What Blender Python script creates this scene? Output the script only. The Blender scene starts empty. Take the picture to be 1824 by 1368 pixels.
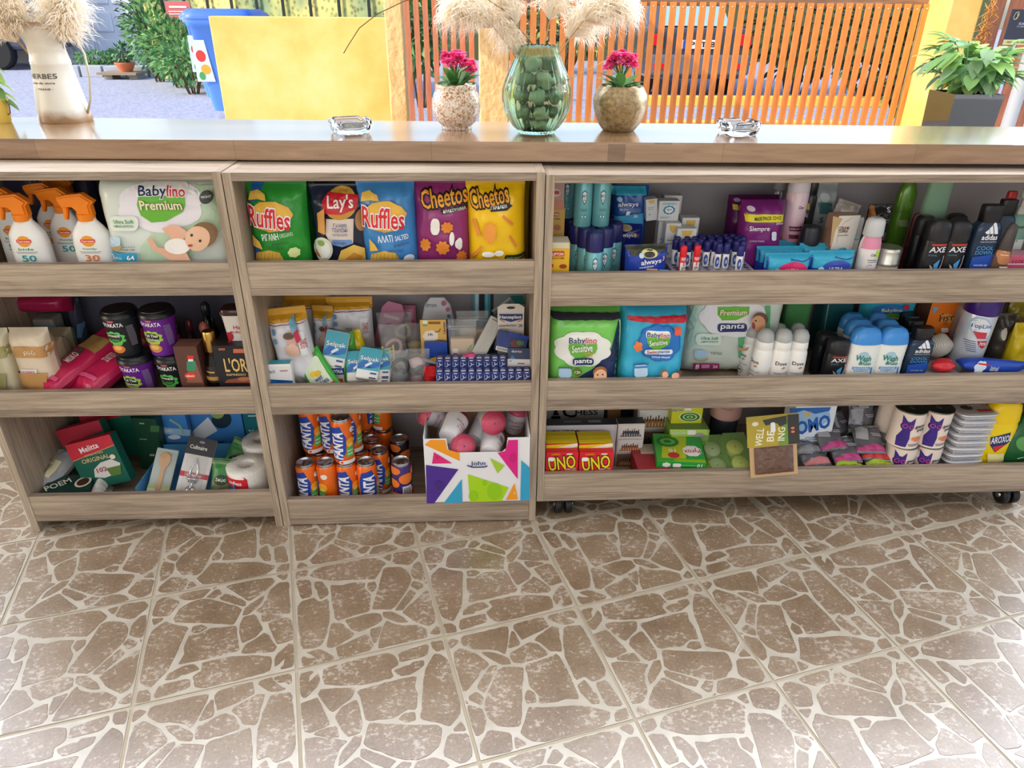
import bpy, bmesh, math, random
from mathutils import Vector, Matrix, noise
random.seed(7)
SC = bpy.context.scene; COL = SC.collection
PI = math.pi; sin = math.sin; cos = math.cos
# ---------------------------------------------------------------- camera, world, sun, lights, exposure
FPX, PIT, YAW, ROL = 1271.27, .48507, .04941, .00926
CAM = Vector((.51926, -1.49978, 1.2022))
_cy, _sy, _cp, _sp = cos(YAW), sin(YAW), cos(PIT), sin(PIT)
FWD = Vector((_sy*_cp, _cy*_cp, -_sp)); _r = Vector((_cy, -_sy, 0)); _u = _r.cross(FWD)
RGT = cos(ROL)*_r + sin(ROL)*_u; UPV = -sin(ROL)*_r + cos(ROL)*_u
cd = bpy.data.cameras.new('camera'); cd.lens = FPX/1824*36; cd.sensor_width = 36; cd.clip_start = .02; cd.clip_end = 300
cam = bpy.data.objects.new('camera', cd); COL.objects.link(cam)
cam.matrix_world = Matrix(((RGT.x, UPV.x, -FWD.x, CAM.x), (RGT.y, UPV.y, -FWD.y, CAM.y), (RGT.z, UPV.z, -FWD.z, CAM.z), (0, 0, 0, 1)))
SC.camera = cam
SC.view_settings.view_transform = 'Standard'; SC.view_settings.look = 'None'; SC.view_settings.gamma = 1
SC.view_settings.exposure = 0.0
W = bpy.data.worlds.new('world'); SC.world = W; W.use_nodes = True
_n = W.node_tree.nodes; _bg = _n['Background']
_sky = _n.new('ShaderNodeTexSky'); _sky.sky_type = 'NISHITA'; _sky.sun_disc = False
_sky.sun_elevation = math.radians(34); _sky.sun_rotation = math.radians(-110); _sky.air_density = 1.0; _sky.dust_density = 2.0; _sky.ozone_density = 1.0
W.node_tree.links.new(_sky.outputs[0], _bg.inputs[0]); _bg.inputs[1].default_value = .36
def lamp(name, kind, loc, direction, energy, color=(1, 1, 1), size=None, size_y=None, angle=None):
    l = bpy.data.lights.new(name, kind); l.energy = energy; l.color = color
    if size: l.shape = 'RECTANGLE'; l.size = size; l.size_y = size_y or size
    if angle: l.angle = angle
    o = bpy.data.objects.new(name, l); COL.objects.link(o); o.location = loc
    o.rotation_euler = Vector(direction).to_track_quat('-Z', 'Y').to_euler(); return o
SUN = Vector((.82, .36, -.62)).normalized()
lamp('sun', 'SUN', (-5, -3, 8), SUN, 3.0, (1, .9, .72), angle=math.radians(.6))
# daylight entering by the wide doorways left and right
lamp('daylight_left_doorway', 'AREA', (-2.5, .8, 1.9), (1, -.45, -.45), 92, (.84, .90, 1), 2.6, 1.7)
lamp('daylight_right_doorway', 'AREA', (3.5, .8, 1.9), (-1, -.45, -.45), 150, (.84, .90, 1), 2.6, 1.7)
lamp('added_ceiling_fill', 'AREA', (.6, -1.2, 2.56), (0, 0, -1), 14, (1, .97, .92), 3.0, 1.0)  # overhead fill, added to brighten the counter and cabinet tops
lamp('daylight_front_opening', 'AREA', (.6, .95, 2.25), (0, -.75, -1), 84, (.84, .90, 1), 4.2, .7)
lamp('added_rear_fill', 'AREA', (.5, -4.2, 1.75), (0, 1, -.22), 34, (1, .95, .88), 4.5, 1.5)  # general fill, added behind the camera
# ---------------------------------------------------------------- pixel helpers (photo pixel -> point on a real plane)
def ray(px, py): return FWD + RGT*((px-912)/FPX) - UPV*((py-684)/FPX)
def onY(px, py, Y): d = ray(px, py); return CAM + d*((Y-CAM.y)/d.y)
def onZ(px, py, Z): d = ray(px, py); return CAM + d*((Z-CAM.z)/d.z)
def pix(P):
    D = Vector(P)-CAM; d = D.dot(FWD); return 912+FPX*D.dot(RGT)/d, 684-FPX*D.dot(UPV)/d
def fit(x0, x1, yt, Y, zs):
    """centre X, width and height of an upright thing standing on zs in plane Y"""
    zt = onY((x0+x1)/2, yt, Y).z
    X = onY((x0+x1)/2, yt, Y).x
    yb = pix((X, Y, zs))[1]; ym = (yt+yb)/2
    a = onY(x0, ym, Y).x; b = onY(x1, ym, Y).x
    return (a+b)/2, b-a, zt-zs
# ---------------------------------------------------------------- materials
def lin(c):
    if isinstance(c, str): c = [int(c[i:i+2], 16) for i in (0, 2, 4)]
    return tuple(((x/255)/12.92 if x <= 10 else ((x/255+.055)/1.055)**2.4) for x in c)+(1,)
_mc = {}
def M(c, r=.45, m=0., tr=0., a=1., bump=0., bs=60, coat=0., ior=1.45, sheen=0., name=None):
    k = (c, r, m, tr, a, bump, bs, coat, ior, sheen)
    if k in _mc: return _mc[k]
    mt = bpy.data.materials.new(name or 'finish_'+str(c)); mt.use_nodes = True; b = mt.node_tree.nodes['Principled BSDF']
    b.inputs['Base Color'].default_value = lin(c); b.inputs['Roughness'].default_value = r; b.inputs['Metallic'].default_value = m
    b.inputs['Transmission Weight'].default_value = tr; b.inputs['Alpha'].default_value = a; b.inputs['Coat Weight'].default_value = coat; b.inputs['IOR'].default_value = ior
    if bump:
        nt = mt.node_tree; t = nt.nodes.new('ShaderNodeTexNoise'); t.inputs['Scale'].default_value = bs; t.inputs['Detail'].default_value = 4
        co = nt.nodes.new('ShaderNodeTexCoord'); nt.links.new(co.outputs['Object'], t.inputs['Vector'])
        bp = nt.nodes.new('ShaderNodeBump'); bp.inputs['Strength'].default_value = bump; bp.inputs['Distance'].default_value = .004
        nt.links.new(t.outputs[0], bp.inputs['Height']); nt.links.new(bp.outputs[0], b.inputs['Normal'])
    _mc[k] = mt; return mt
def ramp(nt, src, stops):
    r = nt.nodes.new('ShaderNodeValToRGB'); nt.links.new(src, r.inputs[0]); e = r.color_ramp.elements
    while len(e) < len(stops): e.new(.5)
    for el, (p, c) in zip(e, stops): el.position = p; el.color = lin(c)
    return r
def mixc(nt, f, a, b, mode='MIX'):
    m = nt.nodes.new('ShaderNodeMix'); m.data_type = 'RGBA'; m.blend_type = mode
    for s, v in ((m.inputs[0], f), (m.inputs[6], a), (m.inputs[7], b)):
        if hasattr(v, 'links'): nt.links.new(v, s)
        else: s.default_value = v
    return m.outputs[2]
def nodes(name):
    mt = bpy.data.materials.new(name); mt.use_nodes = True; nt = mt.node_tree; b = nt.nodes['Principled BSDF']
    co = nt.nodes.new('ShaderNodeTexCoord'); return mt, nt, b, co
def noise_n(nt, co, scale, detail=4, rough=.5, mp=None, dist=0, out='Object'):
    t = nt.nodes.new('ShaderNodeTexNoise'); t.inputs['Scale'].default_value = scale; t.inputs['Detail'].default_value = detail; t.inputs['Roughness'].default_value = rough; t.inputs['Distortion'].default_value = dist
    src = co.outputs[out]
    if mp:
        m = nt.nodes.new('ShaderNodeMapping'); m.inputs['Scale'].default_value = mp; nt.links.new(src, m.inputs[0]); src = m.outputs[0]
    nt.links.new(src, t.inputs['Vector']); return t.outputs[0]
def wood(name, stops, axis='x', rough=.45, fine=1., seed=0):
    mt, nt, b, co = nodes(name)
    sc = {'x': (1.0, 10, 10), 'z': (10, 10, 1.0), 'y': (10, 1.0, 10)}[axis]; fs = {'x': (5, 170, 170), 'z': (170, 170, 5), 'y': (170, 5, 170)}[axis]
    g = ramp(nt, noise_n(nt, co, 2.2, 6, .6, sc, 1.2), stops)
    f = ramp(nt, noise_n(nt, co, 1.5, 3, .6, fs), [(.38, (150, 138, 128)), (.6, (255, 255, 255))])
    c = mixc(nt, .38*fine, g.outputs[0], f.outputs[0], 'MULTIPLY')
    ks = {'x': (1.2, 5, 5), 'z': (5, 5, 1.2), 'y': (5, 1.2, 5)}[axis]
    k = ramp(nt, noise_n(nt, co, 3.1, 2, .5, ks, .6), [(.70, (0, 0, 0)), (.79, (255, 255, 255))])
    c = mixc(nt, k.outputs[0], c, lin((96, 76, 60)))
    nt.links.new(c, b.inputs['Base Color']); b.inputs['Roughness'].default_value = rough
    bp = nt.nodes.new('ShaderNodeBump'); bp.inputs['Strength'].default_value = .25; bp.inputs['Distance'].default_value = .001
    nt.links.new(f.outputs[0], bp.inputs['Height']); nt.links.new(bp.outputs[0], b.inputs['Normal']); return mt
OAK = [(.25, (142, 126, 108)), (.45, (172, 154, 134)), (.62, (186, 168, 147)), (.8, (162, 144, 125))]
WX = wood('greige_oak_laminate_long', OAK, 'x'); WZ = wood('greige_oak_laminate_upright', OAK, 'z'); WE = wood('greige_oak_edge_band', [(.3, (132, 116, 100)), (.55, (170, 152, 134)), (.8, (148, 130, 112))], 'x', fine=1.4)
WY = wood('greige_oak_laminate_deep', OAK, 'y')
WC = wood('warm_oak_worktop', [(.25, (146, 108, 76)), (.5, (182, 142, 106)), (.75, (160, 120, 88))], 'x', rough=.3, fine=.8)
# ---------------------------------------------------------------- mesh builder
_tc = {}
def textmesh(s, off):
    k = (s, off)
    if k in _tc: return _tc[k]
    cu = bpy.data.curves.new('t', 'FONT'); cu.body = s; cu.offset = off; cu.resolution_u = 2; cu.align_x = 'CENTER'
    ob = bpy.data.objects.new('t', cu); COL.objects.link(ob)
    bpy.context.view_layer.update(); me = ob.to_mesh()
    v = [(p.co.x, p.co.y) for p in me.vertices]; f = [tuple(p.vertices) for p in me.polygons]
    ob.to_mesh_clear(); bpy.data.objects.remove(ob); bpy.data.curves.remove(cu)
    _tc[k] = (v, f); return _tc[k]
def polymesh(pts, L):
    bm = bmesh.new(); vs = [bm.verts.new((x, y, 0)) for x, y in pts]
    try: bm.faces.new(vs)
    except ValueError: pass
    bmesh.ops.triangulate(bm, faces=bm.faces[:])
    for _ in range(4):
        e = [e for e in bm.edges if e.calc_length() > L]
        if not e: break
        bmesh.ops.subdivide_edges(bm, edges=e, cuts=1); bmesh.ops.triangulate(bm, faces=bm.faces[:])
    bm.verts.index_update(); v = [(p.co.x, p.co.y) for p in bm.verts]
    f = []
    for p in bm.faces:
        q = [x.index for x in p.verts]
        f.append(q if p.normal.z > 0 else q[::-1])
    bm.free(); return v, f
def ell(cx, cy, rx, ry, n=28, a0=0, a1=2*PI): return [(cx+rx*cos(a0+(a1-a0)*i/n), cy+ry*sin(a0+(a1-a0)*i/n)) for i in range(n)]
def cloud(cx, cy, rx, ry, lobes=7, amp=.13, n=70): return [(cx+rx*(1-amp+amp*abs(sin(lobes*a/2)))*cos(a), cy+ry*(1-amp+amp*abs(sin(lobes*a/2)))*sin(a)) for a in [2*PI*i/n for i in range(n)]]
def rrect(x0, y0, x1, y1, r, ry=None):
    ry = ry or r; o = []
    for cx, cy, a in ((x1-r, y1-ry, 0), (x0+r, y1-ry, 90), (x0+r, y0+ry, 180), (x1-r, y0+ry, 270)):
        for i in range(5): t = math.radians(a+i*22.5); o.append((cx+r*cos(t), cy+ry*sin(t)))
    return o
def subdiv(v, f, L):
    bm = bmesh.new(); vs = [bm.verts.new((x, y, 0)) for x, y in v]
    for q in f:
        try: bm.faces.new([vs[i] for i in q])
        except ValueError: pass
    bmesh.ops.triangulate(bm, faces=[x for x in bm.faces if len(x.verts) > 3])
    for _ in range(3):
        e = [e for e in bm.edges if e.calc_length() > L]
        if not e: break
        bmesh.ops.subdivide_edges(bm, edges=e, cuts=1); bmesh.ops.triangulate(bm, faces=[x for x in bm.faces if len(x.verts) > 3])
    bm.verts.index_update(); o = [(p.co.x, p.co.y) for p in bm.verts], [[x.index for x in p.verts] for p in bm.faces]; bm.free(); return o
class MB:
    def __init__(s): s.v = []; s.f = []; s.m = []; s.s = []; s.mats = []; s.k = 0
    def mi(s, m):
        if m not in s.mats: s.mats.append(m)
        return s.mats.index(m)
    def add(s, v, f, m, sm=False, T=None):
        n = len(s.v); i = s.mi(m)
        s.v += [tuple(T @ Vector(p)) if T else tuple(p) for p in v]
        s.f += [[n+j for j in q] for q in f]; s.m += [i]*len(f); s.s += [sm]*len(f); return s
    def box(s, x0, x1, y0, y1, z0, z1, m, bev=0, T=None, fm={}):
        bm = bmesh.new(); bmesh.ops.create_cube(bm, size=1)
        for v in bm.verts: v.co = ((x0+x1)/2+v.co.x*(x1-x0), (y0+y1)/2+v.co.y*(y1-y0), (z0+z1)/2+v.co.z*(z1-z0))
        if bev: bmesh.ops.bevel(bm, geom=bm.edges[:], offset=bev, segments=2, affect='EDGES', profile=.5)
        bm.verts.index_update(); bm.normal_update(); g = {}
        for p in bm.faces:
            n = p.normal; d = 'f' if n.y < -.8 else 't' if n.z > .8 else 's' if abs(n.x) > .8 else 'b' if n.z < -.8 else 'o'
            g.setdefault(fm.get(d, m), []).append([x.index for x in p.verts])
        vv = [v.co.copy() for v in bm.verts]; bm.free()
        for mm, ff in g.items(): s.add(vv, ff, mm, False, T)
        return s
    def loft(s, sec, m, n=28, T=None, cap=True, flat=False):
        """sections (z, rx, ry, exponent[, dx, dy])"""
        v = []; f = []
        for q in sec:
            z, rx, ry, e = q[:4]; dx, dy = (q[4:]+(0, 0))[:2] if len(q) > 4 else (0, 0)
            for i in range(n):
                a = 2*PI*i/n; c, t = cos(a), sin(a)
                v.append((dx+rx*math.copysign(abs(c)**(2/e), c), dy+ry*math.copysign(abs(t)**(2/e), t), z))
        for j in range(len(sec)-1):
            for i in range(n): k = (i+1) % n; f.append([j*n+i, j*n+k, (j+1)*n+k, (j+1)*n+i])
        s.add(v, f, m, not flat, T)
        if cap: s.add(v[:n], [list(range(n))[::-1]], m, False, T); s.add(v[-n:], [list(range(n))], m, False, T)
        return s
    def lathe(s, prof, m, n=28, T=None, cap=True): return s.loft([(z, max(r, 1e-5), max(r, 1e-5), 2) for z, r in prof], m, n, T, cap)
    def tube(s, pts, r, m, n=8, T=None, closed=False):
        pts = [Vector(p) for p in pts]; v = []; N = len(pts); R = r if isinstance(r, (list, tuple)) else [r]*N; px = None
        for i, p in enumerate(pts):
            d = (pts[min(i+1, N-1)]-pts[max(i-1, 0)]).normalized() if not closed else (pts[(i+1) % N]-pts[i-1]).normalized()
            a = px - d*px.dot(d) if px else d.cross(Vector((0, 0, 1)) if abs(d.z) < .9 else Vector((1, 0, 0)))
            a.normalize(); px = a; b = d.cross(a)
            for k in range(n): t = 2*PI*k/n; v.append(p+(a*cos(t)+b*sin(t))*R[i])
        f = [[j*n+i, j*n+(i+1) % n, ((j+1) % N)*n+(i+1) % n, ((j+1) % N)*n+i] for j in range(N if closed else N-1) for i in range(n)]
        if not closed: f += [list(range(n))[::-1], [(N-1)*n+i for i in range(n)]]
        return s.add(v, f, m, True, T)
    def grid(s, fn, nu, nv, m, sm=True, T=None, flip=False):
        v = [fn(i/nu, j/nv) for j in range(nv+1) for i in range(nu+1)]
        f = [[j*(nu+1)+i, j*(nu+1)+i+1, (j+1)*(nu+1)+i+1, (j+1)*(nu+1)+i] for j in range(nv) for i in range(nu)]
        if flip: f = [q[::-1] for q in f]
        return s.add(v, f, m, sm, T)
    def ico(s, c, r, m, sub=2, sq=(1, 1, 1), jit=0, seed=0):
        bm = bmesh.new(); bmesh.ops.create_icosphere(bm, subdivisions=sub, radius=1); bm.verts.index_update()
        v = []
        for p in bm.verts:
            q = p.co.copy(); k = 1+jit*noise.noise(q*1.3+Vector((seed*3.1, seed, 0))); v.append((c[0]+q.x*r*sq[0]*k, c[1]+q.y*r*sq[1]*k, c[2]+q.z*r*sq[2]*k))
        s.add(v, [[x.index for x in p.verts] for p in bm.faces], m, True); bm.free(); return s
    def decals(s, dec, surf, w, h, L=None, T=None, step=.00016, rough=.4):
        """printed shapes and lettering laid on a surface; fractions of w and h from the lower left corner"""
        L = L or max(w, h)/9
        for d in dec:
            s.k += 1; e = .0005+step*s.k
            U = lambda x, y, e=e: surf((x-.5)*w, y*h, e)
            if d[0] == 't':
                _, txt, cx, cy, tw, th, col = d[:7]; out = d[7] if len(d) > 7 else None; rot = math.radians(d[8]) if len(d) > 8 else 0; off = d[9] if len(d) > 9 else .015
                bv, _f = textmesh(txt, 0)
                if not bv: continue
                xs = [p[0] for p in bv]; ys = [p[1] for p in bv]; bx, by = (min(xs)+max(xs))/2, (min(ys)+max(ys))/2; bw = max(xs)-min(xs) or 1; bh = max(ys)-min(ys) or 1
                for o2, cc, ee in (([(out[1], out[0], 0)] if out else [])+[(off, col, step*.7)]):
                    tv, tf = textmesh(txt, o2); vv = []
                    for x, y in tv:
                        X = (x-bx)/bw*tw*w; Y = (y-by)/bh*th*h; X, Y = X*cos(rot)-Y*sin(rot), X*sin(rot)+Y*cos(rot)
                        vv.append(((cx-.5)*w+X, cy*h+Y))
                    if L < .9: vv, tf = subdiv(vv, tf, L*.8)
                    s.add([surf(x, y, e+ee) for x, y in vv], tf, M(cc, rough), False, T)
                continue
            if d[0] == 'r': pts = [(d[1], d[2]), (d[3], d[2]), (d[3], d[4]), (d[1], d[4])]; col = d[5]
            elif d[0] == 'rr': pts = rrect(d[1], d[2], d[3], d[4], d[5], d[5]*w/h); col = d[6]
            elif d[0] == 'e': pts = ell(d[1], d[2], d[3], d[4]); col = d[5]
            elif d[0] == 'c': pts = cloud(d[1], d[2], d[3], d[4], *d[6:]); col = d[5]
            elif d[0] == 'p': pts = d[1]; col = d[2]
            elif d[0] == 'l':   # a line through points, width as a fraction of w
                P = d[1]; hw = d[3]*w/2; col = d[2]
                for (ax, ay), (bx, by) in zip(P, P[1:]):
                    dx, dy = (bx-ax)*w, (by-ay)*h; q = math.hypot(dx, dy) or 1; nx, ny = -dy/q*hw/w, dx/q*hw/h
                    tv, tf = polymesh([((x-0)*w, y*h) for x, y in ((ax+nx, ay+ny), (ax-nx, ay-ny), (bx-nx, by-ny), (bx+nx, by+ny))], L)
                    s.add([surf(x-.5*w, y, e) for x, y in tv], tf, M(col, rough), False, T)
                continue
            tv, tf = polymesh([(x*w, y*h) for x, y in pts], L)
            s.add([surf(x-.5*w, y, e) for x, y in tv], tf, M(col, rough), False, T)
        return s
    def build(s, name, parent=None, loc=(0, 0, 0), rot=(0, 0, 0)):
        me = bpy.data.meshes.new(name); me.from_pydata(s.v, [], s.f)
        for m in s.mats: me.materials.append(m)
        me.polygons.foreach_set('material_index', s.m); me.polygons.foreach_set('use_smooth', s.s); me.update()
        o = bpy.data.objects.new(name, me); COL.objects.link(o); o.location = loc; o.rotation_euler = rot
        if parent: o.parent = parent
        return o
def tag(o, label=None, cat=None, group=None, kind=None):
    for k, v in (('label', label), ('category', cat), ('group', group), ('kind', kind)):
        if v: o[k] = v
    return o
def empty(name, label, cat, loc=(0, 0, 0), rot=(0, 0, 0), group=None):
    o = bpy.data.objects.new(name, None); o.empty_display_size = .02; COL.objects.link(o); o.location = loc; o.rotation_euler = rot; return tag(o, label, cat, group)
def dup(o, loc=None, rot=None, label=None, parent=None, sc=None):
    c = o.copy(); COL.objects.link(c)
    if parent: c.parent = parent
    if loc is not None: c.location = loc
    if rot is not None: c.rotation_euler = rot
    if sc: c.scale = sc
    if label: c['label'] = label
    for ch in list(o.children): dup(ch, parent=c)
    return c
def struct(mb, name): o = mb.build(name); o['kind'] = 'structure'; return o
def flatY(y0): return lambda u, v, e: (u, y0-e, v)
# ================================================================ THE SETTING
# floor: square tiles printed as crazy paving, laid at an angle
TA, TW, TH, TX, TY = .24888, .30746, .30228, -.31199, .04742
SRC = [(115, 385), (1400, 125), (1650, 1062), (150, 1362)]   # corners of the traced tile, clockwise
STONES = [[(145,395),(270,370),(262,420),(215,450),(140,465)],
[(300,400),(365,350),(480,320),(640,285),(850,250),(960,245),(1055,295),(1010,345),(940,465),(850,465),(700,470),(560,478),(440,475),(280,435)],
[(1015,235),(1110,200),(1100,270),(1070,272)],[(1135,190),(1330,160),(1385,185),(1385,225),(1300,318),(1115,298)],
[(1310,360),(1345,300),(1400,270),(1440,340),(1460,450),(1450,480),(1330,455),(1312,400)],[(1445,490),(1470,490),(1473,515)],
[(1330,475),(1435,510),(1435,540),(1370,578),(1305,530)],
[(1020,360),(1060,335),(1210,335),(1290,390),(1315,455),(1300,520),(1120,778),(900,770),(905,735),(960,580)],
[(1295,565),(1360,600),(1340,640),(1220,780),(1150,790),(1140,770)],
[(1480,560),(1525,700),(1560,830),(1555,910),(1490,950),(1330,895),(1205,800),(1290,730)],
[(150,490),(190,470),(290,475),(308,640),(195,665)],[(330,490),(400,485),(460,560),(465,620),(385,672),(355,600),(358,575),(328,560)],
[(485,520),(590,525),(690,500),(840,492),(825,550),(892,620),(880,720),(885,765),(860,795),(650,850),(535,890),(495,690)],
[(860,500),(940,487),(955,540),(905,595),(850,560)],
[(160,745),(200,685),(320,645),(370,690),(465,660),(480,850),(440,1020),(390,1130),(320,1155),(195,1160),(168,900)],
[(490,900),(600,910),(680,985),(725,1015),(700,1045),(500,1155),(440,1145),(455,1060)],
[(620,880),(760,835),(900,805),(990,810),(1010,890),(780,1000),(690,975)],
[(1010,795),(1110,795),(1230,860),(1280,905),(1180,910),(1090,880),(1010,845)],
[(880,970),(1000,935),(985,1000),(935,1110),(905,1110),(878,1020)],
[(1045,880),(1110,920),(1240,935),(1340,930),(1475,980),(1470,1065),(1250,1110),(960,1172),(960,1100),(1000,970)],
[(1500,1010),(1580,940),(1612,970),(1612,1025),(1560,1040),(1505,1028)],
[(530,1150),(620,1110),(850,1015),(875,1060),(910,1140),(880,1185),(720,1230),(570,1280),(545,1210)],
[(240,1190),(330,1165),(400,1170),(515,1235),(505,1265),(380,1315),(370,1275),(320,1235)],
[(195,1245),(220,1230),(260,1250),(330,1245),(370,1290),(340,1312),(205,1330)]]
def _homog(src, dst):
    import numpy as np
    A = []
    for (x, y), (u, v) in zip(src, dst):
        A += [[x, y, 1, 0, 0, 0, -u*x, -u*y, -u], [0, 0, 0, x, y, 1, -v*x, -v*y, -v]]
    h = np.linalg.svd(np.array(A, float))[2][-1]
    return lambda x, y: ((h[0]*x+h[1]*y+h[2])/(h[6]*x+h[7]*y+h[8]), (h[3]*x+h[4]*y+h[5])/(h[6]*x+h[7]*y+h[8]))
_H = _homog(SRC, [(0, 0), (1, 0), (1, 1), (0, 1)])
UST = [[_H(x, y) for x, y in s] for s in STONES]
def rotuv(u, v, k):
    for _ in range(k): u, v = v, 1-u      # lower left -> lower right
    return u, v
def rag(pts, seed):
    """irregular broken edge"""
    o = []
    for i, (x, y) in enumerate(pts):
        x2, y2 = pts[(i+1) % len(pts)]; n = max(2, int(math.hypot(x2-x, y2-y)/.035))
        for k in range(n):
            t = k/n; X = x+(x2-x)*t; Y = y+(y2-y)*t
            o.append((X+.006*noise.noise((X*23, Y*23, seed)), Y+.006*noise.noise((X*23+9, Y*23, seed))))
    return o
# chamfer corners once so that stones are rounded
def soft(pts):
    o = []
    for i in range(len(pts)):
        (a, b), (c, d) = pts[i], pts[(i+1) % len(pts)]; o += [(a*.87+c*.13, b*.87+d*.13), (a*.13+c*.87, b*.13+d*.87)]
    return o
mt, nt, b, co = nodes('worn_stone_print')
g = ramp(nt, noise_n(nt, co, 7, 5, .6, None, 0, 'Object'), [(.3, (132, 109, 85)), (.5, (150, 128, 103)), (.7, (166, 146, 123))])
fine = ramp(nt, noise_n(nt, co, 160, 3, .6), [(.3, (190, 180, 172)), (.7, (255, 255, 255))])
c = mixc(nt, .6, g.outputs[0], fine.outputs[0], 'MULTIPLY')
sp = noise_n(nt, co, 75, 6, .72, (1, 1.5, 1)); big = noise_n(nt, co, 14, 2, .5)
mm = nt.nodes.new('ShaderNodeMath'); mm.operation = 'MULTIPLY_ADD'; nt.links.new(big, mm.inputs[0]); mm.inputs[1].default_value = .38; nt.links.new(sp, mm.inputs[2])
sk = ramp(nt, mm.outputs[0], [(.75, (0, 0, 0)), (.80, (165, 165, 165))])
c = mixc(nt, sk.outputs[0], c, lin((226, 216, 204)))
nt.links.new(c, b.inputs['Base Color']); b.inputs['Roughness'].default_value = .36; b.inputs['Coat Weight'].default_value = 1; b.inputs['Coat Roughness'].default_value = .24
bp = nt.nodes.new('ShaderNodeBump'); bp.inputs['Strength'].default_value = .35; bp.inputs['Distance'].default_value = .002; nt.links.new(noise_n(nt, co, 30, 5, .7), bp.inputs['Height']); nt.links.new(bp.outputs[0], b.inputs['Normal'])
STONE = mt
mt, nt, b, co = nodes('cream_joint_print')
g = ramp(nt, noise_n(nt, co, 22, 4), [(.3, (178, 168, 150)), (.7, (198, 189, 173))]); nt.links.new(g.outputs[0], b.inputs['Base Color']); b.inputs['Roughness'].default_value = .34; b.inputs['Coat Weight'].default_value = 1; b.inputs['Coat Roughness'].default_value = .22
JOINT = mt; GROUT = M((182, 168, 145), .8, bump=.3, bs=200)
fl = MB(); fl.box(-2.6, 3.7, -4.6, .9, -.06, -.0012, GROUT)
ea = Vector((cos(TA), sin(TA), 0)); na = Vector((sin(TA), -cos(TA), 0)); O = Vector((TX, TY, 0)); gq = .0034
for i in range(-14, 16):
    for j in range(-16, 18):
        P0 = O+ea*(TW*j)+na*(TH*i); Pc = P0+ea*TW/2+na*TH/2
        if not (-2.3 < Pc.x < 3.4 and -2.0 < Pc.y < .8): continue
        k = {(1, 1): 0, (1, 0): 1, (0, 0): 2, (0, 1): 3}[(i % 2, j % 2)]
        def tp(u, v, z, P0=P0): q = P0+ea*(TW*u)+na*(TH*v); return (q.x, q.y, z)
        a, c_ = gq/TW, 1-gq/TW
        fl.add([tp(a, a, 0), tp(c_, a, 0), tp(c_, c_, 0), tp(a, c_, 0)], [[3, 2, 1, 0]], JOINT)
        for si, s in enumerate(UST):
            pp = rag(soft(s), i*31+j*7+si); pp = [rotuv(u, v, k) for u, v in pp]
            pp = [(min(max(u, .015), .985), min(max(v, .015), .985)) for u, v in pp]
            n = len(pp); cx = sum(p[0] for p in pp)/n; cyy = sum(p[1] for p in pp)/n
            low = [tp(u, v, .0001) for u, v in pp]; hi = [tp(u+(cx-u)*.015, v+(cyy-v)*.015, .0007) for u, v in pp]
            fl.add(low+hi, [[q, n+q, n+(q+1) % n, (q+1) % n] for q in range(n)]+[list(range(n, 2*n))[::-1]], STONE)
floor = struct(fl, 'floor')
PLASTER = M((226, 222, 214), .8, bump=.2, bs=30); YEL = None
# walls with wide doorways left and right, a low front wall under the counter, a ceiling stretched outward to keep the sun off the floor
w = MB(); w.box(-6.6, 3.7, -7.5, .9, 2.6, 2.7, PLASTER); struct(w, 'ceiling')
for nm, x in (('wall_left', -2.7), ('wall_right', 3.6)):
    w = MB(); w.box(x, x+.1, -4.6, -2.0, 0, 2.6, PLASTER); w.box(x, x+.1, -2.0, .9, 2.5, 2.6, PLASTER); struct(w, nm)
w = MB(); w.box(-2.6, -1.9, -4.7, -4.6, 0, 2.6, PLASTER); w.box(2.9, 3.6, -4.7, -4.6, 0, 2.6, PLASTER); w.box(-1.9, 2.9, -4.7, -4.6, 0, .7, PLASTER); struct(w, 'wall_rear')
w = MB(); w.box(-1.2, 2.6, .352, .44, 0, .9, PLASTER, .004); struct(w, 'wall_front')
# ---- the continuous counter top
zt = .948; ct = MB()
fl_, fr_ = onZ(0, 247.5, zt), onZ(1824, 258.5, zt); bl_, br_ = onZ(0, 208, zt), onZ(1824, 226, zt)
def ext(a, b, x): t = (x-a.x)/(b.x-a.x); return a.y+(b.y-a.y)*t
X0, X1 = -1.15, 2.5; yf0, yf1, yb0, yb1 = ext(fl_, fr_, X0), ext(fl_, fr_, X1), ext(bl_, br_, X0), ext(bl_, br_, X1)
bm = bmesh.new(); q = [(X0, yf0), (X1, yf1), (X1, yb1), (X0, yb0)]
lo = [bm.verts.new((x, y, zt-.041)) for x, y in q]; hi = [bm.verts.new((x, y, zt)) for x, y in q]
bm.faces.new(lo[::-1]); bm.faces.new(hi)
for i in range(4): bm.faces.new((lo[i], lo[(i+1) % 4], hi[(i+1) % 4], hi[i]))
bmesh.ops.bevel(bm, geom=bm.edges[:], offset=.003, segments=2, affect='EDGES'); bm.verts.index_update()
mt, nt, b, co = nodes('oak_stave_worktop')
st = nt.nodes.new('ShaderNodeTexBrick'); mp = nt.nodes.new('ShaderNodeMapping'); nt.links.new(co.outputs['Object'], mp.inputs[0]); mp.inputs['Scale'].default_value = (1, 1, 1)
nt.links.new(mp.outputs[0], st.inputs['Vector']); st.inputs['Scale'].default_value = 1; st.inputs['Brick Width'].default_value = .42; st.inputs['Row Height'].default_value = .085; st.inputs['Mortar Size'].default_value = .0006
st.inputs['Color1'].default_value = lin((168, 134, 102)); st.inputs['Color2'].default_value = lin((150, 116, 84)); st.inputs['Mortar'].default_value = lin((130, 100, 72))
g = ramp(nt, noise_n(nt, co, 2.5, 6, .6, (1.5, 16, 16), 1.5), [(.3, (196, 180, 165)), (.7, (255, 255, 255))])
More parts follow.
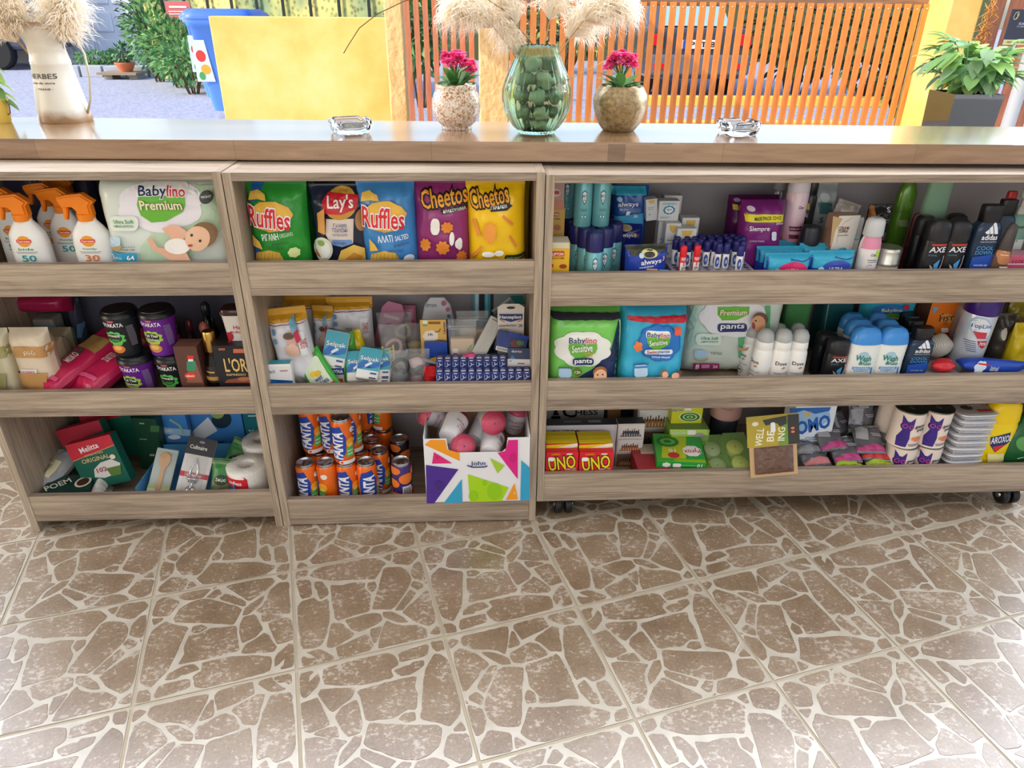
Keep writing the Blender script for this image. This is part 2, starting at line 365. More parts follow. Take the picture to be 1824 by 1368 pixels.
c = mixc(nt, .8, st.outputs[0], g.outputs[0], 'MULTIPLY'); nt.links.new(c, b.inputs['Base Color']); b.inputs['Roughness'].default_value = .22; b.inputs['Coat Weight'].default_value = 1; b.inputs['Coat Roughness'].default_value = .14; b.inputs['Coat IOR'].default_value = 1.7
ct.add([v.co.copy() for v in bm.verts], [[x.index for x in f.verts] for f in bm.faces], mt); bm.free()
tag(ct.build('counter_top'), 'long oak worktop running above all three shelf units', 'worktop')
# ---- three shelf units
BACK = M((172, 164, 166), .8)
def cabinet(name, label, x0, x1, zb, zs, top, lh, back=BACK, legs=True, depth=.345, y0=0):
    """zs: (underside, upper side) of each shelf board, lh: top of each lip"""
    r = empty(name, label, 'shelf unit', ((x0+x1)/2, y0, 0), group='oak shelf units under the counter'); cx = (x0+x1)/2; t = .018
    for a in (x0, x1-t):
        m = MB(); m.box(a-cx, a-cx+t, 0, depth, zb, top, WZ, .0008, fm={'t': WY, 's': WZ}); m.build('side_panel', r)
    m = MB(); m.box(x0-cx+t, x1-cx-t, .0005, depth, top-.0175, top-.0004, WX, .0006, fm={'f': WE}); m.build('top_panel', r)
    for (a, b2), l in zip(zs, lh):
        m = MB(); m.box(x0-cx+t, x1-cx-t, .0005, depth-.008, a, b2, WX, .0006, fm={'f': WE}); m.build('shelf_board', r)
        m = MB(); m.box(x0-cx+t, x1-cx-t, .002, .018, b2+.0003, l, WX, .0008, fm={'t': WE}); m.build('front_lip', r)
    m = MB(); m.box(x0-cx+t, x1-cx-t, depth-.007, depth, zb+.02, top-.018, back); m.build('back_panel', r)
    return r
ZL = (.656, .358, .050); ZC = (.654, .354, .023); ZR = (.624, .363, .085)
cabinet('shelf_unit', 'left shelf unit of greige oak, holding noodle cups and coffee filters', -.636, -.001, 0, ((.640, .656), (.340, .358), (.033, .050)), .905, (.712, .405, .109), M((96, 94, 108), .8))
cabinet('shelf_unit', 'middle shelf unit of greige oak, chip bags on top and drink cans below', .001, .6585, 0, ((.638, .654), (.336, .354), (.004, .023)), .903, (.713, .412, .083))
rc = cabinet('shelf_unit', 'wide right shelf unit of greige oak on casters', .6605, 2.03, .063, ((.607, .624), (.336, .363), (.063, .085)), .898, (.684, .416, .146))
for cxx, cyy in ((.735, .045), (1.965, .045), (.735, .29), (1.965, .29)):
    dx = cxx-1.34525
    m = MB(); m.box(dx-.028, dx+.028, cyy-.028, cyy+.028, .0585, .0628, M((150, 150, 152), .3, 1), .001)
    m.build('mounting_plate', rc); m = MB()
    m.loft([(.040, .012, .02, 3), (.052, .017, .024, 3), (.0585, .018, .025, 3)], M('1c1c1e', .4), 16, Matrix.Translation((dx, cyy, 0))); cs = m.build('caster', rc)
    for s in (-1, 1):
        m = MB(); Tm = Matrix.Translation((dx+s*.014, cyy-.006, .0262)) @ Matrix.Rotation(PI/2, 4, 'Y')
        m.lathe([(-.009, .018), (-.0085, .0235), (-.006, .0255), (.006, .0255), (.0085, .0235), (.009, .018)], M('141416', .45), 24, Tm)
        wl = m.build('wheel', cs); m = MB()
        m.lathe([(.0091, .009), (.012, .008), (.0125, .004)] if s > 0 else [(-.0125, .004), (-.012, .008), (-.0091, .009)], M((190, 190, 192), .25, 1), 16, Tm)
        m.build('axle_cap', cs)
# ================================================================ ON THE COUNTER
CZ = .948
def translucent(c, f=.45):
    mt = bpy.data.materials.new('translucent_'+str(c)); mt.use_nodes = True; nt = mt.node_tree; b = nt.nodes['Principled BSDF']; b.inputs['Base Color'].default_value = lin(c); b.inputs['Roughness'].default_value = .7
    t = nt.nodes.new('ShaderNodeBsdfTranslucent'); t.inputs[0].default_value = lin(c); x = nt.nodes.new('ShaderNodeMixShader'); x.inputs[0].default_value = f
    nt.links.new(b.outputs[0], x.inputs[1]); nt.links.new(t.outputs[0], x.inputs[2]); nt.links.new(x.outputs[0], nt.nodes['Material Output'].inputs[0]); return mt
def S(px, py, Y, depthY=None): """metres per photo pixel at a point"""; d = (onY(px, py, Y)-CAM).dot(FWD); return d/FPX
def leaf(mb, p, d, up, ln, wd, m, curl=.25, n=4):
    p = Vector(p); d = Vector(d).normalized(); sd = d.cross(Vector(up)); sd = sd.normalized() if sd.length > 1e-4 else Vector((1, 0, 0)); nn = sd.cross(d)
    v = []; 
    for i in range(n+1):
        t = i/n; c = p+d*(ln*t)+nn*(-curl*ln*t*t); w_ = wd*.5*sin(PI*min(1, .08+t*.92))**.7*(1-.15*t)
        v += [c-sd*w_+nn*w_*.25, c, c+sd*w_+nn*w_*.25]
    f = []
    for i in range(n): a = i*3; f += [[a, a+1, a+4, a+3], [a+1, a+2, a+5, a+4]]
    mb.add(v, f, m, True)
# enamel pitcher
b0 = onZ(118, 215, CZ); k = S(118, 215, b0.y)
jug = empty('enamel_pitcher', 'tall cream enamel pitcher with rusty base and dark lettering, on the counter', 'pitcher', (b0.x, b0.y, CZ))
EN = None
mt, nt, b, co = nodes('chipped_cream_enamel')
sx = nt.nodes.new('ShaderNodeSeparateXYZ'); nt.links.new(co.outputs['Object'], sx.inputs[0])
ad = nt.nodes.new('ShaderNodeMath'); ad.operation = 'MULTIPLY_ADD'; nt.links.new(noise_n(nt, co, 30, 4), ad.inputs[0]); ad.inputs[1].default_value = .035; nt.links.new(sx.outputs[2], ad.inputs[2])
g = ramp(nt, ad.outputs[0], [(.028, (150, 116, 80)), (.05, (216, 210, 196)), (.214, (216, 210, 196)), (.232, (158, 134, 104))]); nt.links.new(g.outputs[0], b.inputs['Base Color']); b.inputs['Roughness'].default_value = .35; EN = mt
jh = .205; JP = [(0, .0585, 0), (.004, .060, 0), (.04, .0545, 0), (.09, .0475, 0), (.126, .0425, 0), (.128, .0437, 0), (.131, .0425, 0), (.135, .0434, 0), (.138, .0418, 0), (.158, .0385, 0), (.160, .0395, 0), (.162, .0385, 0), (.180, .0425, -.002), (.200, .0500, -.006), (.216, .0570, -.012), (.217, .0575, -.012), (.2165, .056, -.012), (.18, .040, -.002), (.12, .038, 0), (.02, .05, 0)]
def jugsurf(u, v, e):
    for (z0, r0, d0), (z1, r1, d1) in zip(JP[:16], JP[1:16]):
        if z0 <= v <= z1: t = (v-z0)/(z1-z0); r = r0+(r1-r0)*t; dx = d0+(d1-d0)*t; break
    else: r, dx = .04, 0
    x = u; q = max(0, 1-((x-dx)/(r+e))**2)**.5; return (x, -(r+e)*q, v)
m = MB(); m.loft([(z, r, r, 2, dx, 0) for z, r, dx in JP], EN, 48, cap=False); m.add([(JP[0][1]*cos(2*PI*i/32), JP[0][1]*sin(2*PI*i/32), .002) for i in range(32)], [list(range(32))[::-1]], EN)
m.decals([('t', 'HERBE5', .44, .545, .56, .055, '4a4038'), ('t', 'joie de vivre', .44, .465, .46, .034, '4a4038'), ('t', '- TISANE -', .45, .40, .36, .022, '4a4038')], jugsurf, .12, .19)
m.build('jug_body', jug)
m = MB(); m.tube([(.037, 0, .160), (.040, -.004, .178), (.056, -.006, .190), (.074, -.006, .184), (.086, -.006, .150), (.085, -.006, .10), (.073, -.005, .05), (.058, -.004, .018)], .0028, M('c4bda8', .35, .6), 10); m.build('handle', jug)
def plume(mb, p0, p1, rad, m, n, seed, ln=.05, droop=.3, rr=.0006):
    """feathery pampas plume about the axis p0 -> p1: thin curved hairs"""
    R = random.Random(seed); p0, p1 = Vector(p0), Vector(p1); ax = (p1-p0)
    for _ in range(n):
        t = R.random()**.8; q = p0+ax*t; a = R.uniform(0, 2*PI)
        s1 = ax.cross(Vector((0, 1, .3))).normalized(); s2 = ax.cross(s1).normalized(); o = s1*cos(a)+s2*sin(a)
        rd = rad*(.35+1.2*sin(PI*min(1, t*.85+.12)))*R.uniform(.5, 1.15); L = ln*R.uniform(.6, 1.2)
        a0 = q+o*rd*.15; a1 = q+o*rd*.7+ax.normalized()*L*.45; a2 = q+o*rd+ax.normalized()*L*.8+Vector((R.uniform(-.3, .3)*rd, 0, -droop*L)); a3 = a2+o*L*.25+Vector((R.uniform(-.2, .2)*L, 0, -droop*L*.8))
        w_ = o.cross(ax).normalized()*rr*R.uniform(.8, 1.8)
        mb.add([a0-w_, a0+w_, a1-w_*1.2, a1+w_*1.2, a2-w_, a2+w_, a3], [[0, 1, 3, 2], [2, 3, 5, 4], [4, 5, 6]], m)
PA = M((232, 205, 176), .9); PB = M((214, 180, 144), .9); STEM = M((190, 152, 104), .8)
PA = translucent((255, 252, 244), .55); PB = translucent((255, 243, 224), .55)
def pampas(label, base, tip, f0, rad, n, seed, ln=.05, group=None, bend=(0, 0, 0), sr=.0022, droop=.3):
    base, tip, bend = Vector(base), Vector(tip), Vector(bend)
    r = empty('pampas_grass', label, 'dried grass', base, group=group); t = tip-base
    pt = lambda s: t*s+bend*(4*s*(1-s))
    m = MB(); m.tube([pt(i/10) for i in range(11)], [sr*(1-.06*i) for i in range(11)], STEM, 6); m.build('stem', r)
    m = MB(); N = 5
    for i in range(N):
        a, b_ = pt(f0+(1-f0)*i/N), pt(f0+(1-f0)*(i+1)/N)
        plume(m, a, b_, rad*(1.0 if i < 4 else .7), PA if i % 2 else PB, n//(2*N), seed+i, ln, droop); plume(m, a, b_, rad*.8, PB if i % 2 else PA, n//(2*N), seed+i+50, ln, droop)
    m.build('plume', r); return r
jb = Vector((b0.x, b0.y, CZ+.11))
for i, (dx, dy, dz, sd, wd) in enumerate([(-.105, -.015, .175, 1, 'leaning furthest left'), (-.03, -.05, .19, 2, 'in the middle, towards the room'), (.065, .0, .185, 3, 'leaning right over the handle'), (.03, .06, .2, 4, 'at the back'), (.098, -.02, .155, 5, 'drooping lowest on the right'), (-.085, -.04, .155, 6, 'drooping lowest on the left')]):
    pampas('fluffy cream pampas plume in the enamel pitcher, '+wd, jb+Vector((dx*.12-.008, dy*.12, 0)), jb+Vector((dx-.01, dy, dz)), .42, .036, 1500, sd*10, .045, 'pampas plumes in the enamel pitcher')
# ribbed green glass vase with stones and pampas
vb = onZ(955, 236, CZ); vs = S(955, 200, vb.y); H = onY(955, 80, vb.y).z-CZ
vase = empty('glass_vase', 'ribbed green glass vase filled with stones on the counter', 'vase', (vb.x, vb.y, CZ))
VP = [(0, .50), (.02, .53), (.08, .68), (.18, .84), (.3, .96), (.4, 1.0), (.5, .985), (.62, .91), (.74, .79), (.86, .66), (.94, .575), (.985, .53), (1, .525)]
def vr(t):
    for (a, r0), (b_, r1) in zip(VP, VP[1:]):
        if a <= t <= b_: s = (t-a)/(b_-a); return r0+(r1-r0)*s
    return .5
VR = 61*vs
GL = M((214, 240, 218), .03, tr=1, ior=1.22, name='green_glass')
m = MB(); nn = 168; zz = [i/26 for i in range(27)]; v = []
for t in zz:
    for i in range(nn): a = 2*PI*i/nn; r = VR*vr(t)*(1+.022*(1-abs(sin(a*14))*2)*1.0); v.append((r*cos(a), r*sin(a), t*H))
for t in zz[::-1][:-1]:
    for i in range(nn): a = 2*PI*i/nn; r = VR*vr(t)-.0032; v.append((r*cos(a), r*sin(a), max(t*H, .008)))
nr = len(v)//nn; f = [[j*nn+i, j*nn+(i+1) % nn, (j+1)*nn+(i+1) % nn, (j+1)*nn+i] for j in range(nr-1) for i in range(nn)]
m.add(v, f, GL, True); m.add(v[:nn], [list(range(nn))[::-1]], GL); m.add(v[-nn:], [list(range(nn))], GL); m.build('glass_body', vase)
R = random.Random(5); PEB = [M(c, .7, bump=.4, bs=70) for c in ((150, 154, 138), (130, 136, 118), (170, 170, 154), (110, 118, 100))]
spots = []
for lz, rr_, cnt, sz in ((.020, .020, 3, .0165), (.046, .034, 5, .019), (.046, 0, 1, .015), (.080, .041, 6, .0205), (.078, 0, 1, .018), (.114, .038, 5, .021), (.113, 0, 1, .015), (.146, .028, 4, .019), (.172, .012, 2, .016)):
    for i in range(cnt):
        if lz > H-.03: continue
        a = 2*PI*(i+.37*lz*50)/cnt; spots.append((rr_*cos(a), rr_*sin(a), lz, sz))
where = {.020: 'on the bottom', .046: 'in the lowest ring', .080: 'at the widest part', .078: 'in the core of the widest part', .114: 'above the middle', .113: 'in the core above the middle', .146: 'near the top of the fill', .172: 'on top of the fill'}
for i, (x, y, z, sz) in enumerate(spots):
    m = MB(); m.ico((0, 0, 0), sz, PEB[i % 4], 3, (1.05, .88, .74), .45, i)
    o = m.build('stone', None, (vb.x+x, vb.y+y, CZ+z), (R.uniform(-.4, .4), R.uniform(-.4, .4), R.uniform(0, 3)))
    tag(o, 'rounded grey stone inside the green vase, '+where.get(z, 'in the fill'), 'stone', 'stones in the green glass vase')
top = Vector((vb.x, vb.y, CZ+H))
for i, (px, py, tx, ty, yo, f0, rd, n, wd, bx) in enumerate([
    (938, 120, 815, 8, -.02, .50, .034, 1800, 'arching left over the speckled pot', .03), (975, 120, 1105, -2, -.02, .50, .040, 2200, 'arching right over the golden pot', .035),
    (952, 110, 880, -60, .03, .45, .036, 1600, 'standing up left of the middle', 0), (960, 110, 1000, -60, .04, .5, .032, 1400, 'standing up right of the middle', 0), (966, 120, 1050, 20, .05, .52, .03, 1100, 'behind the right plume', .01), (945, 120, 900, 42, .0, .40, .024, 1100, 'drooping short on the left', 0)]):
    bs_ = onY(px, py, vb.y); tp_ = onY(tx, ty, vb.y+yo)
    pampas('beige pampas plume in the green vase, '+wd, (bs_.x, bs_.y, bs_.z-.02), tp_, f0, rd, n, 200+i*20, .05, 'pampas plumes in the green vase', (0, 0, bx), .0016+.0004*(i % 2))
m = MB(); a = [onY(*p, vb.y) for p in ((958, 90), (900, 20), (840, -20), (780, -12), (720, 2), (672, 25), (640, 50), (622, 78), (612, 95))]
m.tube(a, .0011, M((120, 88, 44), .7), 6); tag(m.build('dry_stem'), 'long thin bare stem arching far left from the green vase', 'dried grass')
m = MB(); m.tube([onY(*p, vb.y-.01) for p in ((965, 165), (1000, 148), (1040, 128), (1078, 108))], .001, M((200, 176, 110), .7), 6); tag(m.build('dry_stem'), 'short bare straw crossing behind the golden pot from the green vase', 'dried grass')
# flower pots
PK = [translucent(c, .35) for c in ((248, 84, 156), (255, 130, 186), (232, 56, 132))]; LF = [translucent(c, .3) for c in ((70, 120, 56), (98, 150, 74), (128, 168, 112))]
def kalanchoe(label, px0, px1, ytop, ybase, prof, mat, open_r, flx, fly, seed):
    c = onZ((px0+px1)/2, ybase-7, CZ); s = S((px0+px1)/2, ybase-30, c.y); R_ = (px1-px0)/2*s; h = onY((px0+px1)/2, ytop, c.y).z-CZ
    r = empty('flowering_plant', label, 'potted plant', (c.x, c.y, CZ)); q = random.Random(seed)
    m = MB(); m.lathe([(z*h, rr*R_) for z, rr in prof]+[(h*.93, open_r*R_*.9)], mat, 44, cap=False); m.add([(prof[0][1]*R_*cos(2*PI*i/32), prof[0][1]*R_*sin(2*PI*i/32), .001) for i in range(32)], [list(range(32))[::-1]], mat); m.build('pot', r)
    m = MB(); m.lathe([(h*.88, .001), (h*.88, open_r*R_*.91)], M('3a2c20', .95, bump=.6, bs=200), 24, cap=False); m.build('soil', r)
    m = MB()
    for i in range(16):
        a = q.uniform(0, 2*PI); t = q.uniform(.2, 1.1); p = (.010*cos(a), .010*sin(a), h*.88+q.uniform(0, .012)); leaf(m, p, (cos(a), sin(a), t*1.5), (0, 0, 1), q.uniform(.04, .062), q.uniform(.022, .032), LF[i % 3], .35)
    m.build('foliage', r)
    for i in range(15):
        a = 2*PI*i/15+q.uniform(-.3, .3); d = q.uniform(.2, 1); e = Vector((flx*d*cos(a), flx*d*sin(a)*.8, h+fly*(1-.35*d*d)*q.uniform(.85, 1.05)))
        m = MB(); m.tube([(0, 0, h*.88), (e.x*.35, e.y*.35, h+fly*.4), e], .0011, LF[1], 5); st_ = m.build('flower_stem', r)
        m = MB()
        for j in range(11):
            cc = e+Vector((q.uniform(-.011, .011), q.uniform(-.011, .011), q.uniform(-.008, .010))); pm = PK[q.randrange(3)]
            for k_ in range(8): b_ = 2*PI*k_/8+j; leaf(m, cc, (cos(b_), sin(b_), .5 if k_ % 2 else -.4), (0, 0, 1), .0095, .0075, pm, .2, 2)
        m.build('blossom_cluster', st_)
    return r
mt, nt, b, co = nodes('brown_speckled_glaze'); g = ramp(nt, noise_n(nt, co, 170, 3, .6, None, 1.5), [(.50, (222, 212, 196)), (.56, (170, 110, 66))]); nt.links.new(g.outputs[0], b.inputs['Base Color']); b.inputs['Roughness'].default_value = .12; SPK = mt
kalanchoe('pink flowering plant in a round speckled white and brown pot', 771, 857, 149, 236, [(0, .6), (.03, .64), (.07, .62), (.09, .64), (.2, .84), (.35, .96), (.5, 1), (.65, .98), (.8, .9), (.88, .82), (.90, .83), (.97, .82), (1, .80)], SPK, .80, .038, .062, 3)
mt, nt, b, co = nodes('gold_crackle_glaze'); g = ramp(nt, noise_n(nt, co, 120, 5, .7), [(.35, (122, 102, 72)), (.6, (170, 148, 108))]); nt.links.new(g.outputs[0], b.inputs['Base Color']); b.inputs['Roughness'].default_value = .35; b.inputs['Metallic'].default_value = .35
bp = nt.nodes.new('ShaderNodeBump'); bp.inputs['Strength'].default_value = .4; bp.inputs['Distance'].default_value = .001; nt.links.new(noise_n(nt, co, 150, 4), bp.inputs['Height']); nt.links.new(bp.outputs[0], b.inputs['Normal'])
kalanchoe('pink flowering plant in a tapered gold brown glazed pot', 1053, 1149, 152, 239, [(0, .55), (.02, .6), (.15, .76), (.3, .88), (.5, .97), (.66, 1), (.8, .97), (.92, .86), (.98, .79), (1, .77)], mt, .76, .040, .064, 8)
# glass ashtrays
CG = M((236, 246, 252), .02, tr=1, ior=1.5, name='clear_glass')
def ashtray(label, px, py, wpx, rot):
    c = onZ(px, py, CZ); s = S(px, py, c.y)*wpx/2
    m = MB(); n = 64; rows = []
    for z, r0, oo in ((0, .80, 1), (.006, .90, 1), (.018, .97, 1), (.030, 1, 1), (.030, .84, 1), (.022, .78, 1), (.012, .66, 1), (.009, .3, 0), (.009, .02, 0)):
        for i in range(n):
            a = 2*PI*i/n; sq = 1/(abs(cos(a))**4+abs(sin(a))**4)**.25; notch = max(0, 1-((a-PI/4) % (PI/2)-0 if False else abs(((a) % (PI/2))-PI/4))/.16)
            zz_ = z-(.010*min(1, notch*1.6) if z > .02 else 0); rr = r0*s*(sq*.86 if oo else 1); rows.append((rr*cos(a), rr*sin(a), zz_))
    k_ = len(rows)//n; m.add(rows, [[j*n+i, j*n+(i+1) % n, (j+1)*n+(i+1) % n, (j+1)*n+i] for j in range(k_-1) for i in range(n)]+[list(range(n))[::-1], [(k_-1)*n+i for i in range(n)]], CG, True)
    o = m.build('ashtray', None, (c.x, c.y, CZ+.0002), (0, 0, rot)); tag(o, label, 'ashtray'); return o
ashtray('square clear glass ashtray on the counter in front of the yellow wall', 625, 236, 84, .35)
ashtray('square clear glass ashtray on the counter right of the golden pot', 1313, 239, 78, .2)
# ================================================================ OUTSIDE
gm, nt, b, co = nodes('pale_gravel')
g = ramp(nt, noise_n(nt, co, 26, 6, .75), [(.3, (120, 124, 146)), (.5, (172, 176, 198)), (.7, (206, 208, 226))]); pch = ramp(nt, noise_n(nt, co, .5, 3, .5, (.25, 1.2, 1)), [(.55, (0, 0, 0)), (.62, (255, 255, 255))])  # gravel coloured bluish to stand in for open shade
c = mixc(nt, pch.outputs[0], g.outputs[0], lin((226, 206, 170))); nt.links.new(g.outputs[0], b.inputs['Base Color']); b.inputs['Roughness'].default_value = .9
bp = nt.nodes.new('ShaderNodeBump'); bp.inputs['Strength'].default_value = .6; bp.inputs['Distance'].default_value = .02; nt.links.new(noise_n(nt, co, 22, 5, .8), bp.inputs['Height']); nt.links.new(bp.outputs[0], b.inputs['Normal'])
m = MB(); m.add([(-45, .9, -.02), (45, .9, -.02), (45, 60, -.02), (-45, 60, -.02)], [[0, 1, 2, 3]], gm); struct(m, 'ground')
ym, nt, b, co = nodes('yellow_limewash'); g = ramp(nt, noise_n(nt, co, 2.2, 5, .6), [(.3, (228, 184, 92)), (.5, (238, 202, 116)), (.7, (242, 210, 138))]); nt.links.new(g.outputs[0], b.inputs['Base Color']); b.inputs['Roughness'].default_value = .85
cm, nt, b, co = nodes('cream_rough_render'); g = ramp(nt, noise_n(nt, co, 14, 4, .6, (1, 1, .25)), [(.3, (214, 172, 108)), (.6, (240, 206, 144))]); nt.links.new(g.outputs[0], b.inputs['Base Color']); b.inputs['Roughness'].default_value = .9
bp = nt.nodes.new('ShaderNodeBump'); bp.inputs['Strength'].default_value = .7; bp.inputs['Distance'].default_value = .02; nt.links.new(noise_n(nt, co, 20, 4), bp.inputs['Height']); nt.links.new(bp.outputs[0], b.inputs['Normal'])
def wbox(nm, pxa, pxb, py, Y, ytop, mat, d=.22, z1=None, bev=.01):
    a, b_ = onY(pxa, py, Y).x, onY(pxb, py, Y).x; z = z1 or onY((pxa+pxb)/2, ytop, Y).z; m = MB(); m.box(a, b_, Y, Y+d, -.02, z, mat, bev); return m
o = wbox('w', 386, 694, 120, 6.6, 30, ym, .25).build('garden_wall'); tag(o, 'low bright yellow rendered wall beyond the counter', 'wall')
def pillar(label, pxa, pxb, Y, d, mat): o = wbox('p', pxa, pxb, 110, Y, 0, mat, d, 2.4, .012).build('pillar'); tag(o, label, 'pillar')
pillar('cream rendered pillar at the right end of the low yellow wall', 690, 721, 5.9, .3, cm)
pillar('cream rendered pillar behind the green glass vase', 853, 907, 5.35, .3, cm)
pillar('broad yellow pillar at the right end of the slatted gate', 1668, 1722, 4.7, .42, ym)
SL = [wood('orange_stained_slat', [(.3, (226, 122, 50)), (.6, (246, 152, 70)), (.8, (234, 134, 58))], 'z', .5, .5), wood('brown_or_shaded_slat', [(.3, (176, 100, 66)), (.6, (204, 126, 86))], 'z', .5, .5)]  # browner tone puts the narrow gate's shade into its slat colour
RAIL = wood('weathered_rail', [(.3, (130, 96, 72)), (.7, (176, 140, 108))], 'x', .6)
def gate(label, pa, pb, py, Y, sp, wd, ztop, mat, screws=True):
    xa, xb = onY(pa, py, Y).x, onY(pb, py, Y).x; r = empty('slatted_gate', label, 'gate', ((xa+xb)/2, Y, 0)); x0 = (xa+xb)/2
    for z in (ztop+.02, .12): m = MB(); m.box(xa-x0, xb-x0, .022, .07, z-.03, z+.05, RAIL, .003); m.build('rail', r)
    m = MB(); m.box(0, wd, 0, .02, .03, ztop+.02, mat, .002); sv = (m.v, m.f)
    if screws: m.ico((wd/2, -.001, ztop-.015), .008, M('d8d4cc', .3, .6), 1, (1, .4, 1))
    first = m.build('slat', r, (xa-x0, 0, 0)); i = 1
    while xa+i*sp < xb-wd: c = first.copy(); COL.objects.link(c); c.parent = r; c.location = (xa-x0+i*sp, random.uniform(-.001, .001), random.uniform(-.004, .004)); i += 1
    return r
zt1 = onY(1400, 10, 5.0).z; sp1 = (onY(1663, 14, 5).x-onY(1369, 14, 5).x)/17
gate('long wooden gate of upright orange slats on the right', 909, 1672, 40, 5.0, sp1, sp1*.62, zt1, SL[0])
gate('narrow wooden gate of reddish slats between the two cream pillars', 722, 850, 60, 5.55, sp1*.98, sp1*.58, onY(780, -30, 5.5).z, SL[1], False)
gate('reddish slat fence right of the broad yellow pillar', 1752, 1900, 60, 4.95, .16, .12, 1.5, SL[1], False)
# unseen roof panels added to shade the nearer slats and cut floor glare
m = MB(); m.box(-1.5, .12, .9, 4.5, 2.42, 2.5, RAIL); m.box(.12, 2.1, .9, 3.0, 2.42, 2.5, RAIL); m.build('added_shade_roof')['kind'] = 'structure'
def foliage(name, label, cat, c, rad, n, ls, mats, seed, stem=None, group=None, flat=.5, kind=None):
    q = random.Random(seed); r = empty(name, label, cat, (c[0], c[1], -.02 if stem is None else stem), group=group); z0 = r.location.z; m = MB()
    for i in range(n):
        while True:
            p = Vector((q.uniform(-1, 1), q.uniform(-1, 1), q.uniform(-1, 1)))
            if .25 < p.length < 1: break
        d = p.normalized()+Vector((q.uniform(-.6, .6), q.uniform(-.6, .6), q.uniform(-.5, .7)))
        leaf(m, (p.x*rad[0], p.y*rad[1], c[2]-z0+p.z*rad[2]), d, (q.uniform(-1, 1), q.uniform(-1, 1), 1), ls*q.uniform(.7, 1.3), ls*flat*q.uniform(.7, 1.2), mats[q.randrange(len(mats))], .3, 2)
    m.build('foliage', r); m = MB()
    for i in range(6): a = i*1.05; m.tube([(.15*rad[0]*cos(a), .15*rad[1]*sin(a), 0), (.5*rad[0]*cos(a), .5*rad[1]*sin(a), c[2]-z0)], rad[0]*.03+.002, M('6a5236', .9), 5)
    m.build('branches', r); return r
G1 = [translucent(c, .35) for c in ((84, 140, 84), (112, 166, 100), (64, 110, 66), (146, 190, 120))]; G2 = [M(c, .8) for c in ((34, 58, 30), (48, 74, 36), (26, 44, 24), (84, 92, 46))]; G3 = [M(c, .6) for c in ((84, 130, 96), (130, 170, 130), (60, 104, 70))]
def at(px, py, Y): return onY(px, py, Y)
for i, (px, py, Y, rx, rz, n, lab) in enumerate([(268, 60, 12.6, .42, .62, 700, 'tall bright green shrub right of the garage door'), (310, 85, 11.6, .5, .45, 700, 'green shrub in front of the black railings'), (335, 112, 10.6, .45, .28, 450, 'low straggly shrub beside the blue bin'), (258, 20, 14.8, .5, .7, 500, 'dark tree behind the garage corner')]):
    c = at(px, py, Y); foliage('shrub', lab, 'shrub', c, (rx, rx, rz), n, .11, G1 if i < 3 else G2, 40+i)
# garage
GX0, GX1, GY = at(85, 60, 17).x, at(250, 60, 17).x, 17; GD = M((240, 240, 244), .6)
gr = empty('garage_door', 'pale grey panelled garage door across the gravel yard', 'garage door', ((GX0+GX1)/2, GY, 0)); hw = (GX1-GX0)/2
m = MB(); m.box(-hw, hw, 0, .06, -.02, 2.3, GD)
for i in range(4):
    for j in range(4):
        a = -hw+hw*2*(i+.08)/4; m.box(a, a+hw*2*.84/4, -.05, 0, .08+j*.56, .5+j*.56, GD, .03)
m.build('door_leaf', gr); m = MB(); m.box(-hw-.14, -hw, -.03, .1, -.02, 2.4, M('8a7a74', .7)); m.build('door_frame', gr); m = MB(); m.box(hw, hw+.14, -.03, .1, -.02, 2.4, M('8a7a74', .7)); m.build('door_frame', gr)
m = MB(); m.box(GX0-8, GX0-.15, GY+.12, GY+.3, -.02, 3, M((190, 190, 196), .8)); m.box(GX1+.15, GX1+2.2, GY+.12, GY+.2, -.02, 3, M((70, 84, 66), .8)); tag(m.build('outbuilding'), 'dull outbuilding wall around the garage door', 'building')
# planting bench with pots in front of the garage
c = at(200, 98, 13.6); gbx = c.x
m = MB(); 
for i in range(5): m.box(gbx-1.0+i*.42, gbx-.62+i*.42, 13.45, 13.8, -.02, .17, M((176, 180, 190), .8), .01)
o = m.build('stone_edging'); tag(o, 'row of pale blocks edging the planted bed by the garage', 'edging')
for i, (px, n, rx, gg, lab) in enumerate([(150, 500, .55, G1, 'low green plants left in the bed by the garage'), (188, 300, .4, G1, 'low green plants in the middle of the bed by the garage'), (245, 200, .25, G3, 'grey green plant right in the bed by the garage')]):
    c = at(px, 92, 13.8); foliage('bedding_plant', lab, 'plant', (c.x, 14.2, .26), (rx*.72, .25, .13), n, .07, gg, 60+i)
m = MB(); c = at(205, 108, 13.2); m.box(c.x-.25, c.x+.45, 12.9, 13.4, .06, .10, M('9a8a74', .8)); m.box(c.x-.2, c.x-.05, 13.05, 13.4, -.02, .06, M('a8a29a', .8)); m.box(c.x+.25, c.x+.4, 13.05, 13.4, -.02, .06, M('a8a29a', .8)); tag(m.build('plant_bench'), 'low plank bench on two blocks by the garage', 'bench')
c = at(224, 100, 13.25)
pr = foliage('potted_herb', 'bushy grey green herb in a terracotta bowl by the garage', 'potted plant', (c.x, 13.15, .42), (.17, .17, .15), 260, .08, G3, 70, stem=.10)
m = MB(); m.lathe([(0, .10), (.02, .11), (.13, .17), (.16, .18), (.16, .16), (.1, .13)], M((206, 116, 78), .8), 24); m.build('pot', pr)
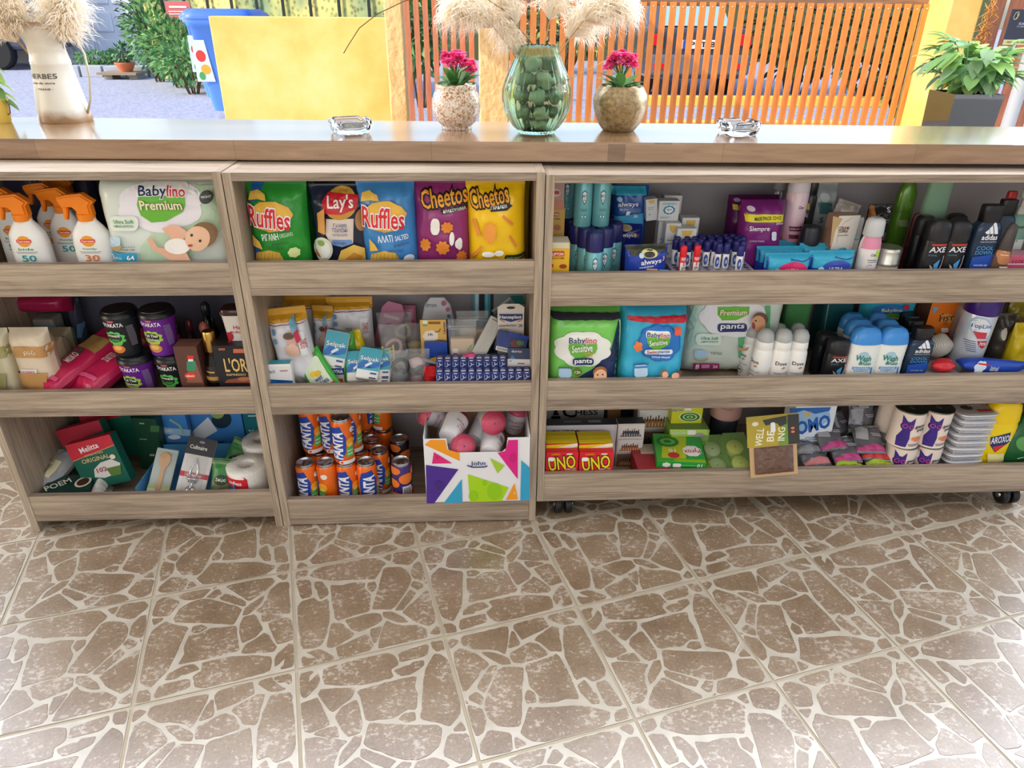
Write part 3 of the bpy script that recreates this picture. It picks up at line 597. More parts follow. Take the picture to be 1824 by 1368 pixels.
# van half hidden by the pitcher
c = at(20, 60, 15); vn = empty('van', 'dark parked van with a turquoise stripe, half hidden behind the pitcher', 'van', (c.x, 15, 0))
m = MB(); m.box(-4.4, .45, 0, 1.8, .35, 1.9, M((70, 74, 90), .3), .08); m.build('body', vn); m = MB(); m.box(-4.35, .44, -.02, .0, .62, .78, M((90, 196, 204), .4), .005); m.build('stripe', vn)
m = MB(); m.box(-3.4, .2, -.02, 0, .95, 1.5, M((28, 32, 44), .1), .01); m.build('window', vn)
for x in (-3.4, -.4): m = MB(); m.lathe([(-.1, .3), (-.08, .34), (.08, .34), (.1, .3)], M('17171a', .7), 20, Matrix.Translation((x, .05, .32)) @ Matrix.Rotation(PI/2, 4, 'X')); m.build('wheel', vn)
# railing with shade netting
nm, nt, b, co = nodes('woven_shade_net'); wv = nt.nodes.new('ShaderNodeTexVoronoi'); wv.inputs['Scale'].default_value = 13; nt.links.new(co.outputs['Object'], wv.inputs[0])
g = ramp(nt, noise_n(nt, co, .9, 3, .6), [(.36, (96, 128, 104)), (.5, (176, 178, 110)), (.6, (222, 206, 130)), (.7, (200, 150, 110))]); g2 = ramp(nt, wv.outputs[0], [(.1, (120, 120, 110)), (.5, (255, 255, 250))]); nt.links.new(mixc(nt, .8, g.outputs[0], g2.outputs[0], 'MULTIPLY'), b.inputs['Base Color']); b.inputs['Roughness'].default_value = .8
A, B = at(262, 60, 13), at(716, 60, 10); rl = empty('railing_fence', 'black upright railings backed with woven green and tan netting', 'fence', (0, 0, 0))
def al(t): return A.x+(B.x-A.x)*t, 13+(10-13)*t
m = MB(); (x0, y0), (x1, y1) = al(0), al(1); m.add([(x0, y0+.08, 0), (x1, y1+.08, 0), (x1, y1+.08, 2), (x0, y0+.08, 2), (x0, y0+.1, 0), (x1, y1+.1, 0), (x1, y1+.1, 2), (x0, y0+.1, 2)], [[0, 1, 2, 3], [7, 6, 5, 4], [1, 5, 6, 2], [0, 3, 7, 4]], nm); m.build('netting', rl)
for i in range(11): x, y = al(i/10); m = MB(); m.box(x-.02, x+.02, y-.02, y+.02, 0, 2, M((44, 50, 48), .5)); m.build('post', rl)
c = at(322, 17, 12); m = MB(); m.box(-.2, .2, -.01, .01, -.12, .12, M((214, 110, 110), .7), .004); m.decals([('r', .15, .6, .85, .72, 'f4e8e0'), ('r', .1, .2, .9, .26, 'f4e8e0'), ('r', .1, .35, .9, .41, 'f4e8e0')], lambda u, v, e: (u, -.01-e*8, v-.12), .4, .24); tag(m.build('fence_sign', None, (c.x, 11.9, c.z)), 'small faded red sign hanging on the netting', 'sign')
# blue bins
BL = M((92, 144, 232), .4); BD = M((70, 116, 216), .4); LG = M((150, 170, 206), .5)
for i, (px, Y, lab) in enumerate([(382, 8.2, 'blue wheeled rubbish bin beside the yellow wall, with a colourful sticker'), (372, 9.6, 'second blue wheeled bin, behind the one with the sticker')]):
    c = at(px, 110, Y); r = empty('wheeled_bin', lab, 'rubbish bin', (c.x+.25, Y, -.02), (0, 0, 0))
    m = MB(); m.loft([(.08, .27, .3, 8), (.2, .29, .32, 8), (1.0, .36, .42, 8), (1.02, .39, .45, 8), (1.08, .39, .45, 8)], BL, 32)
    m.decals([('p', [(.12, .35), (.42, .35), (.36, .85), (.16, .85)], 'd8e6f0'), ('e', .26, .66, .08, .07, 'd8443c'), ('e', .3, .5, .08, .06, 'f0b040'), ('e', .22, .42, .05, .05, '50a860')], lambda u, v, e: (u-.1, -(.325+.10*v)-e*5, v+.1), .7, .9); m.build('bin_body', r)
    m = MB(); m.loft([(1.08, .40, .46, 8), (1.12, .40, .46, 8), (1.18, .33, .38, 6)], BD, 32); m.box(-.44, -.38, -.3, .3, 1.04, 1.10, LG, .01); m.build('lid', r)
    for s in (-1, 1): m = MB(); m.lathe([(-.03, .08), (.03, .08)], M('2a2a2c', .6), 16, Matrix.Translation((s*.22, .22, .08)) @ Matrix.Rotation(PI/2, 4, 'Y')); m.build('wheel', r)
# parked car behind the gate
Yc = 10.2; cl, cr = at(1158, 60, Yc).x, at(1340, 60, Yc).x; cxm = (cl+cr)/2; hwc = (cr-cl)/2; car = empty('car', 'dark car seen from behind through the orange slats', 'car', (cxm, Yc, -.02))
CB = M((62, 66, 78), .25, coat=.6); m = MB(); m.box(-hwc, hwc, 0, 3.8, .28, .98, CB, .06); m.build('body', car)
m = MB(); m.loft([(.98, hwc*.93, 1.3, 5, 0, 1.75), (1.42, hwc*.74, .95, 5, 0, 1.8)], CB, 32); m.build('cabin', car)
m = MB(); m.add([(-hwc*.72, .42, 1.0), (hwc*.72, .42, 1.0), (hwc*.58, .72, 1.36), (-hwc*.58, .72, 1.36)], [[0, 1, 2, 3]], M((150, 190, 206), .05)); m.build('rear_window', car)
m = MB(); m.box(-hwc-.01, hwc+.01, -.08, .06, .34, .62, M((104, 108, 118), .4), .03); m.build('bumper', car)
for s in (-1, 1): m = MB(); m.box(min(s*hwc*.74, s*hwc), max(s*hwc*.74, s*hwc), -.03, .02, .74, .90, M((214, 30, 40), .2), .01); m.build('tail_light', car)
for s in (-1, 1): m = MB(); m.box(s*hwc*.8-.08, s*hwc*.8+.08, -.1, -.07, .42, .5, M((214, 30, 40), .2), .005); m.build('reflector', car)
m = MB(); m.box(-.27, .27, -.03, 0, .70, .82, M('e8e8e4', .4), .004); m.decals([('r', 0, 0, .08, 1, '2a50b0'), ('t', 'PET 8', .55, .5, .7, .6, '1c1c20')], lambda u, v, e: (u, -.03-e*6, v+.70), .54, .12); m.build('number_plate', car)
for s in (-1, 1): m = MB(); m.lathe([(-.11, .26), (-.1, .31), (.1, .31), (.11, .26)], M('17171a', .7), 24, Matrix.Translation((s*(hwc-.12), .75, .31)) @ Matrix.Rotation(PI/2, 4, 'Y')); m.build('wheel', car)
m = MB(); m.box(at(1120, 172, 9.3).x, at(1700, 172, 9.3).x, 9.2, 9.4, -.02, .11, M((238, 200, 92), .8), .01); m.box(at(905, 205, 7).x, at(1500, 205, 7).x, 6.9, 7.1, -.02, .08, M((236, 204, 110), .8), .01); m.build('ground_kerb')['kind'] = 'structure'
for i, (px, py, Y, rx, rz, lab) in enumerate([(1440, 30, 11, 1.0, .9, 'dark green bush behind the gate, next to the car'), (1560, 60, 9.5, .9, .8, 'dark green bush behind the right part of the gate'), (1640, 100, 8.0, .4, .6, 'dark green bush close to the broad yellow pillar'), (1120, 20, 16.5, .9, .9, 'olive bush behind the gate, left of the car'), (1000, 30, 15, 1.4, .9, 'olive bush far behind the gate near the vase'), (745, 40, 9, .35, .6, 'vivid green bush behind the reddish gate')]):
    c = at(px, py, Y); foliage('bush', lab, 'bush', c, (rx, rx*.7, rz), 650, .16, G2 if i in (0, 1, 2) else [M((150, 160, 80), .7), M((190, 184, 110), .7)]+G2[:1] if i < 5 else G1, 80+i)
m = MB(); m.box(-2, 14, 19, 19.3, -.02, 2.2, M((84, 92, 62), .9, bump=1, bs=6)); m.build('wall_far')['kind'] = 'structure'
# black planter with a broad leafed plant beyond the counter
Yp = .92; pz = onY(1722, 152, Yp).z; pc = onY(1722, 160, Yp); pw = S(1722, 155, Yp)*47
pl = empty('tall_planter', 'leafy green plant in a glossy black square planter beyond the counter', 'potted plant', (pc.x, Yp, -.02), (0, 0, -.04))
PB_ = M((22, 22, 26), .06, coat=1); m = MB(); Tr = Matrix.Rotation(0, 4, 'Z')
sec = [(0, .62), (.45, .8), (1, 1)]; v = []; 
for t, k_ in sec+[(1, .9), (.9, .85)]:
    for sx_, sy_ in ((-1, -1), (1, -1), (1, 1), (-1, 1)): v.append((sx_*pw*k_*.92, sy_*pw*k_*.92, t*pz))
m.add(v, [[j*4+i, j*4+(i+1) % 4, (j+1)*4+(i+1) % 4, (j+1)*4+i] for j in range(4) for i in range(4)]+[[3, 2, 1, 0]], PB_); m.build('planter_box', pl)
m = MB(); q_ = pw*.8; m.add([(-q_, -q_, pz*.955), (q_, -q_, pz*.955), (q_, q_, pz*.955), (-q_, q_, pz*.955)], [[0, 1, 2, 3]], M('2c2018', .95, bump=.6, bs=90)); m.build('soil', pl)
m = MB(); q = random.Random(9); GP = [translucent(c, .35) for c in ((120, 160, 88), (150, 190, 104), (98, 138, 84), (176, 206, 120), (128, 156, 112))]
for i in range(230):
    a = q.uniform(0, 2*PI); el = q.uniform(.15, 1.3); rd = q.uniform(.02, .13); p = Vector((rd*cos(a)*cos(el*.7), rd*sin(a)*cos(el*.7), pz+.02+rd*sin(el)*1.1)); leaf(m, p, (cos(a), sin(a), q.uniform(-.5, .8)), (0, 0, 1), q.uniform(.045, .08), q.uniform(.034, .052), GP[q.randrange(5)] if i % 30 else M('e0b020', .6), .45, 4)
m.build('foliage', pl); m = MB()
for i in range(14): a = i*.45; e = Vector((.10*cos(a)*q.uniform(.5, 1), .10*sin(a), pz+q.uniform(.06, .15))); m.tube([(0, 0, pz*.95), (e.x*.4, e.y*.4, pz+.03), e], .002, GP[2], 5)
m.build('stems', pl)
# dried vine, pipe and sign at far right
m = MB(); q = random.Random(3); c = onY(1762, 20, 4.6)
for i in range(60):
    x = q.uniform(-.05, .05); z = 1.22+q.uniform(-.25, .1); p = [(x+q.uniform(-.02, .02)*k_, q.uniform(-.03, .03), z-k_*.03) for k_ in range(5)]; m.tube(p, .002, M((224, 160, 76), .8) if i % 3 else M((150, 92, 60), .8), 4)
tag(m.build('dried_vine', None, (c.x, 4.6, 0)), 'bundle of dried orange vine hanging by the broad yellow pillar', 'vine')
c = onY(1812, 170, 2.6); m = MB(); m.lathe([(0, .035), (2.3, .035)], M((226, 222, 214), .4), 20); tag(m.build('drainpipe', None, (c.x, 2.6, -.02)), 'white drainpipe at the right edge, right of the black planter', 'pipe')
c = onY(1806, 40, 2.55); sw, sh_ = .125, .165; m = MB(); m.box(-sw/2, sw*1.1, 0, .006, 0, sh_, M((74, 72, 84), .5), .002)
m.decals([('r', 0, 0, 1.6, .15, 'ece69c'), ('t', 'PRIVATE AREA', .62, .075, .9, .05, '3a3430'), ('t', 'SCAN HERE', .75, .60, .62, .06, 'f0f0f4'), ('t', 'TO VIEW OUR MENU', .78, .52, .8, .04, 'd0d0dc'), ('t', 'TZAKI', 1.0, .9, .32, .05, 'ece69c'), ('t', 'MARKO', .95, .82, .5, .05, 'ece69c'), ('t', 'METAXI', .95, .74, .5, .05, 'ece69c'),
    ('l', [(.12, .78), (.17, .9), (.28, .93), (.33, .85), (.28, .74), (.18, .71), (.12, .78)], 'ece69c', .02), ('l', [(.24, .73), (.30, .80), (.26, .88)], 'ece69c', .03)], lambda u, v, e: (u, -e*2, v), sw, sh_)
tag(m.build('notice_sign', None, (c.x, 2.5, onY(1806, 80, 2.5).z)), 'dark grey notice reading SCAN HERE and PRIVATE AREA', 'sign')
# plant cut by the left frame edge
c = onZ(1, 218, CZ); lp = empty('flowering_plant', 'yellow potted plant with one orange flower at the left picture edge', 'potted plant', (c.x, c.y, CZ))
m = MB(); m.lathe([(0, .022), (.004, .024), (.05, .030), (.055, .031), (.055, .027), (.045, .025)], M((240, 206, 96), .4), 28); m.build('pot', lp); m = MB()
for i in range(26): a = i*2.4; z = .055+.0045*i; leaf(m, (.006*cos(a), .006*sin(a), z), (cos(a), sin(a), -.1), (0, 0, 1), .05-.0008*i, .032, GP[i % 5], .5, 5)
m.build('foliage', lp); m = MB()
for i in range(14): a = 2*PI*i/14; leaf(m, (.004, 0, .178), (cos(a), sin(a), .3), (0, 0, 1), .030, .011, M((250, 160, 50), .5), .2, 3)
m.ico((.004, 0, .18), .008, M((160, 84, 24), .8), 2, (1, 1, .5)); m.build('flower_head', lp)
m = MB(); m.tube([(.0, 0, .08), (.015, -.004, .075), (.028, -.006, .06), (.036, -.006, .04), (.033, -.006, .022), (.024, -.004, .017)], .0012, M('5a5050', .4, .5), 6); m.build('wire_handle', lp)
# ================================================================ GOODS ON THE SHELVES: builders
VIEWS = {'A': (0, 280, 3.965), 'B': (380, 280, 3.04), 'C': (0, 500, 3.8), 'D': (0, 700, 3.508), 'E': (460, 500, 3.648), 'F': (480, 710, 3.648),
         'G': (960, 300, 4.145), 'H': (1384, 300, 4.145), 'I': (960, 520, 4.145), 'J': (1384, 520, 4.145), 'K': (950, 700, 4.053), 'L': (1374, 700, 4.053), 'P': (0, 0, 1)}
def V(v, x, y): a, b, s = VIEWS[v]; return a+x/s, b+y/s
def fitv(v, b, Y, zs):
    (xa, yt), (xb, _) = V(v, b[0], b[2]), V(v, b[1], b[2]); return fit(xa, xb, yt, Y, zs)
def cv(dec, v, Y, X, W_, zs, H_):
    """drawn shapes measured on the photographed front, turned into fractions of that front"""
    def q(x, y): p = onY(*V(v, x, y), Y); return ((p.x-X)/W_+.5, (p.z-zs)/H_)
    o = []
    for d in dec:
        if d[0] == 't': c = q(d[2], d[3]); a = q(d[2]-d[4]/2, d[3]); b = q(d[2]+d[4]/2, d[3]); e = q(d[2], d[3]-d[5]/2); f = q(d[2], d[3]+d[5]/2); o.append(('t', d[1], c[0], c[1], b[0]-a[0], e[1]-f[1])+tuple(d[6:]))
        elif d[0] == 'r': a = q(d[1], d[2]); b = q(d[3], d[4]); o.append(('p', [q(d[1], d[4]), q(d[3], d[4]), q(d[3], d[2]), q(d[1], d[2])], d[5]))
        elif d[0] == 'rr': o.append(('p', [q(x, y) for x, y in rrect(d[1], d[2], d[3], d[4], d[5])][::-1], d[6]))
        elif d[0] == 'e': o.append(('p', [q(x, y) for x, y in ell(d[1], d[2], d[3], d[4])][::-1], d[5]))
        elif d[0] == 'c': o.append(('p', [q(x, y) for x, y in cloud(d[1], d[2], d[3], d[4], *d[6:])][::-1], d[5]))
        elif d[0] == 'p': o.append(('p', [q(x, y) for x, y in d[1]], d[2]))
        elif d[0] == 'l': o.append(('l', [q(x, y) for x, y in d[1]], d[2], d[3]/VIEWS[v][2]*S(*V(v, *d[1][0]), Y)/W_))
    return o
def col(c, r=.4, **k): return c if not isinstance(c, (str, tuple)) else M(c, r, **k)
def carton(name, label, cat, v, b, Y, zs, d, c, dec=(), top=None, side=None, tdec=(), sdec=(), rot=(0, 0, 0), group=None, H=None, Wd=None, bev=.0008, frac=False, tab=None, dz=0):
    """a printed box; b = (left, right, top) in view v, front face in plane Y"""
    X, W_, H_ = fitv(v, b, Y, zs); W_ = Wd or W_; H_ = H or H_
    c0 = col(c); m = MB(); fm = {}
    if top: fm['t'] = col(top)
    if side: fm['s'] = col(side)
    m.box(-W_/2, W_/2, -d/2, d/2, 0, H_, c0, bev, fm=fm)
    m.decals(dec if frac else cv(dec, v, Y, X, W_, zs, H_), flatY(-d/2), W_, H_, L=1)
    if tdec: m.decals(tdec, lambda u, vv, e: (u, vv-d/2, H_+e), W_, d, L=1)
    if sdec:
        m.decals(sdec, lambda u, vv, e: (-W_/2-e, -u, vv), d, H_, L=1); m.decals(sdec, lambda u, vv, e: (W_/2+e, u, vv), d, H_, L=1)
    # glued flap edge on top and the seam below it
    m.box(-W_/2+.001, W_/2-.001, -d/2-.0004, -d/2+.0006, H_-.0025, H_-.0012, c0)
    o = m.build(name, None, (X, Y+d/2, zs+dz), rot)
    if tab:
        t = MB(); t.add([(-W_*.5, -d/2, 0), (W_*.5, -d/2, 0), (W_*.5, -d/2, tab*.6), (W_*.3, -d/2, tab), (-W_*.3, -d/2, tab), (-W_*.5, -d/2, tab*.6)], [[0, 1, 2, 3, 4, 5]], c0); t.add([(-W_*.5, -d/2+.0006, 0), (W_*.5, -d/2+.0006, 0), (W_*.5, -d/2+.0006, tab*.6), (W_*.3, -d/2+.0006, tab), (-W_*.3, -d/2+.0006, tab), (-W_*.5, -d/2+.0006, tab*.6)], [[5, 4, 3, 2, 1, 0]], c0)
        t.decals([('e', .5, .55, .16, .16, '2a2a30')], lambda u, vv, e: (u, -d/2-e, vv), W_, tab); t.build('hanging_tab', o, (0, 0, H_))
    return tag(o, label, cat, group)
def bagmesh(m, w, h, t, c, dec, a=3, b_=4, wr=.0016, crimp=.05, seed=0, nu=24, nv=28, cc=None, squash=.04, back=None):
    cr = crimp*h
    def th(u, v):
        vv = (v-cr)/(h-2*cr)
        if vv <= 0 or vv >= 1: return .0006
        uu = min(1, abs(2*u/w)); k = (1-uu**a)**.55*(1-abs(2*vv-1)**b_)**.55
        n = noise.noise((u*28+seed, v*28, seed*1.7))*wr*2+noise.noise((u*9+seed, v*70*(.3+abs(vv-.5)), seed))*wr*1.6*abs(2*vv-1)
        n += wr*1.2*sin(u*220+6*sin(v*30+seed))*max(0, abs(2*vv-1)-.5)*2
        return .0006+(t/2)*k+n*min(1, k*2)
    def wf(v): vv = v/h; return 1-squash*(1-(2*vv-1)**2)
    G = [[th((i/nu-.5)*w, j/nv*h) for i in range(nu+1)] for j in range(nv+1)]
    def surf(u, v, e):
        p = min(max((u/w+.5)*nu, 0), nu-1e-6); q = min(max(v/h*nv, 0), nv-1e-6); i, j = int(p), int(q); p -= i; q -= j
        g = max(G[j][i]*(1-p)*(1-q)+G[j][i+1]*p*(1-q)+G[j+1][i]*(1-p)*q+G[j+1][i+1]*p*q, min(G[j][i]*(1-p)+G[j][i+1]*p, 9) if q < .02 else 0)
        return (u*wf(min(max(v, 0), h)), -g-e*2.6, v)
    m.grid(lambda p, q: ((p-.5)*w*wf(q*h), -th((p-.5)*w, q*h), q*h), nu, nv, c)
    m.grid(lambda p, q: ((p-.5)*w*wf(q*h), th((p-.5)*w, q*h), q*h), nu, nv, back or c, flip=True)
    if cc:
        for z0, z1 in ((0, cr), (h-cr, h)): m.grid(lambda p, q: ((p-.5)*w, -.0012-.0004*sin(p*w*900), z0+(z1-z0)*q), 40, 1, cc)
    m.decals(dec, surf, w, h, L=w/16, step=.0003)
    return surf
def bag(name, label, cat, v, b, Y, zs, t, c, dec=(), rot=(0, 0, 0), group=None, a=3, b_=4, wr=.0024, crimp=.05, seed=0, cc=None, H=None, Wd=None, frac=False, r=.22, squash=.04, dz=0, back=None):
    X, W_, H_ = fitv(v, b, Y, zs); W_ = Wd or W_; H_ = H or H_
    m = MB(); bagmesh(m, W_, H_, t, col(c, r), dec if frac else cv(dec, v, Y+t*.1, X, W_, zs, H_), a, b_, wr, crimp, seed, cc=col(cc, r) if cc else None, squash=squash, back=col(back, r) if back else None)
    o = m.build(name, None, (X, Y+t/2, zs+dz), rot); return tag(o, label, cat, group)
def bottle(name, label, cat, v, b, Y, zs, prof, c, cap=None, capc=None, dec=(), ratio=1, ex=2, group=None, rot=(0, 0, 0), frac=False, n=32, H=None, extra=None, bandc=None, capn='cap', bodyn='body', cex=None, dz=0, Wd=None, capdec=()):
    """prof / cap: (height fraction, radius fraction) lists; ratio: depth / width"""
    X, W_, H_ = fitv(v, b, Y, zs); H_ = H or H_; W_ = Wd or W_; R_ = W_/2
    root = empty(name, label, cat, (X, Y+R_*ratio, zs+dz), rot, group)
    P = [(z*H_, max(r*R_, 1e-4)) for z, r in prof]
    def sf(P, ex):
        def surf(u, vv, e):
            r = P[-1][1]
            for (z0, r0), (z1, r1) in zip(P, P[1:]):
                if z0 <= vv <= z1 and z1 > z0: r = r0+(r1-r0)*(vv-z0)/(z1-z0); break
            x = max(-r*.995, min(r*.995, u)); return (x, -(r*ratio+e)*(1-abs(x/(r+e))**ex)**(1/ex), vv)
        return surf
    m = MB(); m.loft([(z, r, r*ratio, ex) for z, r in P], col(c), n)
    m.decals(dec if frac else cv(dec, v, Y, X, W_, zs, H_), sf(P, ex), W_, H_, L=W_/7); m.build(bodyn, root)
    if cap:
        Q = [(z*H_, max(r*R_, 1e-4)) for z, r in cap]; m = MB(); m.loft([(z, r, r*min(1, ratio*1.1) if ratio < 1 else r, cex or ex) for z, r in Q], col(capc), n); m.decals(capdec, sf(Q, ex), W_, H_, L=W_/7); m.build(capn, root)
    if extra: extra(root, W_, H_, R_)
    return root
def extr(m, pts, y0, y1, c, bev=.001, T=None):
    bm = bmesh.new(); f = bm.faces.new([bm.verts.new((x, y0, z)) for x, z in pts]); r = bmesh.ops.extrude_face_region(bm, geom=[f])
    for g in r['geom']:
        if isinstance(g, bmesh.types.BMVert): g.co.y = y1
    bmesh.ops.recalc_face_normals(bm, faces=bm.faces[:])
    if bev: bmesh.ops.bevel(bm, geom=[e for e in bm.edges if abs(e.verts[0].co.y-e.verts[1].co.y) < 1e-6], offset=bev, segments=2, affect='EDGES')
    bm.verts.index_update(); m.add([v.co.copy() for v in bm.verts], [[x.index for x in f.verts] for f in bm.faces], c, False, T); bm.free(); return m
def sticker(o_w, m, x, z, y, c='f4f2ee', w=.014, h=.008):
    m.box(x-w/2, x+w/2, y-.0006, y, z-h/2, z+h/2, M(c, .5), .0003)
CLR = M((235, 238, 240), .12, a=.16, name='clear_film'); CLR2 = M((210, 212, 216), .15, a=.5, name='cloudy_film')
def shade_baby(x, y, s, flip=1, hair='7a5238', skin='e8b898'):
    return [('e', x, y, .55*s, .62*s, hair), ('e', x+.04*s*flip, y+.12*s, .5*s, .52*s, skin), ('e', x+.22*s*flip, y+.05*s, .05*s, .06*s, '3a2c28'), ('e', x-.08*s*flip, y+.05*s, .05*s, .06*s, '3a2c28'), ('e', x+.1*s*flip, y+.34*s, .12*s, .07*s, 'b8544c')]
def babylogo(cx, cy, w, sub=None, subc='ffffff', sc=1):
    h = w*.24; o = [('rr', cx-w*.52, cy-h*.72, cx+w*.52, cy+h*.72, h*.5, 'f6f6f2'), ('p', [(cx-w*.48, cy+h*.4), (cx+w*.48, cy+h*.3), (cx+w*.5, cy+h*1.1), (cx+w*.44, cy+h*1.7), (cx+w*.1, cy+h*2.5), (cx-w*.2, cy+h*2.6), (cx-w*.42, cy+h*2.0), (cx-w*.5, cy+h*1.1)], '6cb83c'),
        ('t', 'Baby', cx-w*.2, cy+h*.05, w*.56, h*1.05, '1e2a5a', ('ffffff', .06)), ('t', 'lino', cx+w*.29, cy-h*.05, w*.38, h*.88, 'd42a3c', ('ffffff', .06))]
    if sub: o.append(('t', sub, cx, cy+h*1.35, w*.74, h*.85, subc, ('5c6a34', .05) if subc == 'ffffff' else ('f4f0e0', .05)))
    return o
# ================================================================ LEFT UNIT
# --- top shelf: sunscreen sprays and diapers
ORG = M((248, 136, 22), .35); WHT = M((238, 236, 232), .35)
def trigger(root, W_, H_, R_):
    m = MB(); s = W_*.86; z0 = H_*.745
    extr(m, [(-.69*s, z0+.50*s), (-.67*s, z0+.60*s), (-.42*s, z0+.66*s), (.05*s, z0+.70*s), (.36*s, z0+.46*s), (.24*s, z0+.34*s), (.25*s, z0+.04*s), (-.22*s, z0+.04*s), (-.2*s, z0+.18*s), (-.30*s, z0+.30*s), (-.53*s, z0+.32*s), (-.60*s, z0+.28*s)], -.012, .012, ORG, .004); m.build('spray_head', root)
    m = MB(); extr(m, [(-.60*s, z0+.38*s), (-.46*s, z0+.36*s), (-.48*s, z0+.16*s), (-.56*s, z0-.10*s), (-.64*s, z0-.08*s), (-.62*s, z0+.16*s)], -.006, .006, ORG, .002); m.build('trigger', root)
    m = MB(); m.lathe([(z0-.008, .24*s), (z0+.10*s, .26*s)], ORG, 24); m.build('collar', root)
SUNP = [(0, .90), (.01, .97), (.04, 1), (.46, .97), (.56, .90), (.64, .68), (.70, .46), (.73, .42), (.745, .42)]
def sundec(cx, num, nc, word): return [('e', .5, .49, .17, .062, 'f09a28'), ('r', .31, .475, .69, .51, 'd83a30'), ('t', word, .5, .492, .32, .022, 'f8f0e8'), ('t', cx, .5, .40, .38, .026, '3a9a6c' if nc != 'd8763c' else 'e07a3a'), ('r', .22, .365, .78, .370, '8a8a8a'), ('r', .25, .352, .75, .357, '8a8a8a'), ('t', num, .52, .295, .36, .07, nc)]
def spray(label, x0, x1, yt, Y, num, nc, nm, brand='Carroten'):
    X, W_, _ = fitv('P', (x0, x1, yt), Y, ZL[0]); zt = onY((x0+x1)/2, yt, Y).z
    return bottle('sunscreen_spray', label, 'spray bottle', 'P', (x0, x1, yt), Y, ZL[0], SUNP, WHT, dec=sundec(nm, num, nc, brand), ratio=.55, ex=2.6, frac=True, H=.190, extra=trigger, group='sunscreen trigger sprays on the top left shelf')
spray('white sunscreen spray with orange trigger head, reading kids 50, leftmost in front', 4, 74, 340, .045, '50', '2a9aa0', 'kids')
spray('white sunscreen spray with orange trigger head, reading Family 30, beside the diaper pack', 119, 189, 345, .045, '30', 'e07a3a', ':Family:')
spray('sunscreen spray half hidden behind the one reading 30', 82, 146, 345, .115, '50', '2a9aa0', ':Family:')
spray('sunscreen spray in the middle, its trigger hanging over a dark gap', 60, 118, 335, .18, '30', 'e07a3a', 'kids')
spray('sunscreen spray at the far left, behind the kids one', -14, 44, 330, .13, '50', '2a9aa0', 'kids')
spray('sunscreen spray furthest back, under the top board', 92, 150, 325, .245, '30', 'e07a3a', ':Family:')
bag('diaper_pack', 'large white and green diaper pack with a lying baby, beside the sunscreen sprays', 'diaper pack', 'A', (705, 1610, 158), .045, ZL[0], .11, 'dfe6de', [
    ('p', [(1400, 160), (1590, 160), (1610, 460), (1300, 740), (1010, 740), (1010, 620)], 'c4dcc0'), ('c', 1150, 330, 310, 190, 'efeaf2', 6, .10), *babylogo(1158, 235, 340), ('t', 'Premium', 1158, 325, 290, 62, 'f0ead0', ('a09050', .05)),
    ('rr', 795, 400, 1000, 505, 40, 'e4ece2'), ('t', 'Ultra Soft', 897, 440, 140, 26, '5a9a60'), ('t', 'απαλότητα', 897, 472, 140, 24, '5a9a60'),
    ('rr', 793, 545, 880, 620, 20, 'b8d4e8'), ('p', [(780, 625), (830, 650), (880, 630), (895, 600), (860, 640), (820, 642)], 'b8a468'), ('t', '* * * * *', 945, 613, 80, 8, '4a4a4a'), ('t', 'PURE CARE', 945, 632, 80, 12, '4a4a4a'),
    ('rr', 793, 655, 1000, 732, 16, '3aa0c8'), ('t', '2', 820, 692, 26, 40, 'ffffff'), ('t', 'Mini 3-6 kg', 868, 692, 50, 16, 'ffffff'), ('t', '64', 958, 686, 50, 32, 'ffffff'),
    ('e', 1480, 265, 44, 46, '3c423e'), ('t', 'NIGHT', 1480, 262, 62, 16, 'e8e8e0'),
    ('p', [(1080, 560), (1100, 530), (1150, 610), (1230, 620), (1350, 640), (1380, 700), (1240, 700), (1110, 620)], 'e4b096'), ('p', [(1180, 480), (1240, 450), (1300, 460), (1360, 500), (1330, 560), (1300, 600), (1240, 630), (1240, 540)], 'e4b096'), ('e', 1290, 600, 90, 55, 'f0ece6'), ('e', 1470, 520, 92, 88, '8a6848'), ('e', 1430, 545, 84, 86, 'ecbe9e'), ('e', 1392, 520, 9, 10, '30282a'), ('e', 1450, 560, 9, 10, '30282a'), ('e', 1385, 590, 16, 9, 'b04a4c')], a=9, b_=8, wr=.0016, crimp=.004, seed=4, squash=0)
bag('diaper_pack', 'dark violet diaper pack standing behind the sunscreen sprays', 'diaper pack', 'A', (-40, 690, 150), .29, ZL[0], .04, '3a3850', [('t', 'Premium', 330, 160, 230, 40, '6a6880')], a=9, b_=8, seed=5, crimp=.004, squash=0, H=.222)
# --- middle shelf: rice, spaghetti, noodle cups, sauces, coffee
zs = ZL[1]
def rice(label, x0, x1, yt, Y, c1, c2, word, seed):
    bag('rice_bag', label, 'food bag', 'C', (x0, x1, yt), Y, zs, .06, c1, [('r', x0+12, yt+90, x1-16, yt+165, c2), ('t', word, (x0+x1)/2, yt+130, (x1-x0)*.32, 34, 'f2e6d2'), ('rr', (x0+x1)/2-66, yt+240, (x0+x1)/2+50, yt+290, 8, 'f0f0f0'), ('t', 'ΕΛΟΜΑΣ', (x0+x1)/2-10, yt+256, 100, 16, 'd03038'), ('r', (x0+x1)/2-40, yt+268, (x0+x1)/2+44, yt+280, '2c4c9c'), ('r', x0+14, yt+265, x1-14, yt+380, c2)], a=6, b_=7, wr=.002, crimp=.03, seed=seed, group='rice bags on the middle left shelf')
rice('clear rice bag with brown bands lettered in Greek, nearest the spaghetti', 82, 350, 348, .05, 'e2cfb4', 'c4935a', 'ρύζι', 1)
rice('clear rice bag with olive bands, cut by the left frame edge', -160, 76, 352, .05, 'd8cfae', 'a8a06a', 'ρύζι', 2)
rice('clear olive rice bag standing behind the brown banded one', 230, 480, 345, .20, 'c8c0a0', '9c9468', 'ρύζι', 3)
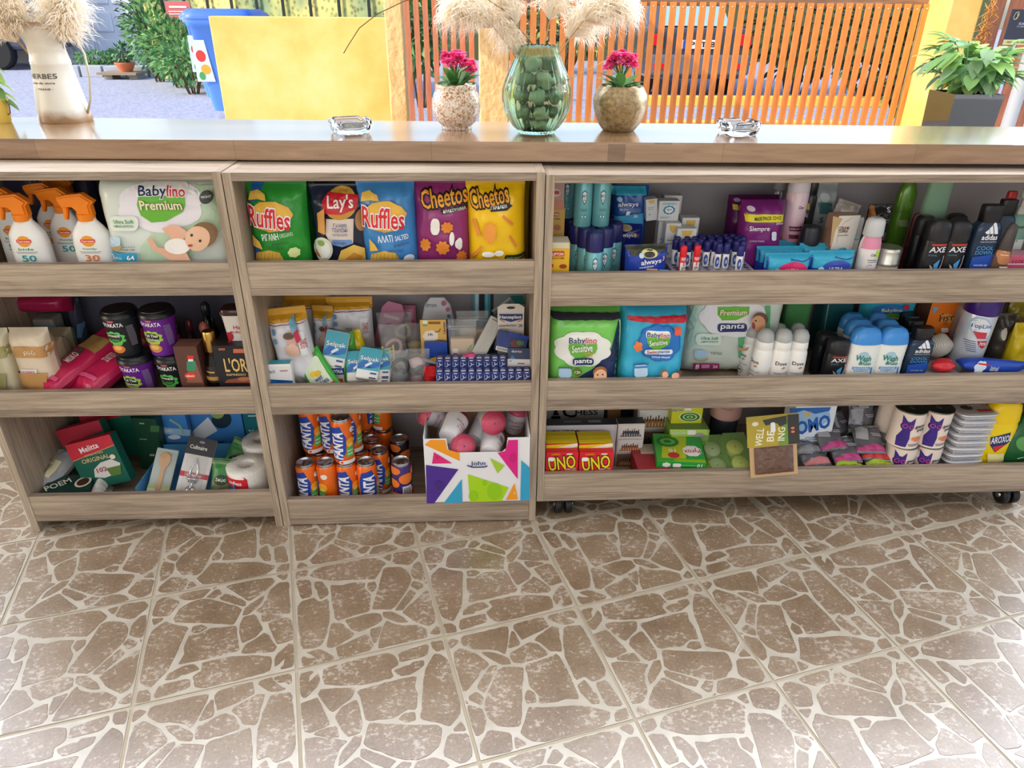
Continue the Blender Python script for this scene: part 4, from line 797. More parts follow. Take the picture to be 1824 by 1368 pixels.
rice('small rice bag squeezed between the banded bag and the spaghetti', 340, 420, 410, .13, 'dcc8a8', 'c4935a', 'ρύζι', 6)
carton('plastic_tub', 'whitish tub with a blue label under the crimson food bag', 'tub', 'C', (110, 400, 262), .235, zs, .05, 'b4b0ac', [('r', 190, 298, 375, 340, '7ab0d0')], bev=.006)
bag('food_bag', 'crimson food bag lying on top of the tub at the back left', 'food bag', 'C', (40, 480, 120), .20, zs, .09, 'a8204c', [('r', 130, 120, 370, 180, '7c6a40')], a=4, b_=3, seed=8, H=.055, dz=.155, rot=(0, .06, 0))
def pasta(label, cx, cy, L, w, t, yrot, loc, seed, word, tr):
    m = MB(); bagmesh(m, w, L, t, M((196, 36, 84), .25), [('r', .06, .54, .94, .72, 'b08850'), ('e', .5, .49, .12, .035, '3a5a48'), ('t', word, .5, .40, .36, .10, 'f4e4e4', None, 90), ('r', .1, .12, .9, .16, 'd0507c')], 5, 8, .0018, .04, seed, squash=.0)
    o = m.build('spaghetti_pack', None, loc, tr); tag(o, label, 'pasta pack', 'crimson spaghetti packs on the middle left shelf')
p = onZ(118, 672, zs+.02); pasta('crimson spaghetti pack lying slantwise on top, nearest the rice bags', 0, 0, .26, .085, .045, 0, (p.x-.01, .035, zs+.028), 11, 'MISKO', (math.radians(-72), 0, math.radians(-33)))
p = onZ(180, 668, zs+.02); pasta('crimson spaghetti pack lying slantwise, nearest the noodle cups', 0, 0, .26, .08, .045, 0, (p.x+.0, .035, zs+.026), 12, 'ΣΠΑΓΓΕΤΙ', (math.radians(-72), 0, math.radians(-33)))
p = onZ(110, 680, zs); pasta('lower crimson spaghetti pack, flattened under the one nearest the rice bags', 0, 0, .25, .08, .022, 0, (p.x-.005, .028, zs+.012), 13, 'MISKO', (math.radians(-86), 0, math.radians(-33)))
CUPP = [(0, .74), (.02, .76), (.84, .97), (.86, 1.02), (.90, 1.02)]; CUPC = [(.85, 1.05), (.90, 1.06), (.92, 1.02), (.96, 1.0), (.97, .92), (1, .90)]
def cup(label, x0, x1, yt, Y, z, purple, H=.112, rz=0):
    c, ac, tl = (M((112, 40, 150), .35), 'a0c848', 'Pad Thai') if purple else (M((34, 38, 42), .35), '5cc05c', 'JAPANESE')
    d = [('t', 'OYAKATA', .42, .74, .62, .085, 'f4f0f4'), ('e', .42, .83, .10, .03, 'd86a7c'), ('c', .40, .44, .32, .17, ac, 9, .2), ('e', .38, .45, .24, .10, '20241e'), ('t', tl, .38, .49, .4, .06, 'f4f4e8'), ('t', 'Chicken' if purple else 'CLASSIC', .38, .40, .38, .055, 'f4f4e8' if purple else '5cc05c'), ('e', .42, .20, .20, .10, 'c88a48' if purple else 'd87a34'), ('e', .42, .22, .12, .05, 'e8b468'), *[('r', .80, .25+i*.03, .94, .257+i*.03, 'b0a8b8') for i in range(16)]]
    return bottle('noodle_cup', label, 'instant noodle cup', 'P', (x0, x1, yt), Y, z, CUPP, c, CUPC, M((18, 20, 24), .3), dec=d, frac=True, H=H, group='instant noodle cups on the middle left shelf', capn='lid', Wd=.078, rot=(0, 0, rz))
cl = cup('purple noodle cup in the bottom row, lettered Pad Thai', 205, 283, 620, .035, zs, True); c2 = cup('black noodle cup in the bottom row', 268, 340, 618, .04, zs, False)
c3 = cup('black noodle cup stacked on top, left one', 185, 258, 528, .035, zs+.1125, False); c4 = cup('purple noodle cup stacked on top, right one', 252, 322, 528, .04, zs+.1125, True)
cl.location.x = onY(244, 655, .07).x; c2.location.x = cl.location.x+.084; c3.location.x = cl.location.x-.012; c4.location.x = c3.location.x+.084; c3.location.y += .004
cup('black noodle cup behind the stacked ones at the back', 175, 240, 540, .19, zs, False); cup('noodle cup at the very back, beside the glass bottles', 240, 300, 540, .20, zs, True)
carton('sauce_box', 'small brown box with a printed red capped sauce bottle, beside the noodle cups', 'box', 'C', (1212, 1368, 446), .03, zs, .045, '5c3a30', [('p', [(1265, 690), (1275, 560), (1300, 540), (1330, 560), (1375, 690)], '8c5a48'), ('rr', 1265, 540, 1325, 610, 10, '3a8a64'), ('r', 1268, 505, 1312, 530, 'd83030'), ('r', 1275, 530, 1308, 545, 'e8e8e0'), ('e', 1290, 642, 40, 22, 'e04030'), ('t', 'tabasco', 1290, 642, 56, 14, 'f8f0e8')], top='6a463a')
bottle('sauce_bottle', 'dark sauce bottle with gold screw cap beside the coffee box', 'bottle', 'C', (1362, 1498, 365), .035, zs, [(0, .9), (.02, 1), (.35, 1), (.5, .84), (.62, .62), (.70, .5), (.72, .5)], M((22, 12, 10), .06), [(.71, .62), (.72, .66), (.98, .62), (1, .56)], M((196, 158, 84), .25, 1), dec=[('rr', 1372, 590, 1482, 690, 10, '2c2420'), ('r', 1390, 620, 1450, 628, 'd8b070'), ('r', 1375, 652, 1480, 676, 'b8863c')])
carton('coffee_capsule_box', 'black coffee box with large gold lettering, right end of the middle left shelf', 'box', 'C', (1470, 1700, 440), .03, zs, .085, '1c1c22', [('t', "L'OR", 1595, 570, 150, 90, 'e0bc70', ('6a5020', .012)), ('t', 'ESPRESSO', 1600, 635, 130, 13, 'd8b878'), ('p', [(1520, 690), (1540, 668), (1600, 660), (1640, 650), (1695, 650), (1700, 690)], '8a4a34'), ('e', 1650, 664, 40, 14, 'b06a48'), ('r', 1580, 460, 1690, 488, 'c86a4c'), ('r', 1480, 455, 1525, 470, 'a05a44')], top='241c1c'); hb = fitv('C', (1470, 1700, 440), .03, zs)[2]
bottle('cream_tub', 'white tub with red lettering and clear lid, on top of the coffee box', 'tub', 'C', (1495, 1660, 200), .05, zs+hb+.0005, [(0, .72), (.03, .76), (.80, .96), (.82, 1.03), (.9, 1.03)], M((230, 224, 218), .35), [(.83, 1.0), (.95, 1.0), (1, .92)], M((60, 30, 30), .1), dec=[('t', 'Hai', 1605, 320, 55, 26, 'b02838'), ('t', 'πεβρε', 1600, 352, 90, 20, 'b02838'), ('e', 1548, 385, 30, 32, 'b02838')], ex=4, capn='lid', ratio=.8)
for i, (x0, x1, yt, Y, c, cc, lab) in enumerate([(1250, 1345, 275, .15, (40, 34, 40), (90, 26, 30), 'dark bottle with a dull red label behind the sauce box'), (1368, 1440, 290, .115, (60, 26, 20), (176, 96, 84), 'slim dark bottle with a round pink stopper'), (1345, 1465, 165, .22, (16, 18, 24), (34, 40, 48), 'tall dark glass bottle at the back near the tub'), (1440, 1490, 255, .16, (40, 44, 40), (20, 20, 24), 'clear dark bottle beside the tub'), (1190, 1250, 300, .17, (140, 50, 40), (40, 24, 24), 'reddish jar behind the stacked purple cup')]):
    bottle('sauce_bottle', lab, 'bottle', 'C', (x0, x1, yt), Y, zs, [(0, .95), (.02, 1), (.5, 1), (.62, .8), (.72, .42), (.82, .38)], M(c, .12), [(.8, .44), (.83, .5), (.96, .5), (1, .2)] if i != 1 else [(.78, .3), (.82, .7), (.9, .95), (.97, .7), (1, .1)], M(cc, .3), dec=[('r', .15, .15, .85, .42, '%02x%02x%02x' % tuple(min(255, k+24) for k in c))], frac=True, group='dark bottles at the back of the middle left shelf')
bag('food_bag', 'grey blue clear film pack standing at the back by the side', 'food bag', 'C', (480, 560, 130), .26, zs, .04, '4a4c60', [('r', 530, 290, 560, 380, '5c8cb0')], seed=3)
# --- bottom shelf: coffee filters, coffee, paper rolls
zs = ZL[2]
def filters(label, x0, x1, yt, Y, rz, ry, full=True, dx=0, rx=-.18):
    o = carton('coffee_filter_box', label, 'box', 'D', (x0, x1, yt), Y, zs, .03, (20, 96, 78), ([('p', [(.30, .24), (.5, .18), (.86, .22), (.95, .40), (.80, .52), (.55, .50), (.36, .40)], 'dcd8d4'), ('p', [(0, .66), (1, .78), (1, 1), (0, 1)], 'd0283c'), ('l', [(0, .655), (1, .775)], 'd8b870', .012), ('t', 'Melitta', .46, .84, .42, .11, 'f6f0ee', None, 6), ('t', 'COFFEE FILTERS', .5, .70, .42, .035, 'd8c088'), ('t', 'ORIGINAL', .5, .60, .62, .085, 'd8c488'), ('t', '102', .52, .36, .22, .09, 'b03038'), ('p', [(.66, .18), (.88, .18), (.94, .36), (.62, .36)], '5c7c38'), ('e', .86, .56, .06, .05, 'e8e0c0')] if full else [('p', [(0, .66), (1, .78), (1, 1), (0, 1)], 'b8283c')]), top=(190, 40, 60), rot=(rx, ry, rz), frac=True, H=.135, Wd=.125, group='red and green coffee filter boxes'); o.location.x += dx; return o
filters('red and green coffee filter box with the number 102, leaning in front', 150, 262, 770, .085, 0, -.26); VIEWS['D'] = VIEWS['D']
for o in [o for o in bpy.data.objects if o.name.startswith('coffee_filter_box')]: o.location.x = onY(200, 835, .1).x-.012; o.location.z = zs+.026
f2 = filters('second coffee filter box, peeking out left behind the front one', 125, 240, 770, .155, 0, -.26, False); f2.location.x = onY(172, 820, .16).x-.0; f2.location.z = zs+.028
f3 = filters('third coffee filter box, darkest red, furthest back', 125, 240, 745, .215, 0, -.12, False); f3.location.x = onY(200, 800, .22).x+.01; f3.location.z = zs+.03; f3.scale = (1.1, 1, 1.15)
pk = MB(); bagmesh(pk, .14, .075, .05, M((16, 58, 50), .3), [], 6, 6, .0012, .02, 4); 
ck = empty('ground_coffee_pack', 'dark green vacuum coffee pack with a cup print, lying before the filter boxes', 'coffee pack', (onZ(158, 868, zs).x, .075, zs), (0, 0, .12))
m = MB(); m.box(-.075, .04, -.04, .04, .001, .05, M((18, 62, 54), .28), .006); m.decals([('t', 'POEM', .34, .5, .5, .30, 'e8e8dc'), ('rr', .52, .08, .95, .7, .05, 'd8d0b8'), ('l', [(.55, .5), (.92, .5)], '8a6a48', .02), ('l', [(.55, .3), (.92, .3)], '8a6a48', .02)], flatY(-.04), .13, .05, L=1)
m.decals([('t', 'POEM', .30, .42, .5, .3, 'e8e8dc', None, 35), ('e', .80, .45, .16, .30, 'e8e0d0'), ('e', .80, .45, .12, .22, '4a2c20')], lambda u, v, e: (u-.015, v-.04, .05+e), .12, .08, L=1); m.build('pack_body', ck)
m = MB(); m.grid(lambda a, b: (.04+.035*a, (b-.5)*.075*(1-.2*a), .030+.022*sin(PI*a)*cos((b-.5)*2.6)+.003*sin(b*26)*a), 8, 14, M((206, 206, 202), .3)); m.grid(lambda a, b: (.04+.035*a, (b-.5)*.075*(1-.2*a), .026-.022*a), 8, 14, M((206, 206, 202), .3), flip=True); m.build('folded_end', ck)
o = bag('snack_bag', 'clear bag with a cream barcode label lying at the left end of the bottom shelf', 'bag', 'D', (190, 420, 420), .05, zs, .045, CLR2, [('r', .25, .25, .85, .62, 'ded6b0'), *[('r', .30+.04*i, .3, .315+.04*i, .5, '3a3a34') for i in range(12)], ('t', '2102', .6, .56, .3, .06, '3a3a34')], rot=(math.radians(-66), 0, -.42), frac=True, H=.14, Wd=.09, dz=.026)
o.location.x = onZ(80, 872, zs).x+.006
carton('tea_box', 'dark green box standing behind the filter boxes', 'box', 'D', (838, 985, 145), .20, zs, .06, '1c4a34', [('r', 920, 200, 975, 240, '4a7a4c'), ('r', 850, 186, 880, 194, 'a8b8a0'), ('r', 858, 286, 905, 292, '8aa890'), ('r', 930, 380, 960, 392, 'c0c0b0')], rot=(0, .06, 0), H=.165)
def floats(label, v, b, Y, dec, H=None, c=(70, 140, 214), rot=(0, 0, 0), dz=0): return carton('floss_pack', label, 'hygiene pack', v, b, Y, zs, .02, c, dec, H=H, rot=rot, dz=dz)
floats('blue pack with a string of pale beads print, back of the bottom left shelf', 'D', (980, 1190, 145), .24, [('p', [(980, 210), (1190, 230), (1190, 270), (980, 250)], 'a8ccec'), ('t', 'Floats', 1042, 232, 66, 24, 'ffffff', ('1a4a90', .03)), ('e', 1090, 275, 40, 14, 'f0f4f8'), ('l', [(1060, 165), (1120, 200), (1150, 250)], '9ac0a8', 16), ('r', 980, 330, 1190, 345, '2a5aa0')], H=.21)
floats('blue and white pack with a black round bag print, at the back right', 'D', (1180, 1530, 128), .27, [('p', [(1180, 340), (1180, 260), (1300, 150), (1360, 235)], 'ecf0f4'), ('e', 1385, 165, 62, 55, '24384a'), ('e', 1360, 130, 40, 30, '9ab464'), ('r', 1200, 300, 1400, 320, '2a5aa0')], H=.215)
bottle('shampoo_bottle', 'teal bottle upright at the back right of the bottom left shelf', 'bottle', 'D', (1530, 1640, 120), .25, zs, [(0, .95), (.03, 1), (.94, 1), (1, .9)], M((20, 106, 116), .4), dec=[('t', '250', 1585, 245, 60, 30, 'd8e8e8'), ('r', 1550, 140, 1610, 146, 'd8e8e8')], ratio=.6, ex=3, H=.215)
# blue display tray
tx0, tx1 = onY(238, 860, .03).x, onY(415, 860, .03).x; tc = (tx0+tx1)/2; tw = (tx1-tx0)/2
TB = M((84, 154, 206), .4); tr = empty('display_tray', 'pale blue cardboard display tray holding spoons and kitchen blister packs', 'tray', (tc, .03, zs))
m = MB(); m.box(-tw, tw, 0, .002, 0, .034, TB, fm={'f': M((40, 108, 178), .4)}); m.decals([('t', 'Floats', .72, .55, .22, .3, 'e4f0fa'), ('rr', .1, .15, .3, .8, .05, 'c8d84c')], flatY(0), tw*2, .034, L=1); m.box(-tw, -tw+.002, 0, .19, 0, .06, TB); m.box(tw-.002, tw, 0, .19, 0, .06, TB); m.box(-tw, tw, .188, .19, 0, .07, TB); m.box(-tw, tw, 0, .19, 0, .0015, TB); m.build('tray_box', tr)
def tiltcard(name, label, cat, w, h, th, c, dec, loc, rot, extra=None, bev=.002):
    m = MB(); m.box(-w/2, w/2, -th/2, th/2, 0, h, col(c), bev); m.decals(dec, flatY(-th/2), w, h, L=1)
    if extra: extra(m, w, h, th)
    return tag(m.build(name, None, loc, rot), label, cat)
def spoonx(m, w, h, th):
    sp = M((206, 158, 106), .6); y = -th/2-.004
    extr(m, [(-.006, .01), (.006, .01), (.0055, h*.6), (.012, h*.68), (.015, h*.78), (.012, h*.88), (0, h*.93), (-.012, h*.88), (-.015, h*.78), (-.012, h*.68), (-.0055, h*.6)], y-.002, y+.002, sp, .001)
    bagmesh(m, w*.98, h*.97, .016, CLR, [], 5, 6, .001, .03, 3)
tiltcard('spoon_pack', 'film pack of wooden spoons leaning in the blue tray', 'spoon pack', .055, .13, .004, 'b4c0b8', [('r', 0, 0, 1, .22, 'e8ecd8'), ('r', 0, .18, 1, .25, 'c0d048')], (tc-tw+.035, .05, zs+.012), (math.radians(-38), .22, 0), spoonx)
def tongx(m, w, h, th):
    ch = M((200, 200, 204), .15, 1); y = -th/2-.005
    m.tube([(-.008, y, h*.28), (-.010, y, h*.5), (-.002, y, h*.66), (.008, y, h*.5), (.008, y, h*.28)], .0028, ch, 8); m.tube([(0, y, h*.1), (0, y, h*.34)], .004, ch, 8); m.tube([(-.014, y, h*.34), (.014, y, h*.34)], .0035, ch, 8)
    m.lathe([(0, .013), (.004, .012), (.006, .002)], ch, 20, Matrix.Translation((0, y+.003, h*.16)) @ Matrix.Rotation(PI/2, 4, 'X'))
    bagmesh(m, w*.75, h*.72, .03, CLR, [], 4, 5, .0008, .02, 6)
tiltcard('corkscrew_blister', 'chrome corkscrew on a black and white blister card, leaning in the blue tray', 'blister pack', .072, .165, .003, 'd8d4d0', [('r', 0, .72, 1, 1, '2c2c30'), ('t', 'Culinaire', .42, .84, .6, .06, 'e8e4e0'), ('r', 0, .36, 1, .44, 'b83848'), ('t', 'Corkscrew', .5, .4, .5, .04, 'f0e8e8'), ('e', .5, .93, .1, .02, '88888c')], (tc-.005, .04, zs+.010), (math.radians(-34), .26, 0), tongx)
def herb(label, loc, rot, w, h, seed): 
    m = MB(); bagmesh(m, w, h, .028, M((60, 130, 66), .35), [('r', .06, .08, .94, .42, '6a7448'), ('e', .5, .42, .34, .14, '1e3c24'), ('t', 'Σπέρα', .5, .42, .46, .11, 'e4e8d8'), ('r', .04, .86, .96, .95, '8aa87c')], 3, 4, .0025, .05, seed); tag(m.build('herb_packet', None, loc, rot), label, 'food packet')
herb('green herb packet with a black oval label, leaning in the blue tray', (onY(388, 850, .06).x, .06, zs+.012), (math.radians(-28), .10, 0), .060, .095, 21)
herb('darker green herb packet behind the labelled one', (onY(402, 805, .14).x, .14, zs+.02), (math.radians(-30), .5, 0), .065, .10, 23)
# toilet paper
RP = M((236, 232, 226), .9, bump=.5, bs=180); tp = empty('toilet_paper_pack', 'pack of two white toilet rolls with a red band, at the right end', 'toilet paper', (onY(440, 840, .09).x+.004, .085, zs))
for i, (y, z) in enumerate(((0, 0), (.105, .01))):
    m = MB(); m.lathe([(0, .050), (.003, .0515), (.088, .0515), (.091, .050), (.091, .021), (.0905, .020), (.06, .0195)], RP, 36, Matrix.Translation((.0+.012*i, y, z)), cap=False); m.add([(.0+.012*i+.02*cos(2*PI*k/24), y+.02*sin(2*PI*k/24), z+.062) for k in range(24)], [list(range(24))], M('6a5a48', .9)); m.build('paper_roll', tp)
m = MB(); sfr = lambda u, v, e: (.052*sin(u/.052)*(1+e*10), -.052*cos(u/.052)*(1+e*10), v)
m.decals([('r', -.3, 0, .66, .84, 'd02a34'), ('p', [(.66, .5), (.66, .84), (.56, .94)], 'd02a34'), ('t', 'endless', .24, .70, .46, .12, 'f8f0f0'), ('r', -.1, .25, .55, .52, '2a6ac0')], sfr, .085, .09, L=.012); m.build('band', tp)
tag(tiltcard('paper_slip', 'crumpled white slip lying between the coffee pack and the tray', 'paper', .03, .012, .03, 'e8e4e0', [], (onZ(222, 872, zs).x, .04, zs), (0, .1, .3)), 'crumpled white slip lying between the coffee pack and the tray', 'paper')
# ================================================================ MIDDLE UNIT
zs = ZC[0]
CH = 'e8bc50'
def ruffles(sx, sy, k=1, base='3aa040'):   # ridged chips and the slanted word, zoom B coordinates shifted by sx, sy
    q = lambda pts: [(x+sx, y+sy) for x, y in pts]
    return [('p', q([(215, 570), (225, 520), (300, 498), (360, 510), (395, 570)]), CH), *[('l', q([(230+i*22, 565), (236+i*22, 512)]), 'c8963c', 3) for i in range(7)],
        ('p', q([(200, 270), (240, 240), (330, 232), (400, 262), (430, 300), (395, 380), (310, 395), (230, 380), (190, 330)]), 'e8b440'), ('p', q([(250, 370), (330, 355), (400, 360), (380, 385), (300, 398)]), 'd09a34'),
        ('t', 'Ruffles', 297+sx, 322+sy, 236, 104, 'd8242c', ('f4f0f4', .06), -5), ('p', q([(172, 235), (180, 190), (220, 178), (265, 200), (275, 232), (230, 225)]), CH)]
CG_ = 'chip bags on the top middle shelf'
bag('chip_bag', 'green ridged chip bag with slanted red lettering, leftmost in front', 'chip bag', 'B', (172, 500, 140), .05, zs, .07, (52, 158, 60), [('p', [(172, 150), (240, 150), (215, 250), (178, 240)], '2c6cb8'), ('p', [(198, 440), (240, 450), (250, 560), (205, 560)], '2c5ca8'), *ruffles(0, 0), ('p', [(200, 420), (250, 450), (270, 490), (205, 480)], CH), ('t', 'ΡΙΓΑΝΗ', 310, 420, 95, 34, 'e8f4e8', None, 8), ('t', 'OREGANO', 400, 405, 76, 22, 'b8e0b8', None, 12), ('t', 'ΚΥΜΑΤΙΣΤΑ', 370, 452, 90, 16, '205428', None, 6), ('t', 'ΠΑΤΑΤΑΚΙΑ', 340, 476, 90, 16, '205428'), ('c', 445, 500, 34, 28, 'd8e098')], rot=(0, .03, 0), group=CG_, seed=1, cc='2e8a3c')
bag('chip_bag', 'green ridged chip bag standing behind, right of the leftmost one', 'chip bag', 'B', (360, 560, 132), .14, zs, .05, (40, 132, 52), [('p', [(420, 260), (450, 240), (500, 245), (515, 330), (460, 350), (420, 330)], 'e0ac40'), ('t', 'fles', 470, 305, 90, 64, 'd8242c', ('f4f0f4', .06), -4), ('t', 'OREGANO', 480, 395, 70, 18, 'b8e0b8', None, 10)], group=CG_, seed=2, cc='2e8a3c')
bag('chip_bag', 'blue chip bag barely showing at the far left of the shelf, behind', 'chip bag', 'B', (150, 330, 128), .14, zs, .05, (30, 90, 164), [('e', 200, 210, 40, 30, CH)], group=CG_, seed=3, H=.215)
bag('chip_bag', 'navy chip bag with a red and yellow round emblem and a dip bowl', 'chip bag', 'B', (525, 860, 160), .06, zs, .065, (34, 40, 62), [('p', [(610, 330), (765, 330), (762, 460), (700, 475), (640, 470), (606, 410)], 'e4d4c8'), ('p', [(640, 468), (700, 480), (762, 462), (752, 440), (648, 440)], '7a9ad0'), ('e', 690, 250, 90, 84, 'e0b44c'), ('e', 690, 256, 80, 76, 'd09838'), ('p', [(588, 235), (620, 190), (700, 200), (790, 205), (782, 275), (700, 305), (596, 300)], 'cc2230'), ('t', "Lay's", 690, 248, 140, 84, 'f8f2ee'), ('t', 'Γεύση', 690, 362, 72, 24, '2c4884'), ('t', 'Τζατζίκι', 690, 386, 88, 24, '2c4884'), ('t', 'TZATZIKI FLAVOR', 690, 412, 84, 10, '2c4884'), ('t', 'ΠΑΤΑΤΑΚΙΑ', 690, 455, 70, 12, '2c4884'), ('p', [(560, 300), (604, 270), (608, 410), (565, 400)], 'd8984c'), ('e', 815, 330, 40, 60, 'a87840'), ('e', 592, 490, 60, 66, 'd8d8c4'), ('e', 592, 492, 48, 50, 'f0f0e8'), ('e', 585, 455, 22, 16, '8cb05c'), ('p', [(540, 490), (575, 520), (585, 535), (555, 530)], 'c86a38'), ('p', [(680, 545), (700, 490), (770, 460), (830, 480), (835, 560), (760, 568), (690, 565)], 'e0b450'), ('p', [(720, 540), (770, 500), (820, 520), (800, 560)], 'c88a3c')], group=CG_, seed=4)
bag('chip_bag', 'blue ridged chip bag with slanted red lettering, middle of the row', 'chip bag', 'B', (790, 1105, 136), .045, zs, .075, (70, 142, 208), [*ruffles(632, 0), ('p', [(848, 430), (880, 460), (900, 490), (852, 500)], CH), ('t', 'ΑΛΑΤΙ', 940, 428, 84, 36, 'f0f4f8', None, 3), ('t', 'SALTED', 1032, 424, 72, 26, 'e0ecf8', None, 6), ('t', 'ΚΥΜΑΤΙΣΤΑ', 1030, 462, 80, 15, '1c3c74', None, 5), ('t', 'ΠΑΤΑΤΑΚΙΑ', 1000, 492, 84, 15, '1c3c74'), ('e', 1068, 540, 28, 22, 'e8eef4')], rot=(0, -.02, 0), group=CG_, seed=5, cc='5a90cc')
def cheet(sx, w, c): return [('t', 'Cheetos', 1240+sx, 215, w, 96, 'f4a832', ('181418', .09), 9)]
bag('chip_bag', 'magenta puffed snack bag with bulging gold letters', 'chip bag', 'B', (1075, 1390, 136), .055, zs, .075, (150, 52, 116), [*cheet(0, 256, 0), ('p', [(1222, 280), (1370, 255), (1372, 278), (1232, 305)], '1c181c'), ('t', 'ΔΡΑΚΟΥΛΙΝΙΑ', 1300, 280, 128, 18, 'f4f0f0', None, 7), ('c', 1195, 370, 28, 48, 'f4eee8', 4, .1), ('c', 1262, 372, 36, 32, 'ea8c34', 8, .25), ('c', 1142, 470, 32, 36, 'ea8c34', 8, .25), ('c', 1330, 460, 22, 34, 'f4eee8', 3, .2), ('c', 1240, 480, 40, 40, 'ea8c34', 8, .25), ('c', 1345, 530, 30, 34, 'e07c2c', 8, .25), ('e', 1290, 430, 14, 36, 'f4eee8')], rot=(0, .02, 0), group=CG_, seed=6, cc='8a3a70')
bag('chip_bag', 'bright yellow puffed snack bag, rightmost in front', 'chip bag', 'B', (1380, 1700, 142), .045, zs, .075, (246, 200, 22), [*cheet(262, 214, 0), ('p', [(1505, 262), (1600, 245), (1632, 262), (1600, 285), (1508, 290)], '1c181c'), ('t', 'ΓΑΡΙΔΑΚΙΑ', 1555, 266, 90, 18, 'f4f0f0', None, 5), ('l', [(1412, 330), (1440, 420)], 'e89440', 22), ('l', [(1575, 310), (1632, 360)], 'dc8834', 16), ('l', [(1395, 540), (1455, 475)], 'e08c38', 16), ('l', [(1612, 420), (1650, 480)], 'dc8834', 14), ('c', 1500, 400, 40, 60, 'ee9c3c', 6, .2), ('e', 1490, 515, 36, 16, 'f8f4ec'), ('e', 1550, 510, 26, 16, 'f8f4ec'), ('rr', 1580, 520, 1700, 552, 12, '1c1c18'), ('t', 'χωρίς γλουτένη', 1640, 536, 100, 14, 'a8c860')], rot=(0, -.02, 0), group=CG_, seed=7, cc='e0b020')
bag('chip_bag', 'dark yellow snack bag standing behind at the right end', 'chip bag', 'B', (1600, 1715, 150), .15, zs, .05, (190, 150, 40), group=CG_, seed=8, H=.2)
# --- middle shelf
zs = ZC[1]
def wipes(label, x0, x1, yt, Y, rot, seed, d=(), Wd=None, H=None, dz=0):
    return bag('wet_wipes_pack', label, 'wipes pack', 'E', (x0, x1, yt), Y, zs, .06, (232, 230, 234), [('r', -.02, .86, 1.02, 1.0, 'dca028'), ('l', [(0, .84), (1, .84)], 'a83050', .015), ('r', .74, .48, .92, .76, 'f0f0f0'), ('t', 'ΕΛΟΜΑΣ', .86, .62, .24, .07, 'c83038', None, 90), ('t', 'υγρά', .50, .55, .3, .10, '6a9ac0', None, 90), ('e', .18, .78, .05, .035, '6a9ac0'), ('e', .18, .68, .05, .035, '6a9ac0'), *d], rot=rot, frac=True, seed=seed, a=6, b_=4, crimp=.07, wr=.003, Wd=Wd, H=H, dz=dz, group='wet wipes packs on the middle shelf')
BBY = [('e', .62, .70, .16, .08, 'e0b0a0'), ('e', .56, .56, .18, .08, 'e4b8a4'), ('e', .55, .73, .14, .04, '6a5448'), ('p', [(.60, .88), (.74, .94), (.80, .80), (.66, .74)], '7ab0c4'), ('p', [(.68, .76), (.82, .80), (.86, .68), (.72, .64)], 'cc3858')]
wipes('wet wipes pack with sleeping babies print, leaning at the left in front', 110, 390, 200, .07, (0, -.10, 0), 31, BBY, Wd=.095)
wipes('wet wipes pack upright at the back, behind the small blue and yellow packs', 455, 745, 130, .20, (0, 0, 0), 32)
wipes('wet wipes pack at the back, between the two big ones', 340, 470, 190, .17, (0, .05, 0), 33, BBY)
wipes('wet wipes pack lying across the top at the back left', 110, 470, 96, .22, (0, 0, 0), 34, H=.195)
wipes('wet wipes pack at the very back, with its mustard flap showing', 480, 740, 96, .27, (0, 0, 0), 35, H=.2)
def tissues(label, x0, x1, yt, Y, rot, z, H=.078, Wd=.052, word='Selpak', d=.024):
    X, W_, h_ = fitv('E', (x0, x1, yt), Y, zs); H = H or h_; m = MB(); m.box(-Wd/2, Wd/2, -d/2, d/2, 0, H, M((236, 234, 230), .35), .004)
    m.decals([('r', .02, .0, .98, .50, '42a8cc'), ('p', [(.02, .5), (.98, .44), (.98, .56), (.5, .52), (.02, .62)], '2a70c0'), ('e', .66, .42, .22, .12, '3a78c0'), ('e', .66, .42, .14, .07, 'e4eef4'), ('t', '10x10', .22, .82, .26, .08, '3a5aa8'), ('r', .55, .82, .85, .85, 'c07a8c')] if word == 'soft' else [('r', .02, .28, .98, .98, '42a8bc'), ('p', [(.02, .30), (.3, .46), (.7, .36), (.98, .44), (.98, .60), (.6, .50), (.3, .60), (.02, .44)], '2a70c0'), ('t', word, .5, .62, .82, .16, 'f4f8fa', ('1a4890', .05)), ('p', [(.2, .36), (.3, .32), (.66, .5), (.56, .55)], 'e4eef4'), ('e', .22, .38, .14, .06, '3a6ab8'), ('r', .62, .17, .9, .22, '2a4a90'), ('r', .6, .03, .9, .07, '24305c')], flatY(-d/2), Wd, H, L=1)
    m.decals([('r', .04, .1, .96, .9, '3aa0b4')], lambda u, v, e: (u, v-d/2, H+e), Wd, d, L=1)
    o = m.build('tissue_pack', None, (X, Y+.012, z), rot); return tag(o, label, 'tissue pack', 'small blue and white tissue packs')
tl = math.radians
tissues('blue and white tissue pack leaning high in front of the big wipes packs', 385, 560, 300, .085, (-.30, .22, 0), zs+.062, .09, .056)
tissues('blue and white tissue pack on top of the small stack', 605, 780, 445, .045, (tl(-40), .20, 0), zs+.043, .08, .054)
tissues('blue and white tissue pack in the stack, behind right of the top one', 725, 850, 505, .065, (tl(-38), 0, 0), zs+.034, .078, .052)
tissues('blue and white tissue pack in the stack, left under the top one', 580, 700, 530, .06, (tl(-40), -.05, 0), zs+.030, .078, .052)
tissues('lowest tissue pack of the stack, on the right', 715, 850, 600, .045, (tl(-78), 0, 0), zs+.026, .075, .052)
tissues('lowest tissue pack of the stack, on the left', 580, 715, 600, .045, (tl(-78), 0, 0), zs+.013, .075, .05)
tissues('square blue and white tissue pack standing alone at the far left', 65, 222, 545, .035, (0, 0, .05), zs, None, .060, 'soft')
